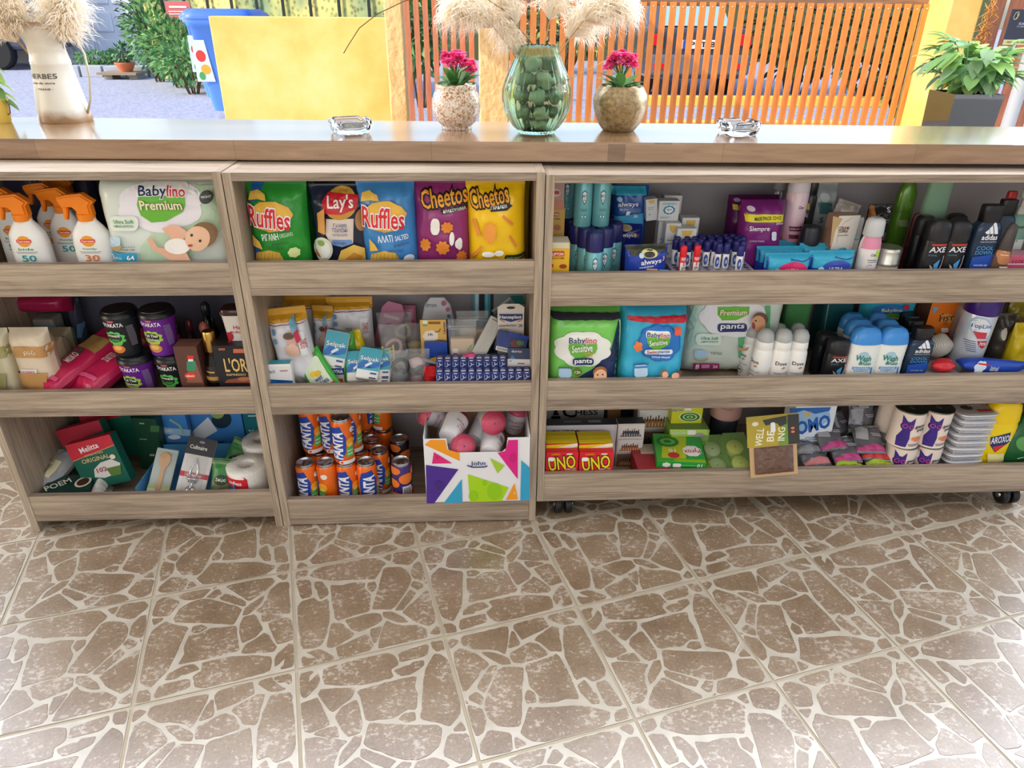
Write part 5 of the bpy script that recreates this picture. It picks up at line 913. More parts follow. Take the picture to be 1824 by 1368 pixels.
m = MB(); bagmesh(m, .072, .12, .022, M((70, 176, 66), .3), [('rr', .14, .14, .86, .84, .1, 'e0ecd0'), ('e', .40, .54, .12, .06, 'f0cc30'), ('e', .56, .50, .12, .06, 'e8b820'), ('t', 'hankies', .48, .30, .6, .1, '2c4c9c'), ('t', 'wet', .5, .40, .3, .07, '2c4c9c'), ('r', .12, .12, .9, .2, 'd03c38'), ('r', .5, .88, .8, .94, 'd03c38'), ('r', .2, .88, .5, .94, '6ab8d8')], 4, 5, .002, .06, 7)
tag(m.build('wet_wipes_pack', None, (onY(578, 690, .03).x+.012, .045, zs+.010), (tl(-30), tl(-34), .1)), 'green packet lettered hankies with lemons, lying slantwise in front', 'wipes pack')
for i, (x0, x1, yt, Y, c, dd, lab, ry) in enumerate([(495, 605, 440, .12, '5cb04c', [('r', .05, .15, .95, .5, 'f0f0f0'), ('r', .1, .3, .9, .5, '243c84'), ('t', 'SEPTONA', .5, .4, .7, .1, 'f4f4f8')], 'green hygiene packet behind the high leaning tissue pack', 0),
    (440, 580, 535, .09, '68b850', [('r', .05, .1, .85, .9, 'f0efe8'), ('r', .1, .6, .9, .84, '24388c'), ('t', 'SEPTONA', .5, .72, .7, .12, 'f4f4f8'), ('r', .3, .3, .8, .45, 'e05040')], 'white and green packet with a navy label, beside the hankies', 0),
    (535, 640, 345, .15, 'e4c81c', [('r', .1, .3, .9, .4, 'f4ec9c')], 'yellow packet poking up in the middle', 0), (600, 670, 340, .13, '5cae48', [('r', .2, .1, .8, .35, 'd8302c')], 'narrow green packet with a red patch', -.12), (665, 760, 325, .14, 'e8c820', [('p', [(.5, .2), (.9, .4), (.8, .7)], '4a3c60')], 'crinkled yellow packet leaning right of the green one', -.25),
    (600, 640, 560, .10, '4aa04c', [], 'green packet behind the tissue stack', 0)]):
    o = bag('hygiene_packet', lab, 'packet', 'E', (x0, x1, yt), Y, zs, .025, c, dd, frac=True, seed=50+i, wr=.003, rot=(0, ry, 0), group='small green and yellow packets on the middle shelf')
# clear bags of hair clips
def clearbag(label, x0, x1, yt, Y, seed, fill, mat=CLR, H=None, t=.05):
    X, W_, H_ = fitv('E', (x0, x1, yt), Y, zs); H_ = H or H_; r = empty('accessory_bag', label, 'plastic bag', (X, Y+t/2, zs), group='clear bags of hair accessories'); m = MB(); bagmesh(m, W_, H_, t, mat, [], 3, 4, .006, .04, seed, 18, 20); m.build('film', r)
    for i, (k, c) in enumerate(fill):
        q = random.Random(seed*9+i); x, z = q.uniform(-.25, .25)*W_, H_*(.15+.6*i/max(1, len(fill))); m = MB()
        if k == 'ring': m.tube([(x+.018*cos(a*PI/6), -.004+.006*sin(a), z+.018*sin(a*PI/6)+.012) for a in range(12)], .005, M(c, .8), 8, closed=True); m.build('hair_tie', r)
        elif k == 'clip':
            for s in range(6): m.tube([(x-.012, -.02, z+s*.009), (x+.0, -.028, z+s*.009+.002), (x+.014, -.02, z+s*.009+.004)], .0018, M(c, .3), 6)
            m.tube([(x-.013, -.02, z-.006), (x-.012, -.022, z+.052)], .003, M(c, .3), 6); m.tube([(x+.014, -.02, z-.004), (x+.015, -.022, z+.056)], .0026, M(c, .3), 6); m.build('claw_clip', r)
        elif k == 'ball': m.ico((x, 0, z+.012), .017, M(c, .6), 2, (1.2, .6, .9), .3, seed+i); m.build('pompom', r)
    return r
clearbag('clear bag with a yellow claw clip, in the middle of the middle shelf', 790, 960, 310, .11, 3, [('ring', 'b8a898'), ('clip', 'e4c45c'), ('ring', 'c09a94')])
clearbag('crinkly clear bag with dark hair ties, low in front', 850, 975, 480, .04, 4, [('ring', '3c3c42'), ('ball', '54545c'), ('ring', '2c2c30')])
clearbag('crinkly clear bag with pale pink pieces, beside the red cloth', 960, 1115, 470, .06, 5, [('ball', 'b898a0'), ('ring', '5c5c60'), ('ball', 'd0b4b4')])
clearbag('tall cloudy bag at the back behind the claw clip', 770, 1000, 230, .22, 6, [('ring', 'a89a9c'), ('ball', '8c8088'), ('ring', 'c8b880')], CLR)
clearbag('cloudy bag of yellow pieces left of the yellow card', 960, 1075, 300, .16, 7, [('ring', 'c8ac50'), ('ball', 'b8a068')])
c = onY(690, 565, .27); hc = c.z+.035-zs; m = MB(); extr(m, [(-.03, 0), (.03, 0), (.03, hc-.02), (.018, hc), (-.018, hc), (-.03, hc-.02)], -.001, .001, M((206, 130, 160), .5), .0004); m.decals([('e', .5, .4, .3, .22, '9a5a74'), ('r', .15, .7, .85, .76, 'f0d0dc')], flatY(-.001), .06, hc, L=1)
tag(m.build('hair_clip_card', None, (c.x-.02, .27, zs+.012), (0, .28, 0)), 'pink card tilted against the back panel', 'card')
c = onY(718, 563, .30); m = MB(); m.box(-.035, .035, 0, .003, zs-c.z+.02, .05, M((196, 110, 140), .5), .001); m.decals([('r', .1, .2, .9, .8, 'dc9cb4'), ('e', .5, .45, .2, .2, '70384c')], flatY(0), .07, .05, L=1)
c = onY(718, 563, .30); tag(m.build('hair_clip_card', None, (c.x, .30, c.z-.02)), 'pink blister card flat against the back panel', 'card')
def pac(root_m=None):
    X, W_, H_ = fitv('E', (1070, 1275, 105), .24, zs); r = empty('pacifier_pack', 'white rounded blister pack with a turquoise pacifier handle, at the back', 'blister pack', (X, .24, zs))
    m = MB(); m.loft([(0, W_*.5, .012, 4), (H_*.7, W_*.5, .012, 4), (H_*.9, W_*.40, .010, 4), (H_, W_*.22, .006, 4)], M((206, 206, 212), .4), 28); m.decals([('t', 'true', .3, .90, .34, .05, '9a9aa4'), ('e', .7, .93, .08, .04, 'c06c88'), ('e', .82, .84, .07, .035, 'c06c88'), ('e', .84, .74, .06, .03, '5a7c9c')], flatY(-.012), W_, H_, L=1); m.build('backing_card', r)
    m = MB(); m.loft([(H_*.35, W_*.36, .022, 3), (H_*.6, W_*.36, .022, 3), (H_*.68, W_*.28, .016, 3)], CLR2, 24, Matrix.Translation((0, -.008, 0))); m.build('blister', r)
    m = MB(); m.tube([(-.016, -.032, H_*.62), (-.010, -.034, H_*.66), (0, -.034, H_*.675), (.010, -.034, H_*.66), (.016, -.032, H_*.62)], .0035, M((70, 160, 190), .3), 8); m.build('pacifier_handle', r)
pac()
carton('lip_care_card', 'yellow hanging card marked 24h, above blue packs', 'card', 'E', (1060, 1228, 255), .135, zs, .004, 'e8b860', [('rr', 1105, 265, 1185, 282, 7, '8a6a30'), ('r', 1068, 258, 1098, 280, 'f0f0ea'), ('r', 1068, 280, 1098, 296, '8ab060'), ('c', 1120, 360, 52, 40, 'f0e8d8'), ('t', '24h', 1118, 348, 34, 16, '3a2c30'), ('t', 'Liposan', 1210, 305, 84, 20, '2c3a80', None, 90), ('l', [(1150, 332), (1175, 328), (1184, 310)], '3a2c30', 5), ('t', 'VANILLA', 1180, 384, 60, 8, 'a07830')], side='d8a850')
for i, (x0, x1, yt, Y, c, dd, lab) in enumerate([(1085, 1232, 402, .115, '2c4ca8', [('r', .1, .45, .9, .62, '5c7cc8'), ('r', 0, 0, 1, .3, 'c8b088')], 'blue carton below the yellow card'), (1225, 1262, 260, .16, '2c448c', [('t', '24h', .5, .9, .7, .06, 'f0f0f4')], 'narrow dark blue card beside the yellow one')]):
    carton('lip_care_box', lab, 'box', 'E', (x0, x1, yt), Y, zs, .012, c, dd, frac=True)
def zipbag(label, x0, x1, yt, Y, seed):
    X, W_, H_ = fitv('E', (x0, x1, yt), Y, zs); r = empty('zip_bag', label, 'plastic bag', (X, Y+.02, zs)); m = MB(); m.box(-W_*.42, W_*.42, -.010, .010, .0, H_*.72, M((214, 186, 152), .6), .004); m.decals([('rr', .08, .62, .32, .8, .05, 'f0ecec'), ('r', .1, .66, .3, .7, 'c83038'), ('l', [(.5, .55), (.56, .64), (.66, .62), (.68, .52), (.58, .46), (.5, .52)], '3a3030', .012), ('p', [(.7, .74), (.9, .84), (.9, .9), (.7, .8)], '6ab07c')], flatY(-.010), W_*.84, H_*.72, L=1); m.build('sponge', r)
    m = MB(); bagmesh(m, W_, H_, .030, CLR, [], 5, 5, .003, .03, seed, 16, 16); m.tube([(-W_*.48, -.004, H_*.86), (W_*.48, -.004, H_*.86)], .0012, CLR2, 5); m.tube([(-W_*.48, -.004, H_*.9), (W_*.48, -.004, H_*.9)], .0012, CLR2, 5); m.build('bag_film', r)
zipbag('clear zip bag holding a beige sponge, in front', 1235, 1420, 270, .10, 4); zipbag('clear zip bag with a beige pad, behind the sponge bag', 1290, 1500, 215, .16, 5)
carton('toothbrush_card', 'tall teal and white hanging card standing at the back', 'card', 'E', (1398, 1510, 60), .285, zs, .006, '4a9cb0', [('r', 1435, 60, 1470, 260, '2c3038'), ('r', 1410, 60, 1432, 260, 'c8dce0'), ('r', 1478, 60, 1490, 340, '7ac0cc')], H=.23)
carton('toothbrush_card', 'pale card with green corner leaning at the back right', 'card', 'E', (1530, 1730, 90), .28, zs, .005, '8a9496', [('p', [(1630, 100), (1720, 95), (1735, 150), (1680, 160)], '2c7c7c'), ('l', [(1520, 200), (1640, 110)], 'c8d0d4', 14), ('l', [(1530, 230), (1640, 140)], '60686c', 8)], H=.22)
carton('plaster_box', 'navy and cream hanging box of plasters with a white top tab', 'box', 'E', (1555, 1725, 205), .13, zs, .03, 'd8cfc4', [('p', [(1565, 215), (1718, 215), (1716, 248), (1642, 268), (1568, 248)], '26346c'), ('t', 'Hansaplast', 1640, 238, 140, 26, 'f0f0f4'), ('l', [(1568, 250), (1600, 266)], 'b83848', 5), ('l', [(1716, 250), (1684, 266)], 'b83848', 5), ('t', 'AQUA PROTECT', 1620, 292, 116, 14, '3a3c50'), ('t', '20', 1704, 290, 24, 18, '3a3c50'), ('r', 1564, 312, 1630, 315, '80808c'), ('r', 1564, 322, 1620, 325, '80808c'), ('r', 1564, 332, 1640, 335, '80808c'), ('r', 1690, 340, 1716, 365, 'c0a890')], top='26346c', side='26346c', tab=.022)
tiltcard('nail_file_card', 'pale grey hanging card leaning over the navy boxes', 'card', .036, .135, .002, 'c8c2b8', [('rr', .3, .03, .7, .07, .05, '4a4844'), ('l', [(.35, .3), (.35, .9)], '9a968c', .01), ('l', [(.5, .4), (.5, .9)], '9a968c', .01), ('r', .2, .94, .8, .96, '7a766c')], (onY(840, 640, .09).x, .085, zs+.062), (tl(-25), tl(32), 0))
tiltcard('plaster_box', 'navy plaster box with colourful print lying tilted over the navy boxes', 'box', .075, .05, .022, '30407c', [('r', 0, 0, 1, .2, 'e8e4dc'), *[('r', .04+.05*i, .03, .065+.05*i, .17, '2c3050') for i in range(8)], ('e', .2, .6, .16, .3, '2a3a80'), ('c', .62, .5, .22, .22, '6c3c40', 7, .3), ('c', .75, .6, .14, .14, '4a7a4c', 5, .3), ('r', .3, .84, 1, 1, '2440a0')], (onY(905, 635, .1).x+.002, .10, zs+.092), (tl(-20), .30, .1))
tiltcard('condom_box', 'dark blue and white flat box on the navy boxes at the right end', 'box', .056, .048, .020, '34405c', [('r', 0, 0, 1, .42, 'e4dcd8'), ('t', 'durex', .4, .82, .45, .12, 'c8ccd8'), ('p', [(.1, .42), (.35, .42), (.2, .62)], '2c80b8'), ('r', .45, .17, .75, .23, '6a6468'), ('r', .08, .3, .2, .33, 'c03040')], (onY(924, 655, .06).x, .075, zs+.063), (tl(-28), .04, 0))
m = MB(); bagmesh(m, .045, .075, .04, M((186, 20, 30), .9, bump=1, bs=120), [], 3, 3, .006, .03, 9); tag(m.build('cloth_bundle', None, (onY(770, 665, .05).x, .065, zs)), 'red fuzzy cloth bundle left of the small navy boxes', 'cloth')
m = MB(); m.tube([(0, 0, 0), (.02, -.004, .012), (.03, -.004, .03), (.018, -.004, .046), (0, -.004, .04), (-.006, -.004, .02)], .008, M((206, 60, 130), .4), 10, closed=True); tag(m.build('hair_tie', None, (onY(828, 640, .08).x, .08, zs+.052)), 'bright pink ring shaped hair tie behind the pale grey card', 'hair tie')
m = MB(); m.ico((0, 0, .018), .020, M((232, 176, 40), .5), 2, (1.5, .8, .8), .3, 2); tag(m.build('sponge', None, (onY(782, 640, .12).x, .12, zs+.045)), 'orange yellow sponge showing above the red cloth', 'sponge')
m = MB(); extr(m, [(-.045, 0), (.045, -.022), (.046, -.017), (-.043, .008)], -.001, .001, M((150, 146, 140), .4), .0003); tag(m.build('nail_file', None, (onY(770, 628, .08).x+.02, .078, zs+.082)), 'thin grey metal strip lying slantwise above the red cloth', 'nail file')
# grid of small navy boxes
NV = M((48, 60, 120), .4); NVL = M((44, 62, 150), .4); X0n, X1n = onY(776, 665, .03).x, onY(945, 665, .03).x; wn = (X1n-X0n)/12
def navy(hn):
    m = MB(); m.box(-wn/2+.0004, wn/2-.0004, -.015, .015, 0, hn, NV, .0008); f = lambda z: 1-z/hn
    m.decals([('r', 0, f(.030), 1, f(.024), '3458c0'), ('r', .3, f(.0035), .7, f(.0015), 'dfe2f0'), ('l', [(.25, f(.020)), (.55, f(.014)), (.45, f(.008))], 'dfe2f0', .08), ('l', [(.55, f(.014)), (.82, f(.012))], 'dfe2f0', .08), ('r', .12, f(.022), .18, f(.006), '9aa4d0')], flatY(-.015), wn, hn, L=1)
    m.decals([('r', .2, .05, .8, .35, 'd8d8e4'), ('r', .3, .5, .7, .6, '9aa4d0')], lambda u, v, e: (u, v-.015, hn+e), wn, .03, L=1); return m
h1 = onY(850, 663, .023).z-zs; h2 = onY(850, 640, .055).z-zs
ordn = ['first', 'second', 'third', 'fourth', 'fifth', 'sixth', 'seventh', 'eighth', 'ninth', 'tenth', 'eleventh', 'twelfth', 'thirteenth', 'fourteenth']
for r, (nr, Y, hh) in enumerate(((12, .038, h1), (9, .0695, h2))):
    nb = navy(hh).build('small_navy_box'); tag(nb, 'x', 'box', 'small navy boxes with white script')
    for i in range(nr):
        o = nb if i == 0 else nb.copy()
        if i: COL.objects.link(o)
        o.location = (X0n+wn*(i+.5), Y, zs); o['label'] = 'small navy box with white script, %s row, %s from the red cloth' % (('front', 'taller back')[r], ordn[i])
# --- bottom shelf: cans
zs = ZC[2]
ALU = M((196, 196, 200), .28, 1); ORA = M((244, 112, 28), .25, .15); CR = .0258; CHT = .134
def canobj(kind):
    r = empty('drink_can', 'x', 'drink can', group='tall orange drink cans on the bottom middle shelf')
    body = {'o': ORA, 'p': M((66, 50, 120), .25, .2), 'k': M((28, 26, 44), .25, .2)}[kind]
    m = MB(); m.lathe([(0, CR*.78), (.002, CR*.82), (.007, CR*.97), (.010, CR), (CHT-.014, CR), (CHT-.0075, CR*.88)], body, 36)
    sf = lambda u, v, e: ((CR+e)*sin(u/CR), -(CR+e)*cos(u/CR), v)
    if kind == 'o': d = [('p', [(-.15, .18), (.30, .10), (.55, .30), (.62, .62), (.40, .88), (-.05, .82), (-.2, .6)], '2448a8'), ('t', 'FANTA', .22, .46, 1.26, .20, 'f6f4f8', ('1c2c70', .04), 86, .04), ('e', .80, .50, .20, .10, 'f8a828'), ('e', .78, .42, .13, .07, 'fcc85c'), ('p', [(.55, .20), (.86, .20), (.90, .42), (.60, .42)], '58b85c'), ('r', .60, .25, .84, .27, 'e0f0dc'), ('r', .60, .32, .86, .34, 'e0f0dc'), ('e', .92, .76, .13, .06, 'f4ece8'), ('rr', .25, .05, .95, .13, .05, 'e8e4e4'), ('e', .35, .09, .06, .025, 'e05a38')]
    else: d = [('e', .2, .85, .3, .09, 'ee7c30'), ('e', .75, .66, .34, .12, 'ee7c30'), ('e', .15, .55, .28, .10, 'ee7c30'), ('e', .8, .36, .28, .10, 'ee7c30'), ('e', .3, .22, .34, .12, 'ee7c30'), ('e', -.2, .35, .24, .1, 'ee7c30'), ('e', 1.2, .8, .24, .1, 'ee7c30'), ('e', 1.2, .2, .24, .1, 'ee7c30')]+([('r', .55, .04, .95, .5, 'd8d4e0'), *[('r', .60+.06*i, .08, .63+.06*i, .46, '3a3450') for i in range(5)]] if kind == 'p' else [('t', 'FANTA', .0, .5, .8, .12, 'e8e4ec', None, 88), ('e', .8, .2, .16, .07, '58b0e0')])
    m.decals(d, sf, CR*2.4, CHT, L=.005); m.build('can_body', r)
    m = MB(); m.lathe([(CHT-.0078, CR*.885), (CHT-.003, CR*.86), (CHT-.0005, CR*.885), (CHT, CR*.86), (CHT-.002, CR*.82), (CHT-.006, CR*.79), (CHT-.0062, .002)], ALU, 36, cap=False); m.build('lid', r)
    m = MB(); m.loft([(CHT-.0058, .007, .011, 2), (CHT-.0046, .0065, .0105, 2)], ALU, 16, Matrix.Translation((0, .002, 0))); m.build('pull_tab', r); return r
C0 = {k: canobj(k) for k in 'opk'}; used = set()
def can(k, px, py, z, rz, label, Y=None, tilt=(0, 0)):
    """px, py: centre of the lid rim in the photo"""
    p = onZ(px, py, z+CHT); p = Vector((p.x, Y if Y else p.y, z))
    o = C0[k] if k not in used else dup(C0[k]); used.add(k); o.location = p; o.rotation_euler = (tilt[0], tilt[1], rz); o['label'] = label; return o
u2 = zs+CHT+.0002; L = 'orange tall drink can, '
x0c, x1c = .047, .0565
col_x = [onZ(543, 822, zs+CHT).x+i*.0522 for i in range(6)]; yf = max(.05, onZ(543, 822, zs+CHT).y)
rows = {}
for r in range(4):
    for c_ in ((0, 1, 2, 3, 5) if r == 0 else range(4) if r in (1, 3) else range(5)):
        lab = L+('front row, ', 'second row, ', 'third row, ', 'back row, ')[r]+ordn[c_]+' from the left side panel'
        k = 'o'; rz = (.25, -1.1, .35, .9, 1.6, 0)[c_] if r == 0 else random.uniform(-3, 3)
        if r == 0 and c_ == 5: k, lab, rz = 'p', 'purple drink can with orange dots, rightmost in the front row', 0
        if r == 2 and c_ == 4: k, lab, rz = 'k', 'black drink can with orange dots, standing apart behind the front row', .2
        if r == 3 and c_ == 4: continue
        can(k, 0, 0, zs, rz, lab); o = C0[k] if False else COL.objects[-1]
        root = [q for q in COL.objects if q.get('label') == lab][0]
        root.location = (col_x[c_]+(.026 if r in (1, 3) else 0)+(.0 if (r, c_) != (2, 4) else .024)+(.012 if (r, c_) == (0, 5) else 0)-(.026 if (r, c_) == (0, 5) else 0), yf+r*.0545*(1 if r < 3 else 1.01), zs)
for (r, c_, rz, nm) in ((1, 0, .3, 'stacked on the second row, furthest left'), (1, 1, .15, 'stacked on the second row, second from the left'), (0, 2, .25, 'stacked alone on the front row, nearest the viewer'), (1, 2, .5, 'stacked on the second row, third from the left'), (2, 0, .2, 'stacked on the third row, at the left panel'), (2, 2, 1.5, 'stacked on the third row, in the middle'), (3, 1, .9, 'stacked on the back row, left'), (3, 2, 2.2, 'stacked on the back row, middle'), (3, 3, -1, 'stacked on the back row, right')):
    can('o', 0, 0, u2, rz, L+nm); root = [q for q in COL.objects if q.get('label') == L+nm][0]
    root.location = (col_x[c_]+(.026 if r in (1, 3) else 0)+(-.014 if r == 1 else 0), yf+r*.0545*(1 if r < 3 else 1.01), u2)
# party coloured cardboard box with shaker cups
Yb = -.0125; bx0, bx1 = onY(757, 840, Yb).x, onY(943, 840, Yb).x; zt_ = onY(850, 781, Yb).z; zbx = .0835; zfb = onY(850, 893, Yb).z; wb = bx1-bx0; hb_ = zt_-zfb
bx = empty('cardboard_box', 'white cardboard box with coloured triangles, full of wrapped shaker cups', 'cardboard box', ((bx0+bx1)/2, Yb, 0)); WB = M((232, 230, 232), .5); KB = M((176, 142, 108), .8)
m = MB(); q = lambda x, y: (((onY(*V('F', x, y), Yb).x-bx0)/wb), ((onY(*V('F', x, y), Yb).z-zfb)/hb_))
zn = zfb+hb_*q(1300, 352)[1]; xn0, xn1 = (q(1150, 300)[0]-.5)*wb, (q(1548, 300)[0]-.5)*wb
extr(m, [(-wb/2, zfb), (wb/2, zfb), (wb/2, zt_), (xn1, zt_), (xn1-.004, zn+.01), (xn1-.014, zn), (xn0+.014, zn), (xn0+.004, zn+.01), (xn0, zt_), (-wb/2, zt_)], 0, .003, WB, .0004)
dd = [('p', [(1008, 300), (1045, 268), (1142, 268), (1155, 330), (1235, 352), (1235, 404)], 'f29a24'), ('p', [(1068, 346), (1188, 420), (1056, 422)], 'e02878'), ('p', [(1016, 430), (1228, 458), (1070, 680), (1022, 680)], '4c2c8c'), ('p', [(1250, 522), (1254, 674), (1132, 678)], '34a0c8'), ('p', [(1288, 490), (1554, 576), (1508, 664), (1304, 670)], 'a8d41c'), ('p', [(1432, 384), (1526, 434), (1482, 484)], 'a4cc30'), ('p', [(1552, 268), (1614, 266), (1613, 522), (1482, 350), (1530, 340)], 'dc2484'), ('p', [(1636, 398), (1690, 446), (1690, 658), (1630, 660)], '34a0c8'), ('p', [(1592, 546), (1614, 652), (1536, 656)], 'f29a24'),
    ('e', 1462, 600, 48, 56, '94c818'), ('e', 1398, 544, 16, 18, '94c818'), ('e', 1325, 630, 30, 34, '94c818'), ('e', 1582, 380, 22, 32, 'cc1c74'), ('e', 1100, 560, 26, 28, '44287c'), ('e', 1090, 380, 8, 8, 'c81c64'), ('e', 1592, 610, 8, 10, 'f8b858'), ('t', 'John', 1355, 420, 96, 34, '1c2c6c'), ('l', [(1284, 430), (1320, 442), (1400, 440), (1416, 432)], '1c2c6c', 3)]
def cq(pts): return [q(x, y) for x, y in pts]
o2 = []
for d in dd:
    if d[0] == 'p': o2.append(('p', cq(d[1]), d[2]))
    elif d[0] == 'e': o2.append(('p', cq(ell(*d[1:5]))[::-1], d[5]))
    elif d[0] == 'l': o2.append(('l', cq(d[1]), d[2], .012))
    else: a = q(d[2], d[3]); o2.append(('t', d[1], a[0], a[1], d[4]/690, d[5]/415, d[6], None, 0, .012))
m.decals(o2, lambda u, v, e: (u, -e, v+zfb), wb, hb_, L=1); m.build('front_panel', bx)
m = MB(); m.box(-wb/2, -wb/2+.003, .003, .17, zbx, zt_+.006, WB, fm={'s': WB}); m.build('side_wall', bx); m = MB(); m.box(wb/2-.003, wb/2, .003, .17, zbx, zt_+.006, WB); m.build('side_wall', bx); m = MB(); m.box(-wb/2, wb/2, .167, .17, zbx, zt_+.006, KB); m.build('rear_wall', bx); m = MB(); m.box(-wb/2+.003, wb/2-.003, .003, .167, zbx, zbx+.003, KB); m.build('box_floor', bx)
PKC = M((206, 26, 84), .3); FILM = M((235, 238, 240), .1, a=.08, name='thin_film'); CW = M((236, 232, 234), .35)
def shaker(label, zx, zy, Y, rot, L=.075, R_=.030, code=False):
    p = onY(*V('F', zx, zy), Y); r = empty('shaker_cup', label, 'shaker cup', p, rot, 'wrapped shaker cups in the cardboard box')
    m = MB(); m.lathe([(-L*.5, R_*.74), (-L*.48, R_*.78), (L*.38, R_), (L*.40, R_*1.04), (L*.44, R_*1.04)], CW, 28); m.decals([('t', 'SOLATOR', .5, .6, .8, .09, 'c82c4c'), ('t', 'CAFFE', .5, .45, .4, .07, 'c82c4c'), ('t', 'frappe', .5, .3, .5, .07, 'c82c4c')]+([('r', .2, .4, .8, .9, 'f4f4f4'), *[('r', .26+.05*i, .5, .28+.05*i, .8, '30303a') for i in range(10)]] if code else []), lambda u, v, e: ((R_*.93+e)*sin(u/R_), -(R_*.93+e)*cos(u/R_), v-L*.5), R_*2, L, L=.01); m.build('cup_body', r)
    m = MB(); m.lathe([(L*.40, R_*1.06), (L*.52, R_*1.05), (L*.54, R_*.8), (L*.56, R_*.76), (L*.60, R_*.7), (L*.60, .002)], PKC, 28, cap=False); m.build('lid', r)
    m = MB(); v = []; n = 14
    m.loft([(-L*.60, R_*.3, R_*.4, 2), (-L*.5, R_*1.0, R_*.95, 2), (0, R_*1.16, R_*1.08, 2.3), (L*.5, R_*1.2, R_*1.14, 2), (L*.68, R_*.7, R_*.6, 2)], FILM, 20); m.build('wrapper', r)
shaker('shaker cup lying with its round mouth right, top middle of the box', 1190, 190, .06, (tl(-70), tl(70), 0)); shaker('shaker cup with bright pink lid facing the viewer, top right of the box', 1430, 135, .07, (tl(75), 0, .3)); shaker('shaker cup with bright pink lid low behind the notch', 1230, 310, .04, (tl(60), 0, .4)); shaker('shaker cup with a barcode sticker, right in the notch', 1440, 305, .045, (tl(-80), tl(75), 0), code=True)
shaker('shaker cup at the back left corner of the box', 1090, 120, .12, (tl(10), tl(-60), 0)); shaker('shaker cup at the back right corner of the box', 1600, 130, .13, (tl(8), .2, 0)); shaker('shaker cup lying in the middle of the box', 1370, 210, .11, (tl(-60), tl(60), 0))
# ================================================================ RIGHT UNIT
zs = ZR[0]
LG_ = 'tea boxes stacked at the left end'
carton('tea_box', 'yellow tea box standing lowest in front at the left end', 'box', 'G', (85, 222, 548), .03, zs, .05, 'e8b424', [('r', 85, 548, 222, 590, 'd8d0b0'), ('rr', 92, 610, 188, 648, 6, 'c83a30'), ('t', 'LIPTON', 140, 632, 80, 20, 'f4f0e0'), ('t', 'YELLOW LABEL', 138, 662, 100, 12, '3a3020'), ('e', 178, 722, 28, 16, '9a3a20'), ('e', 95, 716, 14, 14, 'c83a30')], top='d8d0b8', group=LG_)
carton('tea_box', 'beige yellow tea box behind the front one, middle of the stack', 'box', 'G', (90, 182, 300), .11, zs, .06, 'c49a48', [('rr', 70, 325, 150, 352, 6, 'a83830'), ('t', 'LIPTON', 116, 340, 60, 16, 'f0e8d8'), ('t', 'HERB LABEL', 118, 372, 76, 10, '3a3020'), ('e', 135, 435, 26, 22, 'a86a4a')], H=onY(993, 372, .11).z-zs-.0005, group=LG_)
z1 = onY(993, 372, .11).z
carton('tea_box', 'pink tea box on top of the stack at the left end', 'box', 'G', (90, 186, 115), .11, z1, .06, 'b89088', [('e', 125, 180, 34, 30, 'd8b8b0'), ('rr', 95, 165, 150, 190, 5, 'a83830'), ('r', 90, 235, 186, 300, 'c4806c')], group=LG_, H=.877-z1)
carton('paper_slip', 'long pale green carton lying flat in front of the tea box', 'box', 'G', (145, 298, 738), .022, zs+.04, .006, 'c8c4b0', H=.008)
# teal aerosols with navy caps
CAN_T = M((112, 178, 184), .3, .2); NC = M((34, 34, 96), .3)
AP = [(0, .94), (.01, .98), (.67, .98), (.69, .90), (.70, .86)]; AC = [(.685, .99), (.695, 1.0), (.97, .97), (.99, .92), (1, .84)]
AD = [('p', [(.36, .45), (.5, .48), (.64, .45), (.63, .36), (.5, .29), (.37, .36)], '20486c'), ('p', [(.39, .44), (.5, .465), (.61, .44), (.60, .365), (.5, .31), (.40, .365)], 'dce8ec'), ('t', 'PRT', .5, .40, .2, .035, '20386c'), ('e', .5, .355, .03, .012, 'd86a40'), ('r', .3, .23, .7, .236, '4a7c8c'), ('r', .34, .21, .66, .216, '4a7c8c'), ('e', .42, .14, .05, .022, '2c6878'), ('e', .42, .14, .035, .016, 'dce8ec'), ('e', .58, .14, .05, .022, '2c6878'), ('e', .58, .14, .035, .016, 'dce8ec'), ('r', .1, .575, .9, .585, 'e0ecee')]
sz_ = lambda d, k: ('p', [(x, y*k) for x, y in d[1]], d[2]) if d[0] == 'p' else ('t', d[1], d[2], d[3]*k, d[4], d[5]*k)+tuple(d[6:]) if d[0] == 't' else ('e', d[1], d[2]*k, d[3], d[4]*k, d[5]) if d[0] == 'e' else ('r', d[1], d[2]*k, d[3], d[4]*k, d[5])
aer0 = None
def aero(label, px, Y, z=None, rz=0, top=None):
    global aer0
    H = .1395; X = onY(px, 440 if z is None else 360, Y).x
    if aer0 is None: o = aer0 = bottle('aerosol_can', 'x', 'spray can', 'P', (px-17, px+17, 405), Y, zs, AP, CAN_T, AC, NC, dec=[sz_(d, 1.26) for d in AD if d[2] != .575], frac=True, H=H, Wd=.0412, group='teal aerosols with navy caps')
    else: o = dup(aer0)
    o.location = (X, Y+.0206, zs if z is None else z); o.rotation_euler = (0, 0, rz); o['label'] = 'teal aerosol can with navy cap, '+label
for px, Y, lab in ((1062, .035, 'foremost'), (1046, .068, 'just behind the foremost, to its left'), (1079, .071, 'just behind the foremost, to its right'), (1029, .10, 'leftmost of the lower ones, beside the tea box'), (1062, .108, 'third back in the middle column'), (1095, .112, 'rightmost of the lower ones'), (1045, .15, 'fourth row back, left'), (1080, .155, 'fourth row back, right'), (1018, .15, 'against the tea boxes at the back')): aero(lab, px, Y)
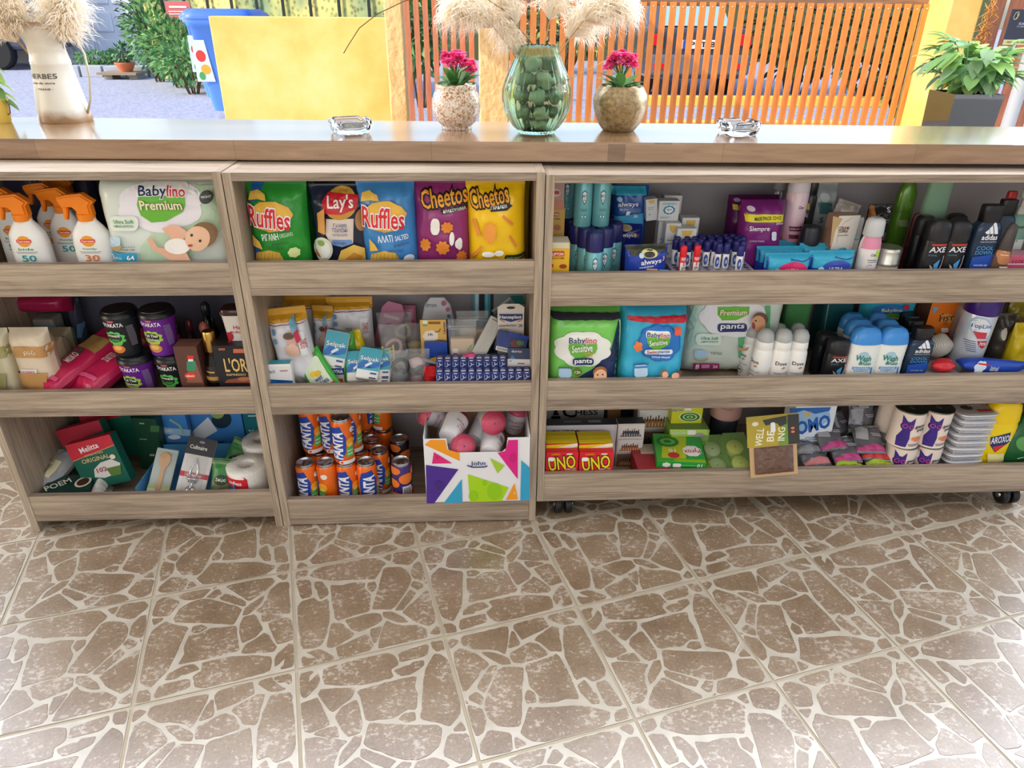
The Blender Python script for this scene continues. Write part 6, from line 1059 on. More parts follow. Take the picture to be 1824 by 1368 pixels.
aer1 = bottle('aerosol_can', 'x', 'spray can', 'P', (1024, 1058, 405), .05, zs, [(0, .94), (.01, .98), (.90, .98), (.92, .92)], CAN_T, [(.91, .98), (.92, 1.0), (.98, .97), (1, .9)], NC, dec=[sz_(d, 1.55) for d in AD if d[2] != .575], frac=True, H=.112, Wd=.0412, group='teal aerosols stacked on the others')
for px, Y, lab in ((1041, .085, 'stacked on the others, left'), (1074, .087, 'stacked on the others, right'), (1010, .16, 'stacked at the back, beside the pink tea box')): o = aer1 if px == 1041 else dup(aer1); o.location = (onY(px, 360, Y).x, Y+.0206, zs+.1399); o['label'] = 'teal aerosol can with navy rim, '+lab
def always(label, v, b, Y, t, dec, c='2c6cb4', **k): return bag('sanitary_pad_pack', label, 'hygiene pack', v, b, Y, k.pop('z', zs), t, c, dec, a=6, b_=6, crimp=.03, **k)
always('blue pad pack with a white winged pad print, upper back', 'G', (535, 802, 140), .19, .05, [('r', 540, 140, 800, 200, '3aa8c8'), ('t', 'always', 655, 265, 150, 44, 'f4f4f8', None, 2), ('t', 'ULTRA', 625, 298, 60, 10, 'e8ecf8'), ('e', 592, 225, 20, 18, 'a8d0e8'), ('p', [(620, 385), (640, 310), (670, 310), (655, 350), (680, 360), (640, 385)], 'e8ecf4'), ('p', [(540, 350), (770, 320), (765, 410), (540, 410)], '3a98c8'), ('t', '2x', 708, 340, 30, 22, 'f4f4f8')], c='1f4f9c', H=None)
always('dark navy pad pack with a small moon, beneath the upper back one', 'G', (585, 760, 418), .165, .04, [('t', 'always', 640, 492, 100, 36, 'd8dcf0'), ('e', 706, 488, 14, 16, 'c8a060'), ('t', '10h', 685, 568, 44, 20, 'e8e4d8'), ('e', 640, 440, 50, 20, 'b0a070')], c='1c2878')
always('night pad pack with dark olive top and blue front, beside the lip balms', 'G', (640, 955, 575), .035, .035, [('p', [(640, 575), (955, 565), (950, 610), (690, 640)], '383c34'), ('e', 820, 625, 60, 34, 'd8cc90'), ('e', 820, 630, 40, 22, '34342c'), ('t', 'always', 828, 685, 150, 44, 'f0f0f8', None, 6), ('e', 758, 638, 18, 18, 'c0d4ec'), ('p', [(905, 680), (925, 668), (930, 645), (918, 640), (922, 660)], 'd8a868'), ('t', 'ULTRA SECURE NIGHT', 790, 716, 110, 9, 'e0e4f4', None, 6), ('e', 770, 752, 20, 10, 'd8c88c')], c='2440a4', rot=(0, -.02, 0))
carton('medicine_box', 'tiny white carton with blue and yellow stripes lying by the lip balm tray', 'box', 'G', (795, 975, 722), .022, zs+.02, .03, 'e8e6e2', [('r', 800, 742, 880, 752, 'e8a838'), ('r', 890, 745, 960, 752, '5c9cc0'), ('r', 800, 756, 900, 762, '3a5a9c')], H=.028, rot=(0, 0, -.08))
QD = [('c', .5, .55, .30, .22, '2c7ca0', 9, .15), ('e', .5, .55, .20, .15, 'e8f0f0'), ('t', 'qo', .5, .55, .26, .14, '2c7ca0'), ('c', .5, .86, .4, .05, '8ac0d0', 9, .3), ('r', .1, .2, .6, .22, '8a8a90'), ('r', .1, .14, .5, .16, '8a8a90')]
PD = [('p', [(.2, .95), (.8, .95), (.72, .84), (.5, .78), (.28, .84)], 'd8b050'), ('r', .15, .6, .7, .62, '8a8a90'), ('r', .15, .52, .6, .54, '8a8a90'), ('e', .3, .3, .06, .04, '6a8a9c')]
def qbox(label, x0, x1, yt, yb, Y, d, dd, rz=0, ry=0): zb = onY(*V('G', (x0+x1)/2, yb), Y).z; carton('repellent_box', label, 'box', 'G', (x0, x1, yt), Y, max(zs, zb), d, 'd4d4d8', dd, frac=True, H=onY(*V('G', (x0+x1)/2, yt), Y).z-max(zs, zb), rot=(0, ry, rz), group='small white boxes with yellow or blue prints')
qbox('small white box with a round blue emblem, on top of the pile', 885, 1035, 240, 388, .16, .03, QD); qbox('small white box with a yellow patch, tilted left of the blue emblem one', 800, 885, 225, 385, .17, .03, PD, ry=-.12)
qbox('small white box with a yellow patch, under the blue emblem one', 870, 1000, 390, 720, .17, .03, PD); qbox('small white box in front in the lower pile, left', 925, 1035, 405, 720, .135, .03, PD); qbox('small white box rightmost in the pile', 1040, 1165, 365, 720, .16, .03, PD); qbox('small white box low in front at the right of the pile', 1010, 1150, 445, 720, .115, .03, PD); qbox('small white box at the very back behind the blue emblem one', 900, 1030, 200, 720, .215, .03, PD)
# lip balm sticks in a tray
bt0, bt1 = onY(1195, 478, .05).x, onY(1342, 478, .05).x; bw = (bt1-bt0); TRG = M((150, 152, 178), .5)
bz = onZ(1270, 478, 0) ; ztray = onY(1270, 484, .03).z; tray = empty('balm_tray', 'grey blue plastic tray with round holes holding lip balm sticks', 'tray', ((bt0+bt1)/2, .03, zs))
m = MB(); m.box(-bw/2, bw/2, 0, .15, 0, ztray-zs, TRG, .002); 
for i in range(8):
    for j in range(3): m.lathe([(0, .0065), (.0004, .0062)], M('3c3e50', .6), 14, Matrix.Translation((-bw/2+.014+i*(bw-.028)/7, .010+j*.018, ztray-zs+.0002)))
m.build('tray_block', tray)
def balm(c, cc, w):
    r = empty('lip_balm_stick', 'x', 'lip balm', group='lip balm sticks standing in the tray'); m = MB(); m.lathe([(0, .0070), (.001, .0075), (.036, .0075), (.0365, .0068)], M(c, .35), 20)
    m.decals([('e', .5, .45, .30, .34, '24347c'), ('e', .5, .45, .22, .28, '3a5ab0'), ('t', 'Labello', .5, .45, .52, .13, 'f0f0f8', None, 82)] if w == 'b' else [('r', 0, 0, 1, .55, 'e8e4e0'), ('t', 'RED', .5, .8, .7, .16, 'f4ecec'), ('e', .5, .45, .12, .12, 'd83038'), ('t', 'SPF', .5, .2, .5, .16, '3a3440')], lambda u, v, e: ((.0075+e*.6)*sin(u/.0075), -(.0075+e*.6)*cos(u/.0075), v), .015, .036, L=.004); m.build('tube', r)
    m = MB(); m.lathe([(.034, .0078), (.035, .0082), (.052, .0078), (.056, .0070), (.058, .0050), (.0585, .002)], M(cc, .3), 20); m.build('cap', r); return r
bb = balm('e8e6e6', '24246c', 'b'); rb = balm('d02c34', 'd8202c', 'r'); fb = [1, 1]
def putbalm(src, k, zx, zy, Y, label, tilt=0):
    """zx, zy: top of the cap in view G"""
    o = src if fb[k] else dup(src); fb[k] = 0; p = onY(*V('G', zx, zy), Y); o.location = (p.x, Y, ztray+.0003); o.rotation_euler = (0, tilt, random.uniform(-.3, .3)); o['label'] = label
putbalm(rb, 1, 1070, 600, .030+.010, 'red capped lip balm stick, left of the two red ones'); putbalm(rb, 1, 1173, 585, .030+.013, 'red capped lip balm stick, right of the two red ones')
rowsb = [(.040, [1510], 'front row'), (.058, [1330, 1395], 'second row'), (.074, [1045, 1100, 1160, 1240, 1300, 1460, 1520], 'third row'), (.093, [1000, 1060, 1125, 1190, 1265, 1330, 1400, 1480], 'fourth row'), (.112, [1010, 1075, 1135, 1200, 1260, 1320, 1385, 1450, 1510], 'fifth row'), (.132, [1000, 1060, 1120, 1180, 1240, 1300, 1360, 1420, 1480], 'back row')]
for Y, xs, lab in rowsb:
    for i, x in enumerate(xs): putbalm(bb, 0, 1260+(x-1260)*(.965 if x < 1500 else .93), 600, Y, 'navy capped lip balm stick in the %s, %s from the left' % (lab, ordn[i]), random.uniform(-.03, .03))
SI = [('r', 1520, 345, 1806, 372, 'e8dc20'), ('r', 1520, 335, 1806, 390, 'e8dc20'), ('t', 'MAXI PACK 12+12', 1680, 362, 196, 26, '241c30', None, 3), ('t', 'Siempre', 1615, 440, 150, 44, 'f0e8f0'), ('e', 1566, 298, 28, 18, 'd8c8dc'), ('t', '24 Pads', 1766, 396, 60, 14, 'f0e8f0'), ('rr', 1704, 455, 1740, 520, 12, 'd4dce8'), ('t', 'LONG PADS', 1590, 524, 110, 12, 'd0b0d0')]
bag('sanitary_pad_pack', 'purple pad pack with yellow band reading MAXI PACK', 'hygiene pack', 'G', (1485, 1812, 255), .11, zs, .07, '7c2878', SI, a=6, b_=6, crimp=.02)
bag('sanitary_pad_pack', 'dark purple pad pack behind the one with the yellow band', 'hygiene pack', 'G', (1390, 1760, 215), .19, zs, .06, '5c1c58', [('rr', 1430, 265, 1465, 305, 5, 'd8b830'), ('e', 1470, 238, 26, 12, 'b8a8c0')], a=6, b_=6, crimp=.02)
LI = lambda cx, red: [('r', 0, .62, 1, .98, '38a8cc'), ('e', .58, .60, .34, .22, 'd82c6c' if red else '3a50b0'), ('t', 'ULTRA', .56, .60, .3, .10, 'f4f0f8'), ('t', 'always', .5, .28, .62, .26, 'f4f4f8'), ('e', .22, .55, .08, .12, 'b8d4ec'), ('l', [(.5, .9), (.75, .84), (.95, .9)], '2c3c80', .02)]
def pads(label, v, x0, x1, yt, Y, red, k):
    X, W_, _ = fitv(v, (x0, x1, yt), Y, zs); h = onY(*V(v, (x0+x1)/2, yt), Y).z-zs; m = MB(); bagmesh(m, W_, max(h, .03), .042, M((44, 64, 176), .25), LI(0, red), 7, 6, .0016, .04, k, cc=M('38a8cc', .3)); tag(m.build('sanitary_pad_pack', None, (X, Y+.021, zs)), label, 'hygiene pack', 'turquoise and blue pad packs in front')
pads('turquoise and blue pad pack with a red oval, front of the left stack', 'H', -90, 250, 640, .03, True, 71); pads('turquoise pad pack second in the left stack', 'H', -150, 200, 590, .078, True, 72); pads('turquoise pad pack at the back of the left stack', 'H', -160, 150, 548, .125, True, 73)
pads('turquoise and blue pad pack with a violet oval, front of the right stack', 'H', 235, 572, 622, .03, False, 74); pads('turquoise pad pack behind the front one of the right stack', 'H', 165, 510, 568, .08, False, 75)
def btl(label, v, b, Y, prof, c, cap, capc, dec=(), cat='bottle', nm='toiletry_bottle', **k): return bottle(nm, label, cat, v, b, Y, k.pop('z', zs), prof, c, cap, capc, dec=dec, **k)
CYL = [(0, .95), (.01, 1), (.78, 1), (.82, .85), (.83, .78)]; CYC = [(.82, .84), (.83, .88), (.97, .80), (1, .6)]
mtp, nt, b, co = nodes('pink_fading_can'); sx = nt.nodes.new('ShaderNodeSeparateXYZ'); nt.links.new(co.outputs['Object'], sx.inputs[0]); g = ramp(nt, sx.outputs[2], [(.05, (176, 40, 84)), (.15, (226, 196, 208))]); nt.links.new(g.outputs[0], b.inputs['Base Color']); b.inputs['Roughness'].default_value = .25
btl('tall white and pink hairspray can beside the purple pad pack', 'H', (60, 215, 120), .14, [(0, .95), (.01, 1), (.80, 1), (.82, .9)], mtp, [(.81, .98), (.82, 1), (.93, .95), (.97, .7), (1, .6)], M((214, 206, 214), .35), dec=[('t', 'Cien', 180, 290, 40, 22, '3a3040'), ('r', 95, 430, 190, 465, '5c1c34'), ('t', 'ULTRA STRONG', 142, 448, 84, 10, 'f0e0e8'), ('r', 90, 490, 160, 520, '5c1c34')], nm='aerosol_can', cat='spray can', H=.25)
btl('grey silver can at the back, left of the pink hairspray', 'H', (-60, 40, 110), .25, CYL, M((150, 150, 156), .3, .5), CYC, M((170, 170, 174), .4), nm='aerosol_can', cat='spray can', H=.225)
btl('black razor gel can with a yellow sticker behind the hairspray', 'H', (175, 275, 120), .20, CYL, M((40, 36, 40), .3), CYC, M((30, 28, 32), .3), dec=[('rr', 190, 258, 240, 305, 6, 'd8c028'), ('t', 'silk', 205, 345, 50, 34, 'd8d4d8')], nm='aerosol_can', cat='spray can', H=.225)
btl('jar with wide navy black lid behind the turquoise pad packs', 'H', (180, 318, 445), .09, [(0, .9), (.02, .97), (.50, .97)], M((206, 200, 190), .4), [(.50, 1), (.94, 1), (.98, .95), (1, .9)], M((30, 32, 44), .35), nm='cream_jar', cat='jar')
bag('blister_bag', 'clear and white hanging pack with a dark green round lid inside', 'blister pack', 'H', (250, 420, 120), .20, zs, .05, 'a0a6a8', [('e', 350, 215, 34, 34, 'c0c8cc'), ('r', 300, 250, 400, 330, '3a6a6c'), ('t', 'S', 315, 375, 30, 40, '2c3c50')], a=4, b_=5, H=.21)
carton('cream_box', 'white and tan cream carton with a curved gold edge', 'box', 'H', (350, 545, 350), .085, zs, .035, 'e6e0d8', [('p', [(350, 350), (440, 370), (380, 460), (360, 570), (345, 570)], 'c8a878'), ('t', 'CERA di', 455, 442, 96, 24, '5c4438'), ('t', 'CUPRA', 450, 466, 84, 20, '5c4438'), ('t', 'COLLAGEN', 448, 494, 96, 10, '6c6058'), ('e', 485, 440, 8, 8, 'd03038'), ('l', [(400, 555), (412, 470), (450, 400), (530, 365)], 'd8b878', 3)], side='8c6a58', top='b89c84', rot=(0, .05, .28))
btl('white lotion bottle with a turquoise ring, right of the tan carton', 'H', (520, 612, 365), .13, [(0, .9), (.02, 1), (.66, 1), (.70, .9)], WHT, [(.68, .96), (.7, 1), (.95, 1), (1, .85)], M((200, 200, 200), .35), dec=[('r', 500, 515, 612, 530, '7ac0cc'), ('t', 'bio', 520, 568, 50, 24, '4a5a6c'), ('t', 'eco', 520, 592, 40, 16, '4a5a6c')], ratio=.8)
btl('pink and white foot cream bottle with clear cap and a green sticker', 'H', (628, 780, 378), .035, [(0, .86), (.03, .95), (.46, .98), (.56, 1.0), (.66, .96), (.73, .84), (.77, .76)], M((228, 222, 222), .35), [(.76, .90), (.77, .94), (.94, .88), (.98, .78), (1, .5)], M((196, 198, 200), .3), dec=[('r', 630, 500, 780, 600, 'dc8ca8'), ('t', 'Cien', 716, 640, 40, 18, '34303c'), ('p', [(740, 606), (770, 604), (752, 662), (728, 660)], 'b4dc3c'), ('r', 668, 676, 740, 680, '3a3440'), ('r', 672, 690, 740, 694, '3a3440'), ('l', [(660, 722), (690, 712), (700, 720)], 'c03040', 3)], ratio=.8)
btl('low round cream jar with ridged silver lid', 'H', (745, 935, 605), .045, [(0, .86), (.05, .93), (.56, .95), (.6, .9)], M((214, 206, 184), .3), [(.58, 1), (.66, 1.0), (.68, .97), (.78, 1.0), (.80, .97), (.92, 1.0), (.97, .97), (1, .93)], M((196, 192, 184), .3, .9), cat='jar', nm='cream_jar')
m = MB(); bagmesh(m, .058, .17, .03, M((40, 38, 40), .2), [('r', .2, .5, .95, .62, '5c5c60'), ('t', 'S', .8, .93, .12, .06, 'e0e0e0'), ('p', [(0, .6), (.25, .75), (.2, .98), (0, 1)], 'a86a34'), ('r', .2, .8, .9, .81, '8a8a90'), ('r', .2, .77, .9, .78, '8a8a90')], 3, 4, .004, .04, 81); tag(m.build('razor_blister', None, (onY(1565, 400, .16).x, .17, zs)), 'black hanging blister pack with orange edge behind the foot cream bottle', 'blister pack')
m = MB(); bagmesh(m, .06, .05, .02, M((150, 142, 138), .15), [('r', .2, .3, .8, .6, 'b8b0ac')], 3, 4, .006, .04, 82); tag(m.build('blister_bag', None, (onY(1507, 365, .13).x, .14, zs+.135), (0, .3, 0)), 'crumpled clear grey blister above the tan carton', 'blister pack')
gb = M((88, 132, 40), .15, .1, 0); CGB = M((150, 190, 160), .08, a=.65)
btl('tall olive green shampoo bottle leaning at the back', 'H', (860, 1000, 100), .20, [(0, .95), (.02, 1), (.80, .98), (.9, .7), (.95, .5)], gb, [(.94, .5), (1, .5)], gb, dec=[('t', 'FIVE', 950, 270, 90, 34, '6c9440'), ('t', 'GENTLE', 930, 320, 110, 20, '3c5820'), ('r', 900, 380, 970, 430, '8a9a6c')], ratio=.7, H=.23)
btl('upside down clear green bottle hanging from the top at the back', 'H', (1055, 1235, 110), .16, [(0, .7), (.03, .85), (.5, 1), (1, .95)], CGB, [(.98, .8), (1, .5)], CGB, dec=[('e', .4, .35, .14, .1, 'b0c8b8')], frac=True, H=.24, ratio=.5, ex=3)
btl('dark red conditioner bottle behind the black deodorants', 'H', (965, 1060, 340), .17, [(0, .95), (.02, 1), (.9, .9), (1, .6)], M((110, 26, 34), .3), [(.98, .5), (1, .4)], M((110, 26, 34), .3), dec=[('t', 'Colgate', 1008, 510, 150, 26, 'a04048', None, 75)], ratio=.6)
BLK = M((24, 24, 28), .28); BK2 = M((34, 34, 38), .4)
AXD = [('r', .2, .665, .9, .69, 'c83a34'), ('t', 'AXE', .52, .61, .70, .075, 'e4e4e8'), ('t', 'COOL', .35, .53, .36, .02, '5c8cb0'), ('l', [(.95, .56), (.98, .40), (.82, .28)], 'c82c30', .05), ('l', [(.88, .52), (.90, .40), (.78, .30)], 'b8bcc4', .05), ('p', [(.48, .40), (.72, .48), (.70, .34), (.60, .10), (.56, .32)], '4898d0'), ('p', [(.30, .40), (.46, .36), (.56, .27), (.42, .30)], 'a8a8ac'), ('p', [(.15, .30), (.36, .31), (.5, .26), (.4, .24), (.15, .27)], 'c82c30'), ('t', 'NON STOP', .30, .21, .46, .05, 'e4e4e8'), ('t', 'FRESH', .32, .155, .48, .055, 'e4e4e8')]
AXP = [(0, .90), (.01, .96), (.10, 1), (.70, 1), (.73, .96)]; AXC = [(.725, .98), (.73, 1.0), (.92, .97), (.97, .88), (1, .6)]
def axe(label, v, x0, x1, yt, Y, z, dec=AXD, H=None): return btl(label, v, (x0, x1, yt), Y, AXP, BLK, AXC, BK2, dec=dec, frac=True, ratio=.72, ex=2.6, z=z, nm='shower_gel_bottle', cat='bottle', group='black shower gel bottles', H=H)
axe('black shower bottle with red stripe, left one of the front pair on the top shelf', 'H', 1090, 1255, 395, .03, zs); axe('black shower bottle with red stripe, right one of the front pair, top shelf', 'H', 1235, 1405, 398, .035, zs)
axe('black shower bottle half turned, behind left of the front pair on the top shelf', 'H', 1000, 1135, 360, .085, zs, [('t', 'FRE', .6, .4, .5, .06, 'b0b0b4', None, 85), ('r', .5, .6, .9, .68, 'b0a090')]); axe('black bottle at the back between the front pair', 'H', 1225, 1370, 350, .11, zs, [])
ADD = [('p', [(.30, .70), (.42, .735), (.48, .68), (.36, .68)], 'e8e8ec'), ('p', [(.42, .745), (.52, .78), (.62, .68), (.50, .68)], 'e8e8ec'), ('p', [(.54, .79), (.64, .82), (.78, .68), (.65, .68)], 'e8e8ec'), ('t', 'adidas', .52, .64, .56, .06, 'f0f0f4'), ('t', 'TEAM FORCE EDITION', .52, .585, .6, .014, 'c0c8d8'), ('t', 'COOL', .48, .51, .62, .045, '4898d8'), ('t', 'DOWN', .48, .455, .62, .045, '4898d8'), ('p', [(.12, .40), (.88, .44), (.88, .10), (.12, .06)], '2450b0'), ('t', 'SHOWER GEL', .5, .30, .5, .02, 'd8e0f0'), ('r', .25, .22, .8, .228, 'c0d0ec')]
ADP = [(0, .9), (.01, .97), (.70, 1), (.76, .93), (.80, .76), (.82, .6)]; ADC = [(.80, .62), (.81, .70), (.985, .72), (1, .68)]
def adi(label, v, x0, x1, yt, Y, z, H=None, dec=ADD): return btl(label, v, (x0, x1, yt), Y, ADP, M((34, 52, 76), .15), ADC, M((28, 28, 32), .35), dec=dec, frac=True, ratio=.55, ex=4, z=z, nm='shower_gel_bottle', cat='bottle', H=H, group='dark blue square shouldered shower gel bottles')
adi('dark blue bottle with black cap and three slanted white bars, top shelf', 'H', 1440, 1640, 283, .045, zs)
adi('dark blue bottle behind, its square cap just right of the first', 'H', 1580, 1735, 240, .12, zs, dec=[])
btl('clear dark bottle with a red screw cap at the back right', 'H', (1610, 1740, 178), .17, [(0, .95), (.02, 1), (.7, 1), (.8, .5), (.83, .35)], M((60, 80, 84), .1), [(.82, .5), (.83, .56), (.98, .5), (1, .44)], M((200, 50, 48), .35), ratio=.6, ex=3)
btl('pump bottle of green aloe gel with grey white pump at the right edge', 'H', (1700, 1860, 165), .13, [(0, .93), (.02, 1), (.62, 1), (.70, .6), (.73, .34)], M((120, 160, 146), .15), [(.72, .36), (.80, .36), (.81, .2), (.9, .2), (.91, .42), (1, .40)], M((190, 186, 180), .35), dec=[('t', 'GARNIER', 1790, 435, 86, 20, '3c5c40'), ('r', 1720, 525, 1860, 600, 'd0d8d4'), ('t', 'ALOE', 1750, 535, 50, 16, '3a6a4c')], ratio=.6, ex=3, capn='pump')
btl('brown roll on stick with dark rounded cap and tan label, near the right edge', 'H', (1610, 1735, 418), .03, [(0, .85), (.03, .92), (.5, 1), (.58, .9), (.62, .75)], M((96, 66, 52), .3), [(.60, .78), (.62, .82), (.9, .62), (.97, .45), (1, .2)], M((70, 62, 60), .35), dec=[('rr', 1620, 595, 1712, 710, 20, 'b87850'), ('e', 1672, 608, 16, 14, 'd8a888'), ('r', 1640, 640, 1696, 645, 'e8c8b0')], ratio=.7, rot=(0, .06, 0))
carton('soap_box', 'pink soap carton lying at the right edge', 'box', 'H', (1700, 1960, 645), .055, zs+.0275, .045, 'd0607c', [('t', 'LUX', 1780, 688, 84, 26, '9c2848'), ('r', 1700, 700, 1960, 712, 'f0b8c8')], top='e09cb0', H=onY(1800, 456, .055).z-zs-.0275)
carton('soap_box', 'red and white soap carton underneath the pink one at the right edge', 'box', 'H', (1600, 1960, 722), .03, zs, .06, 'd03c50', [('r', 1640, 725, 1700, 735, 'f0e0e4')], top='e8b8c0', H=.027)
carton('soap_box', 'flat red soap carton lying in front of the brown stick', 'box', 'H', (1490, 1600, 742), .022, zs, .03, 'c84438', H=.030)
# --- middle shelf
zs = ZR[1]
bag('diaper_pack', 'lime green and navy diaper pack with a laughing child, at the left end', 'diaper pack', 'I', (68, 612, 150), .03, zs, .12, (126, 208, 96), [('p', [(590, 190), (612, 210), (615, 640), (240, 640), (400, 540), (530, 400)], '22305c'), ('c', 318, 400, 216, 132, 'f0f0ea', 8, .10), *babylogo(318, 340, 212), ('t', 'Sensitive', 312, 392, 150, 52, 'f0f4e8', ('5c8c38', .03), 4), ('t', 'cotton', 362, 425, 84, 18, 'c8b068'), ('t', 'soft', 362, 442, 50, 16, 'c8b068'), ('rr', 240, 460, 394, 508, 18, '1c2c5c'), ('t', 'pants', 318, 484, 126, 34, 'f4f4f4'), ('rr', 138, 530, 232, 600, 20, 'a8c8e4'), ('t', 'all around elastic', 186, 524, 100, 16, '2c3c6c'), ('p', [(130, 590), (190, 625), (245, 595), (240, 612), (190, 635), (140, 610)], 'b8a060'), ('e', 274, 553, 32, 30, '5c6c20'), ('t', '12h', 274, 553, 40, 20, 'f0f0d8'),
    ('e', 438, 556, 52, 42, 'a0643c'), ('e', 440, 584, 48, 50, 'ecb894'), ('e', 420, 572, 6, 6, '30282a'), ('e', 458, 572, 6, 6, '30282a'), ('e', 415, 608, 18, 9, 'b84a48'), ('p', [(395, 638), (420, 625), (480, 622), (505, 638)], 'f0d020'), ('r', 75, 155, 600, 185, '34343c'), ('l', [(590, 190), (588, 640)], 'c8e8a8', 10)], a=8, b_=9, wr=.003, crimp=.02, seed=91, squash=0)
bag('diaper_pack', 'turquoise swim diaper pack with red stripe, second from the left', 'diaper pack', 'I', (606, 1096, 130), .03, zs, .11, (60, 176, 214), [('p', [(655, 172), (1095, 172), (1092, 222), (652, 205)], 'c02434'), ('c', 882, 358, 160, 142, '2468b8', 9, .09), ('c', 882, 358, 150, 132, '2c78c8', 9, .09), *babylogo(870, 298, 168), ('t', 'Sensitive', 868, 348, 130, 38, 'f0f4e8', ('5c8c38', .03), 6), ('rr', 768, 400, 974, 436, 16, 'f0f0ec'), ('t', 'Swim', 822, 418, 74, 24, 'c02838'), ('t', 'pants', 908, 418, 84, 24, '2a60b0'), ('t', 'Ειδικά Μαγιό', 886, 454, 128, 16, 'f0f4f8'), ('rr', 690, 510, 788, 596, 20, 'b8d4e8'), ('r', 690, 520, 788, 532, '3a78c8'), ('t', 'all around elastic', 740, 500, 116, 18, '24305c'), ('c', 718, 372, 34, 38, 'e8783c', 5, .3), ('rr', 984, 230, 1032, 290, 6, 'e0583c'), ('r', 676, 618, 780, 640, 'e0eef4'), ('e', 905, 565, 28, 28, '8a5c3c'), ('e', 912, 572, 22, 24, 'e8b090'), ('p', [(800, 636), (850, 590), (900, 585), (950, 630), (900, 640)], 'e4a888'), ('e', 1010, 580, 44, 34, '7a4c34'), ('e', 985, 580, 30, 28, 'e8b090'), ('p', [(980, 605), (1020, 610), (1030, 640), (975, 640)], 'e4a888')], a=8, b_=9, wr=.003, crimp=.02, seed=92, squash=0, cc='2c90b8')
bag('diaper_pack', 'white and pale green diaper pack of pants with a standing laughing child', 'diaper pack', 'I', (1080, 1800, 60), .12, zs, .10, 'd4ddd2', [('p', [(1460, 320), (1560, 320), (1560, 470), (1460, 470)], '5cb078'), ('p', [(1660, 92), (1700, 92), (1690, 270), (1650, 270)], '5cb078'), ('p', [(1100, 92), (1200, 92), (1160, 200), (1240, 280), (1100, 420)], 'bcd8c8'), ('c', 1420, 170, 250, 150, 'ece8ee', 7, .08), ('p', [(1305, 92), (1540, 92), (1535, 150), (1440, 190), (1340, 195), (1305, 150)], '6cb83c'), ('t', 'Premium', 1422, 134, 196, 42, 'f0ead0', ('a09050', .05)), ('rr', 1304, 214, 1520, 276, 24, '24306c'), ('t', 'pants', 1412, 240, 172, 44, 'f4f4f4'), ('rr', 1145, 285, 1330, 372, 36, 'dce8e0'), ('t', 'Ultra Soft', 1244, 318, 122, 22, '4a9a6c'), ('t', 'απαλότητα', 1244, 344, 122, 18, '4a9a6c'), ('rr', 1134, 404, 1222, 460, 20, 'a8c8e0'), ('p', [(1122, 462), (1180, 488), (1236, 462), (1230, 478), (1180, 496), (1130, 476)], 'b8a468'), ('t', '* * * * *', 1290, 420, 76, 8, '50504c'), ('t', 'PURE CARE', 1290, 430, 76, 10, '50504c'), ('rr', 1120, 498, 1314, 548, 12, '9c2c68'), ('t', '8', 1150, 523, 26, 36, 'f4f0f4'), ('t', '26', 1280, 520, 36, 22, 'f4f0f4'), ('r', 1180, 505, 1240, 530, 'c88cb0'),
    ('p', [(1560, 270), (1640, 250), (1650, 300), (1590, 420), (1560, 520), (1500, 580), (1440, 585), (1500, 520), (1540, 440)], 'c48c68'), ('p', [(1440, 370), (1490, 385), (1560, 350), (1570, 380), (1490, 400), (1445, 395)], 'c48c68'), ('e', 1606, 172, 56, 52, '6a4a38'), ('e', 1592, 200, 50, 58, 'd49c78'), ('e', 1555, 215, 12, 22, '8c3434'), ('e', 1572, 180, 6, 6, '30282a')], a=9, b_=9, wr=.002, crimp=.01, seed=93, squash=0, H=.228)
carton('diaper_pack', 'green pack standing behind the deodorant roll ons', 'diaper pack', 'J', (40, 230, 60), .22, zs, .08, '4c8c50', H=.225, bev=.01); carton('diaper_pack', 'dark teal pack with a seam in the shade behind the black bottles', 'diaper pack', 'J', (330, 540, 60), .24, zs, .07, '1f5c64', [('l', [(380, 92), (345, 300)], 'b0b8a0', 6)], H=.225, bev=.01)
DV = [(0, .86), (.01, .92), (.10, .98), (.45, 1), (.60, .97), (.655, .88), (.67, .84), (.69, .92), (.80, .86), (.82, .80)]; DVC = [(.80, .84), (.82, .88), (.90, .84), (.97, .60), (1, .2)]
DD = [('t', 'Dove', .45, .46, .56, .06, '4a3c38'), ('p', [(.46, .38), (.60, .41), (.72, .385), (.56, .365)], 'c09070'), ('t', 'INVISIBLE CARE', .5, .29, .66, .022, '8a8480'), ('e', .45, .17, .22, .065, '4a4440'), ('e', .45, .17, .19, .055, 'f0eeec'), ('r', .3, .155, .40, .185, 'd03c3c'), ('r', .40, .155, .5, .185, '2c2c30'), ('r', .5, .155, .6, .185, '3c8c4c')]
def dove(label, x0, x1, yt, Y, rz=0, dd=DD): return btl(label, 'J', (x0, x1, yt), Y, DV, WHT, DVC, M((176, 178, 178), .3), dec=dd, frac=True, z=zs, nm='deodorant_bottle', cat='deodorant', group='white deodorant bottles', rot=(0, 0, rz))
dove('white deodorant with grey cap with a gold leaf mark, front row, second from the right', -25, 118, 300, .04); dove('white deodorant with grey cap with a gold leaf mark, front row, rightmost', 100, 242, 300, .04)
dove('white deodorant with grey cap, front row, third from the right, turned away', -155, -15, 300, .045, -1.1); dove('white deodorant with grey cap, front row, leftmost, turned away', -240, -110, 270, .095, -1.2); dove('white deodorant with grey cap, second row, right', 90, 210, 255, .12); dove('white deodorant with grey cap, second row, left', -40, 70, 255, .125)
axe('short black bottle with red stripe on the middle shelf, in front', 'J', 370, 528, 368, .04, zs, AXD); axe('black bottle behind the short one on the middle shelf', 'J', 290, 440, 318, .11, zs, [('t', 'FRESH', .6, .4, .6, .06, 'b0b0b4', None, 80)])
WGP = [(0, .88), (.01, .94), (.20, 1), (.45, .96), (.70, 1), (.76, .98)]; WGC = [(.75, 1), (.765, 1.0), (.90, .88), (.96, .72), (1, .4)]
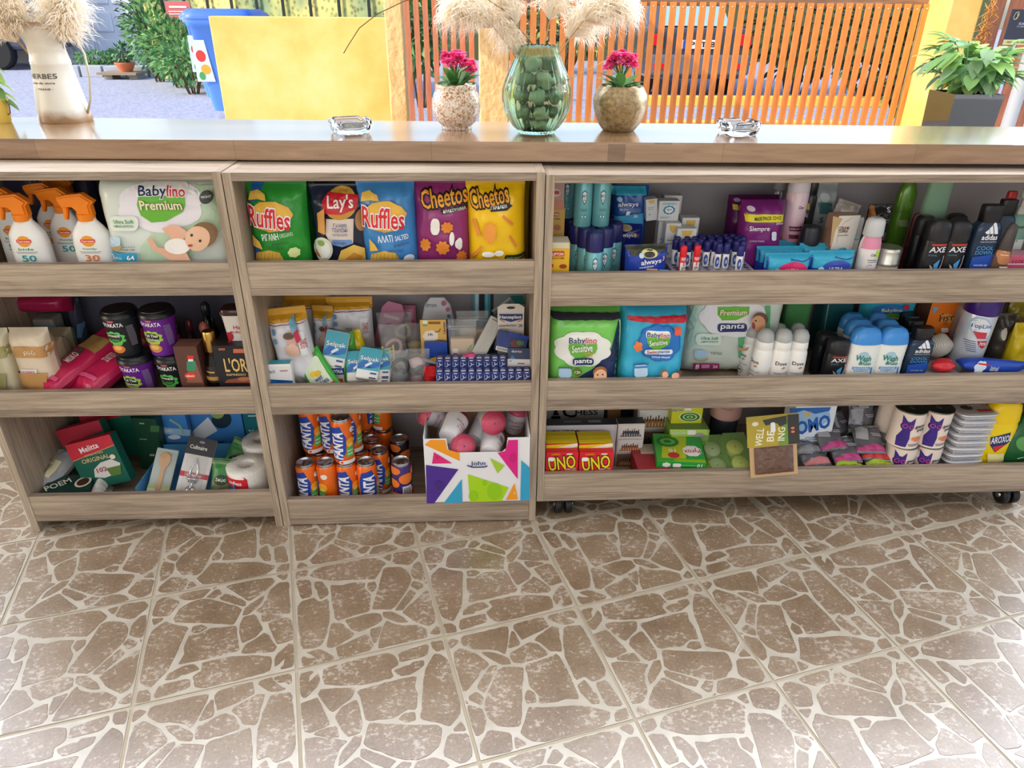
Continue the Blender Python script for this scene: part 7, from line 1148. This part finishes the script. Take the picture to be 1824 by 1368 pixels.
WGD = [('e', .42, .57, .17, .07, 'a8c8d8'), ('t', 'Wash', .44, .53, .50, .085, '2c8478', None, -4, .03), ('t', '&Go', .52, .45, .40, .06, '2c8478', None, -4, .03), ('r', .16, .345, .72, .385, '4a90d0'), ('t', 'SHOWER', .44, .365, .48, .022, 'f0f4f8'), ('t', 'SHAMPOO', .44, .325, .48, .024, '5a9cd0'), ('r', .12, .24, .56, .245, '8ac0a8'), ('r', .12, .20, .60, .206, '8a9ab0'), ('r', .12, .16, .5, .165, '5aa080'), ('l', [(.78, .38), (.80, .2), (.70, .06)], '3a80c8', .05)]
def wg(label, x0, x1, yt, Y): return btl(label, 'J', (x0, x1, yt), Y, WGP, M((232, 234, 230), .3), WGC, M((64, 140, 216), .25), dec=WGD, frac=True, z=zs, ratio=.55, ex=2.6, nm='shampoo_bottle', cat='bottle', group='white shampoo bottles with blue caps')
for a in (('white shampoo bottle with blue cap front row left', 540, 765, 280, .035), ('white shampoo bottle with blue cap front row right', 740, 962, 280, .035), ('white shampoo bottle with blue cap, second row left', 495, 695, 222, .09), ('white shampoo bottle with blue cap, second row right', 705, 885, 222, .09), ('white shampoo bottle with blue cap, third row left', 455, 630, 175, .145), ('white shampoo bottle with blue cap, third row right', 650, 800, 172, .145)): wg(*a)
adi('dark blue bottle with three slanted white bars, front of the middle shelf', 'J', 960, 1150, 280, .045, zs)
for a in ((905, 1065, 225, .105, 'second row on the middle shelf'), (880, 1035, 188, .155, 'third row on the middle shelf'), (860, 1000, 160, .205, 'back row on the middle shelf')): adi('dark blue bottle with black cap, '+a[4], 'J', a[0], a[1], a[2], a[3], zs, dec=[])
bag('wet_wipes_pack', 'turquoise wipes pack at the back, above the blue caps', 'wipes pack', 'J', (600, 1015, 40), .22, zs, .05, (58, 168, 196), [('e', 835, 135, 150, 50, '2c78b8'), ('t', 'Babylino', 835, 130, 156, 30, 'f4f4f8', ('1c3c80', .07)), ('e', 830, 175, 110, 24, '7cc040'), ('t', 'Sensitive', 830, 180, 110, 18, 'e8f4d8'), ('e', 945, 100, 26, 18, 'd02c3c')], a=7, b_=7, crimp=.03, H=.225)
carton('razor_box', 'bright orange box with black lettering, standing at the back', 'box', 'J', (1110, 1390, 108), .18, zs+.087, .06, 'e87820', [('t', 'MR', 1255, 172, 44, 18, '241c18'), ('t', 'FIST', 1252, 196, 104, 32, '241c18', None, 2), ('c', 1250, 195, 60, 40, 'f0a050', 12, .3), ('t', 'FIST', 1252, 196, 104, 32, '241c18', None, 2), ('rr', 1225, 215, 1258, 245, 4, 'c86a30'), ('rr', 1210, 265, 1262, 298, 6, 'f0ece8'), ('t', 'MATIC', 1310, 292, 60, 14, 'f4c890'), ('p', [(1150, 112), (1195, 112), (1150, 160)], '5cb0d8'), ('l', [(1130, 275), (1148, 266), (1166, 275)], '5c3418', 4)], side='6c3418', H=.135)
carton('razor_box', 'darker orange box with a round blue print under the bright orange one', 'box', 'J', (1150, 1345, 330), .175, zs, .06, 'c85c1c', [('e', 1290, 365, 40, 28, '2c6c8c')], top='7a3c18', side='6c3418', H=.086)
btl('tall white insect spray can with violet cap and a red shield', 'J', (1395, 1620, 60), .075, [(0, .94), (.01, .99), (.72, 1), (.75, .96)], M((214, 220, 232), .25, .2), [(.745, 1.0), (.755, 1.02), (.97, .98), (1, .9)], M((58, 30, 120), .3), z=zs, dec=[('e', 1505, 275, 68, 80, 'a8c4dc'), ('e', 1505, 275, 60, 70, 'e4ecf4'), ('t', 'TopLine', 1506, 262, 132, 38, '24408c', ('f0f0f8', .04), 3), ('p', [(1450, 300), (1540, 300), (1530, 345), (1470, 350)], 'c83a4c'), ('p', [(1470, 365), (1542, 362), (1535, 400), (1505, 420), (1478, 400)], 'c02c3c'), ('t', '70%', 1508, 385, 52, 22, 'f4f0f4'), *[('r', 1400, 370+i*14, 1460, 374+i*14, '3a4670') for i in range(6)]], nm='aerosol_can', cat='spray can', H=.235, rot=(0, .03, 0))
btl('grey silver spray can behind the white insect spray', 'J', (1320, 1450, 95), .15, CYL, M((170, 168, 172), .3, .3), CYC, M((150, 150, 154), .4), z=zs, dec=[('p', [(1350, 330), (1380, 290), (1405, 340)], '5c6c8c')], nm='aerosol_can', cat='spray can', H=.205)
m = MB(); m.ico((0, 0, .018), .019, M((200, 40, 52), .25, bump=.5, bs=90), 3, (1.55, 1, .95), .15, 31); sp_ = tag(m.build('shower_sponge', None, (onY(1682, 655, .04).x, .045, onY(1682, 668, .03).z)), 'red wrapped sponge in front of a white mesh puff', 'sponge')
m = MB(); m.box(-.05, .05, -.02, .12, 0, onY(1682, 668, .03).z-zs-.0005, M((206, 200, 196), .3, a=.6), .008); tag(m.build('soap_tray', None, (onY(1682, 655, .04).x, .05, zs)), 'clear plastic pack lying under the red sponge', 'pack')
mp2, nt, b, co = nodes('white_net'); wv = nt.nodes.new('ShaderNodeTexWave'); wv.inputs['Scale'].default_value = 90; nt.links.new(co.outputs['Object'], wv.inputs[0]); g = ramp(nt, wv.outputs[0], [(.3, (120, 112, 104)), (.5, (226, 218, 206))]); nt.links.new(g.outputs[0], b.inputs['Base Color'])
m = MB(); m.ico((0, 0, .03), .038, mp2, 3, (1, .7, .8), .2, 5); tag(m.build('mesh_puff', None, (onY(1675, 630, .10).x, .12, zs+.05)), 'white net bath puff behind the red sponge', 'bath puff')
m = MB(); m.loft([(0, .004, .018, 3), (.01, .012, .018, 2.4), (.05, .020, .018, 2), (.15, .021, .012, 2.4), (.17, .021, .002, 4)], M((36, 74, 176), .3), 24); m.decals([('t', 'Παραδοντωκόλ', .5, .5, .6, .10, 'e8ecf8', None, 90), ('c', .45, .26, .5, .10, 'd8e4f4', 6, .2), ('l', [(.2, .2), (.24, .4)], 'c82c3c', .12)], lambda u, v, e: (u, -.0175-e, v), .036, .16, L=.02)
tag(m.build('toothpaste_tube', None, (onY(1712, 648, .04).x, .045, onY(1712, 648, .04).z), (0, tl(97), 0)), 'blue toothpaste tube with Greek lettering lying in front at the right', 'tube')
m = MB(); m.box(-.07, .07, -.03, .03, 0, onY(1712, 660, .04).z-zs, M((170, 176, 190), .2, a=.55), .01); tag(m.build('plastic_pack', None, (onY(1780, 665, .04).x, .06, zs)), 'clear crinkled pack lying under the blue toothpaste tube', 'pack')
for i, (x0, x1, yt, Y, c, dd, lab) in enumerate([(1600, 1740, 180, .11, '3a342e', [('e', .35, .7, .14, .1, 'b8b0a4')], 'crumpled dark film pack right of the insect spray'), (1680, 1900, 90, .15, '8a7c24', [('r', .1, .2, .5, .8, '5c5020')], 'olive and yellow crumpled pack at the right edge'), (1730, 1880, 250, .085, 'c8b020', [('r', .5, .1, .9, .3, 'b84030')], 'yellow crumpled pack with red spot at the right edge')]):
    bag('film_pack', lab, 'pack', 'J', (x0, x1, yt), Y, zs, .04, c, dd, frac=True, seed=110+i, wr=.006, r=.2)
# --- bottom shelf
zs = ZR[2]
carton('chess_box', 'white chess box with a black piece and the word Chess, at the back left', 'box', 'K', (95, 505, 40), .24, zs, .05, 'b8b8bc', [('t', 'C', 262, 130, 100, 90, '1c1c20'), ('t', 'HESS', 385, 138, 160, 38, '1c1c20'), ('e', 162, 132, 14, 14, '141418'), ('p', [(140, 160), (185, 160), (180, 140), (145, 140)], '141418'), ('p', [(125, 198), (200, 198), (192, 165), (132, 165)], '141418')], H=.22)
carton('chess_box', 'large grey chess box lying on edge behind the red card games', 'box', 'K', (90, 592, 232), .125, zs, .035, 'd4d2d4', [('t', 'CHESS', 225, 284, 210, 30, '1c1c20'), ('r', 590, 232, 592, 540, '8a6a50')], top='3c3c3e', tdec=[('r', .6, .3, .78, .7, '8a8a8c'), ('r', .25, .35, .5, .65, '6c6c6e')])
CHP = lambda cols: [d for k in range(3) for y0 in (.70-.33*k,) for d in ([('r', .04, y0-.02, .96, y0+.27, 'e4ddd6' if k < 2 else '6a5444'), ('p', [(.1, y0), (.9, y0), (.78, y0+.13), (.22, y0+.13)], cols[k]), *[('r', .2+.08*i, y0+.10, .23+.08*i, y0+.10+.05+.02*(i % 3), '241810') for i in range(8)], *[('r', .16+.09*i, y0+.02, .19+.09*i, y0+.07+.015*(i % 2), 'e0c898') for i in range(8)]])]
carton('chess_box', 'chess box with three photos of chess boards, beside the red card games', 'box', 'K', (600, 792, 222), .125, zs, .035, 'd8cec6', CHP(['4a5468', 'b06c48', '8a6a4c']), frac=True, top='3c3c3e')
carton('chess_box', 'second chess box with photos, further back behind the first', 'box', 'K', (745, 990, 60), .20, zs, .05, 'c8beb6', CHP(['8a6a4c', 'a87848', '6a5444']), frac=True, H=.21); carton('chess_box', 'dark box with a brown paper strip between the chess boxes, at the back', 'box', 'K', (505, 700, 60), .26, zs, .04, '1c1c28', [('r', 535, 120, 630, 185, 'a07850')], H=.215)
def uno(label, v, x0, x1, yt, Y, face):
    dd = [('p', [(0, .96), (1, .99), (1, .80), (0, .72)], 'e8d020'), ('p', [(0, .83), (.9, .99), (1, .99), (1, .92), (.1, .76)], 'f4f0e0'), ('rr', .78, .60, .97, .74, .03, 'f0ecec'), ('p', [(0, .70), (1, .78), (1, .80), (0, .73)], 'b01c24')]
    if face: H_ = fitv(v, (x0, x1, yt), Y, zs)[2]; f = lambda y: (onY(*V(v, (x0+x1)/2, y), Y).z-zs)/H_; dd = [('t', 'UNO', .50, (f(465)+f(545))/2, .82, f(470)-f(560), 'f0d820', ('241418', .07), 8), ('rr', .07, f(490), .25, f(463), .03, 'f4ecec'), ('t', 'Number 1 Fun', .76, f(546), .34, f(0)-f(9), 'f8f0e0', None, 8), ('t', 'Family Game', .78, f(558), .34, f(0)-f(9), 'f8f0e0', None, 8), ('t', 'UNO', .30, f(440), .26, f(0)-f(14), 'e8b020'), ('e', .72, f(440), .10, (f(0)-f(12))/2, 'f0e8e0')]
    carton('card_game_box', label, 'card game', v, (x0, x1, yt), Y, zs, .020, 'd8202c', dd, frac=True, top=None if face else 'e8d020', group='red and yellow card game boxes')
for c_, (x0, x1, nm) in enumerate(((88, 320, 'left'), (328, 570, 'right'))):
    for k_, (yt, Y) in enumerate(((428, .022), (362, .045), (332, .068), (304, .091))): uno('red and yellow card game box, %s column, %s' % (nm, ('foremost', 'second from the front', 'third from the front', 'rearmost')[k_]), 'K', x0-6*k_*c_, x1-8*k_, yt, Y, k_ == 0)
COILD = [('r', .0, .55, 1, 1, 'd8d820'), ('e', .5, .45, .36, .34, 'dce8b0'), ('e', .5, .45, .30, .28, '1c6c3c'), ('e', .5, .45, .22, .20, 'b8d880'), ('e', .5, .45, .14, .12, '1c6c3c'), ('e', .5, .45, .06, .05, 'b8d880'), ('t', 'coils', .35, .86, .4, .12, '1c2c1c')]
hA = onY(*V('K', 1110, 262), .13).z-zs; hB = onY(*V('K', 1110, 200), .15).z-zs
carton('mosquito_coil_box', 'green box of mosquito repellent with a pale spray print, in the stack', 'box', 'K', (985, 1255, 262), .125, zs, .08, '9cc850', [('r', 985, 262, 1255, 300, 'b8d860'), ('t', 'Cyclo Coco', 1050, 290, 90, 28, 'f4f8f0', ('1c5c34', .05)), ('rr', 1112, 268, 1172, 300, 8, 'f0ecec'), ('e', 1200, 312, 40, 26, 'a0a0a4'), ('r', 1160, 345, 1240, 350, '6a8a3c')], top='7a9a5c', H=hA)
carton('mosquito_coil_box', 'yellow box with a green spiral coil, on top of the stack', 'box', 'K', (1000, 1222, 80), .16, zs+hA+.0005, .06, 'd4d428', [('e', 1130, 172, 80, 36, 'dce8b0'), ('e', 1130, 172, 70, 31, '1c6c3c'), ('e', 1130, 172, 54, 24, 'b8d880'), ('e', 1130, 172, 40, 17, '1c6c3c'), ('e', 1130, 172, 24, 10, 'b8d880'), ('e', 1130, 172, 12, 5, '1c6c3c'), ('t', 'Spray Coco', 1040, 122, 80, 30, '1c2c1c', ('f4f8f0', .05)), ('rr', 1090, 108, 1140, 124, 4, 'f0ecec')], H=.216-hA)
m = MB(); gw = onY(1262, 820, .05).x-onY(1178, 820, .05).x; m.box(-gw/2, gw/2, -.055, .055, 0, .024, M((38, 160, 60), .35), .0008, fm={'t': M((140, 180, 40), .35)})
m.decals([('t', '10', .88, .5, .1, .45, 'f0f4e8', None, 180), ('l', [(.45, .5), (.8, .52)], 'd8ecd0', .01), ('c', .2, .5, .09, .35, 'f0ecec', 6, .2), ('rr', .33, .2, .5, .75, .03, 'f0ecec'), ('r', 0, 0, 1, .06, 'c8cc30')], flatY(-.055), gw, .024, L=1)
m.decals([('p', [(0, 0), (.35, 0), (.30, 1), (0, 1)], '48a040'), ('p', [(.1, .1), (.6, .1), (.8, .9), (.2, .9)], 'b8c430'), ('p', [(.6, .1), (1, .1), (1, .9), (.7, .9)], '2ca048'), ('c', .76, .38, .2, .2, 'f0ecec', 8, .1), ('t', 'Pyrox', .76, .38, .34, .2, 'c8303c', None, 188), ('c', .28, .70, .24, .2, '1c7c44', 20, .05), ('e', .28, .70, .16, .12, '6cb040'), ('e', .28, .70, .08, .06, '1c7c44'), ('e', .36, .20, .12, .10, 'c03038'), ('t', '10', .34, .36, .14, .12, 'f0f0dc', None, 180)], lambda u, v, e: (u, v-.055, .024+e), gw, .11, L=1)
pz = onY(1210, 832, .035).z; tag(m.build('mosquito_coil_box', None, (onY(1213, 815, .06).x-.002, .085, pz+.006), (tl(8), 0, -.10)), 'green and yellow coil box lettered upside down, lying in front on other packs', 'box')
for i, (x0, x1, yt, Y, c, dd, lab, h) in enumerate([(770, 930, 425, .10, 'b8a898', [('r', .1, .3, .9, .7, '6a5c58')], 'clear pack of tea lights left of the green coil box', .05), (750, 1000, 515, .03, 'a83038', [('r', .3, .2, .8, .6, 'd8b040')], 'flat red card pack under the green coil box', .026), (1005, 1280, 520, .03, '7a9a30', [('r', .05, .2, .4, .7, 'e8e4e0'), ('r', .5, .2, .9, .6, 'd8a830')], 'flat green and yellow card pack under the green coil box', .026)]):
    carton('flat_pack', lab, 'pack', 'K', (x0, x1, yt), Y, zs, .11 if h < .04 else .04, c, dd, frac=True, H=pz-zs if h < .04 else None)
btl('pink bucket shaped candle on a dark tin, at the back', 'K', (1290, 1530, 100), .16, [(0, .7), (.02, .74), (.5, .74), (.52, .9), (.55, .92), (1, 1)], M((196, 152, 142), .5), [(.0, .78), (.01, .8), (.48, .8), (.50, .78)], M((28, 30, 42), .4), z=zs, dec=[('t', 'CITRONELLA', 1408, 125, 84, 10, '8a6058')], nm='candle_tin', cat='candle', H=.215, capn='tin_base')
# candles in clear boxes
def candlebox(label, x0, x1, yt, Y, two):
    X, W_, H_ = fitv('K', (x0, x1, yt), Y, zs); r = empty('candle_box', label, 'candle box', (X, Y+.045, zs), (tl(24), 0, .06)); m = MB(); H2 = .040
    m.box(-W_/2, W_/2, -.04, .075, 0, H2, M((150, 190, 110), .15, a=.38), .002); m.box(-W_/2+.001, W_/2-.001, -.0405, -.0395, .0, .028, M((124, 186, 92), .4)); m.decals([('t', '2', .2, .35, .14, .34, '24381c'), ('t', 'Citronella', .6, .38, .56, .26, '24381c')] if two else [], flatY(-.0406), W_, H2, L=1); m.build('clear_box', r)
    for i in range(2): m = MB(); m.lathe([(.003, .021), (.02, .0225), (.024, .022), (.024, .002)], M((232, 216, 110) if two else (206, 206, 180), .5), 24, Matrix.Translation((0, -.012+.052*i, 0)), cap=False); m.build('candle', r)
    return r
c1 = candlebox('clear green box of two yellow citronella candles', 1430, 1595, 450, .02, True); c1.location.z += .040; c2 = candlebox('clear green box of pale candles, left of the yellow ones', 1265, 1425, 470, .03, False); c2.location.z += .028
X, W_, _ = fitv('K', (1265, 1600, 500), .03, zs); m = MB(); m.box(-W_/2, W_/2, 0, .10, 0, .02, M((140, 176, 104), .3), .001); tag(m.build('candle_tray', None, (X, .028, zs)), 'flat green tray under the candle boxes', 'tray')
# pet treats
tp0 = onY(1378, 846, -.006); tt = onY(1375, 737, .05)
wd_ = (onY(1414, 800, 0).x-onY(1330, 800, 0).x); Ht = (Vector((0, tt.y-tp0.y, tt.z-tp0.z))).length
tb = empty('treat_pack', 'brown and olive pet treat pack hanging over the lip of the bottom shelf', 'pet treat pack', (tp0.x, tp0.y-.004, tp0.z), (-math.atan2(tt.y-tp0.y, tt.z-tp0.z), -.09, 0)); m = MB()
m.box(-wd_/2, wd_/2, -.002, .002, 0, Ht, M((196, 160, 116), .6), .001); m.decals([('r', -.04, .5, 1.04, 1, 'b09a2c'), ('p', [(.6, .5), (1.04, .5), (1.04, .9), (.75, .9)], '6c9430'), ('r', .82, .50, 1.06, .98, '30302c'), ('t', 'WELL', .22, .66, .38, .11, 'f0ead0', None, 80), ('t', 'BE', .45, .66, .22, .11, 'f0ead0', None, 84), ('t', 'ING', .68, .68, .28, .11, 'f0ead0', None, 84), ('p', [(.3, .93), (.8, .97), (.8, .84), (.66, .8), (.6, .86), (.36, .84)], '34342c'), ('e', .14, .88, .07, .035, 'e8e0c0'), ('rr', .46, .72, .56, .88, .03, 'e8e8e8'), ('e', .92, .76, .04, .02, 'e07858'), ('e', .92, .70, .04, .02, 'e07858')], flatY(-.0021), wd_, Ht, L=1); m.build('card', tb)
m = MB(); m.grid(lambda a, b_: ((a-.5)*wd_*.82, -.004-.010*(1-abs(2*a-1)**4)*(1-abs(2*b_-1)**4)-.003*noise.noise((a*9, b_*9, 2)), (.05+.44*b_)*Ht), 20, 20, M((104, 76, 62), .12, bump=.9, bs=70)); m.build('treat_blister', tb)
carton('detergent_box', 'white and blue washing powder box with a gold butterfly', 'box', 'L', (148, 440, 60), .10, zs, .06, (226, 234, 242), [('p', [(148, 104), (445, 104), (430, 135), (360, 180), (260, 130), (148, 160)], '2a68b8'), ('p', [(150, 150), (250, 120), (330, 150), (430, 130), (440, 190), (380, 230), (170, 300)], '9cc4e8'), ('t', 'OMO', 312, 228, 232, 92, '1c5cb4', ('f4f8fc', .04), 14, .04), ('p', [(250, 128), (272, 146), (298, 126), (290, 164), (264, 170)], 'e8b04c'), ('e', 380, 325, 42, 34, 'd8d040'), ('p', [(160, 420), (200, 380), (330, 400), (410, 380), (410, 430)], '2c6cb8'), ('t', '3 in 1', 210, 352, 56, 24, '2454a0'), ('t', 'ACTIVE CLEAN', 290, 320, 84, 10, '2454a0'), ('r', 240, 332, 330, 337, '7090c0')], H=.215, rot=(0, -.03, 0))
# pet food pouches
def pouch(label, zx, zy, Y, rx, rz, band, seed, w=.075, h=.085, grey='7c7c84'):
    p = onY(*V('L', zx, zy), Y); m = MB(); bagmesh(m, w, h, .020, M(grey, .22, .35), [('p', [(0, .06), (1, .06), (1, .20), (.6, .28), (0, .16)], band), ('p', [(.05, .5), (.45, .4), (.5, .85), (.1, .9)], 'a8a8ae'), ('rr', .3, .84, .7, .95, .02, 'b8b8b8'), ('r', .55, .6, .95, .63, 'c0b8c0'), ('r', .6, .54, .95, .57, 'c0b8c0')], 3, 5, .003, .06, seed, cc=M((190, 190, 194), .2, .8)); o = m.build('pet_food_pouch', None, (p.x, p.y, p.z), (tl(rx), tl(3*math.sin(seed)), rz)); tag(o, label, 'pet food pouch', 'grey pet food pouches in a heap')
PCL = {'pink': 'b8407c', 'red': 'c83038', 'lime': 'a8c030', 'pale': 'c87878'}
for a in (('silver grey pouch with black front standing at the top of the heap', 640, 290, .13, -22, .1, 'a8a8ae', 1), ('second black pouch behind the standing one', 740, 300, .19, -15, -.2, 'c8c8c8', 2), ('black pouch with small white sticker at the heap left', 520, 345, .12, -50, .3, '3c3c40', 3), ('pouch with pink edge, upper left of the heap', 460, 415, .06, -62, .15, PCL['pink'], 4), ('large pouch with pink edge, upper right of the heap', 720, 438, .05, -60, -.12, PCL['pink'], 5),
    ('pouch with pink edge, in the middle of the heap', 560, 505, .035, -66, 0, PCL['pink'], 6), ('pouch with red edge under the large pink edged one', 760, 490, .04, -72, -.1, PCL['red'], 7), ('pouch with lime edge, bottom middle', 570, 545, .025, -76, 0, PCL['lime'], 8), ('pouch with lime edge, bottom right', 790, 540, .025, -76, -.05, PCL['lime'], 9), ('pouch with pale red print, bottom left', 340, 530, .03, -72, .1, PCL['pale'], 10), ('grey pouch edge on at the left, under the washing powder box', 290, 440, .06, -80, 0, '8c8c90', 11), ('dark pouch deep behind the heap on the left', 430, 300, .2, -20, .3, '3c3c40', 12)): pouch(*a)
# cat food tins
TC = M((232, 216, 204), .5); TM = M((120, 124, 112), .3, .9); TP = [(0, .97), (.015, 1.0), (.03, .97), (.05, .96), (.95, .96), (.97, .97)]; TT = [(.955, .97), (.975, 1), (.99, 1), (.995, .95), (.985, .92), (.985, .02)]
CATP = [('e', .27, .62, .17, .14, '3a2480'), ('p', [(.12, .68), (.10, .90), (.24, .75)], '3a2480'), ('p', [(.30, .75), (.42, .88), (.43, .66)], '3a2480'), ('p', [(.10, .05), (.36, .05), (.40, .30), (.36, .52), (.16, .52), (.08, .3)], '3a2480'), ('e', .20, .62, .065, .055, 'e0507c'), ('e', .20, .62, .048, .04, '3a2480'), ('e', .36, .62, .065, .055, 'e0507c'), ('e', .36, .62, .048, .04, '3a2480'), ('t', 'genius', .70, .63, .44, .10, '1c1c28', None, 0, .025), ('t', 'pets', .72, .53, .28, .09, '1c1c28', None, 0, .025), ('r', .85, .42, .98, .46, '4a6cb0'), ('c', .52, .30, .06, .05, 'e8903c'), ('c', .68, .28, .14, .07, 'e07858'), ('r', .40, .13, .90, .145, '2c2830'), ('r', .42, .09, .80, .105, '2c2830'), ('rr', .86, .84, 1.0, .92, .02, 'e0503c')]
def tin(label, x0, x1, yt, Y, z, H, src=[None], rz=0):
    if src[0] is None:
        r = bottle('pet_food_tin', 'x', 'tin', 'L', (x0, x1, yt), Y, z, TP, TC, TT, TM, dec=CATP, frac=True, H=H, group='pink pet food tins with a violet cat', capn='rim')
        m = MB(); m.loft([(H*.988, .006, .011, 2), (H*.995, .006, .010, 2)], M((150, 150, 146), .3, .9), 14); m.build('pull_ring', r); src[0] = r
    else: r = dup(src[0])
    W0 = fitv('L', (x0, x1, yt), Y, z); r.location = (W0[0], Y+.030, z); r.rotation_euler = (0, 0, rz); r['label'] = label
zz1 = onY(1610, 795, .035).z; hT = zz1-zs
tin('pink tin with a violet cat with glasses, lower left in front', 855, 1065, 390, .03, zs, hT); tin('pink tin with a violet cat with glasses, lower right in front', 1040, 1240, 390, .03, zs, hT)
tin('pink tin with a violet cat, upper left in front', 915, 1130, 130, .03, zs+hT, hT, rz=.0); tin('pink tin with a violet cat, upper right in front', 1110, 1320, 130, .03, zs+hT, hT, rz=.05)
tin('lower tin behind on the left, showing its side', 815, 990, 300, .10, zs, hT, rz=1.6); tin('upper tin behind on the left, showing its side', 830, 1000, 110, .10, zs+hT, hT, rz=1.4); tin('lower tin behind on the right', 1040, 1240, 350, .10, zs, hT, rz=2); tin('upper tin behind on the right', 1110, 1300, 110, .10, zs+hT, hT, rz=2)
# aluminium trays
zt0, zt1 = zs, onY(1725, 730, .05).z; nT = 10; tw_ = (onY(1768, 770, .04).x-onY(1703, 770, .04).x); dT = (zt1-zt0)/nT
AL = M((228, 228, 232), .4, .6); m = MB(); sec = [(0, tw_*.42, .030, 5), (dT*.62, tw_*.49, .036, 5), (dT*.66, tw_*.54, .040, 5), (dT*.80, tw_*.545, .0405, 5), (dT*.84, tw_*.52, .038, 5), (dT*.86, tw_*.40, .03, 5)]
m.loft(sec, AL, 44)
for i in range(22): x = -tw_*.40+i*tw_*.80/21; m.box(x-.0007, x+.0007, -.036, -.0335, dT*.1, dT*.58, AL)
al0 = m.build('food_tray'); tag(al0, 'x', 'pet food tray', 'stack of aluminium pet food trays')
for i in range(nT):
    o = al0 if i == 0 else al0.copy()
    if i: COL.objects.link(o)
    o.location = (onY(1715, 800, .05).x+.0015*(i % 3)-.001, .065, zt0+dT*i); o.rotation_euler = (0, 0, random.uniform(-.05, .05)); o['label'] = 'silver aluminium food tray, '+('lowest of the stack' if i == 0 else ordn[i]+' from the bottom of the stack')
m = MB(); m.loft([(0, tw_*.47, .034, 5), (.0008, tw_*.46, .033, 5)], M((176, 166, 160), .35), 40); m.decals([('e', .3, .5, .18, .2, '4c3c38'), ('t', 'PATE', .6, .64, .4, .16, 'f0ece8'), ('r', .5, .1, .95, .32, 'b84038')], lambda u, v, e: (u, v-.03, .0008+e), tw_*.9, .06, L=1); lid_ = m.build('printed_lid'); lid_.parent = o; lid_.location = (0, 0, dT*.865)
btl('yellow insecticide bottle with a navy and red shield label', 'L', (1530, 1775, 92), .04, [(0, .88), (.01, .93), (.5, 1), (.68, .98), (.76, .9)], M((244, 210, 20), .3), [(.75, .92), (.76, .94), (.90, .88), (.97, .80), (1, .62)], M((244, 206, 16), .3), z=zs, dec=[('p', [(1586, 322), (1730, 285), (1722, 352), (1614, 430), (1580, 380)], '24306c'), ('p', [(1596, 390), (1690, 372), (1616, 425)], 'd83030'), ('t', 'AROXOL', 1662, 335, 142, 46, 'f4f4f4', None, 9), ('t', 'ΓΙΑ ΜΥΓΕΣ', 1598, 450, 90, 16, '3a3420', None, 4), ('t', 'ΚΑΙ ΚΟΥΝΟΥΠΙΑ', 1610, 466, 96, 14, '3a3420', None, 4), ('e', 1600, 510, 18, 18, 'e06a28'), ('r', 1560, 438, 1680, 500, 'f4e8a0')], ratio=.55, ex=3, nm='insecticide_bottle', cat='bottle', capn='shaped_cap', rot=(0, .0, 0))
btl('second yellow bottle behind, its top showing left of the first', 'L', (1510, 1680, 78), .12, [(0, .88), (.01, .93), (.5, 1), (.76, .9)], M((244, 210, 20), .3), [(.75, .92), (.90, .88), (1, .62)], M((244, 206, 16), .3), z=zs, ratio=.5, ex=3, nm='insecticide_bottle', cat='bottle', capn='shaped_cap', H=.2)
btl('dark green bottle cut by the right frame edge on the bottom shelf', 'L', (1700, 1960, 200), .035, [(0, .9), (.01, .96), (.6, 1), (.8, .8), (.9, .4)], M((30, 92, 48), .3), [(.88, .42), (1, .4)], M((30, 92, 48), .3), z=zs, dec=[('e', 1830, 370, 60, 50, '5c9c54'), ('l', [(1775, 474), (1820, 464)], 'd8e8d0', 6)], ratio=.55, ex=3)
for o in [o for o in bpy.data.objects if o.get('label') == 'x']: print('UNUSED', o.name); bpy.data.objects.remove(o)
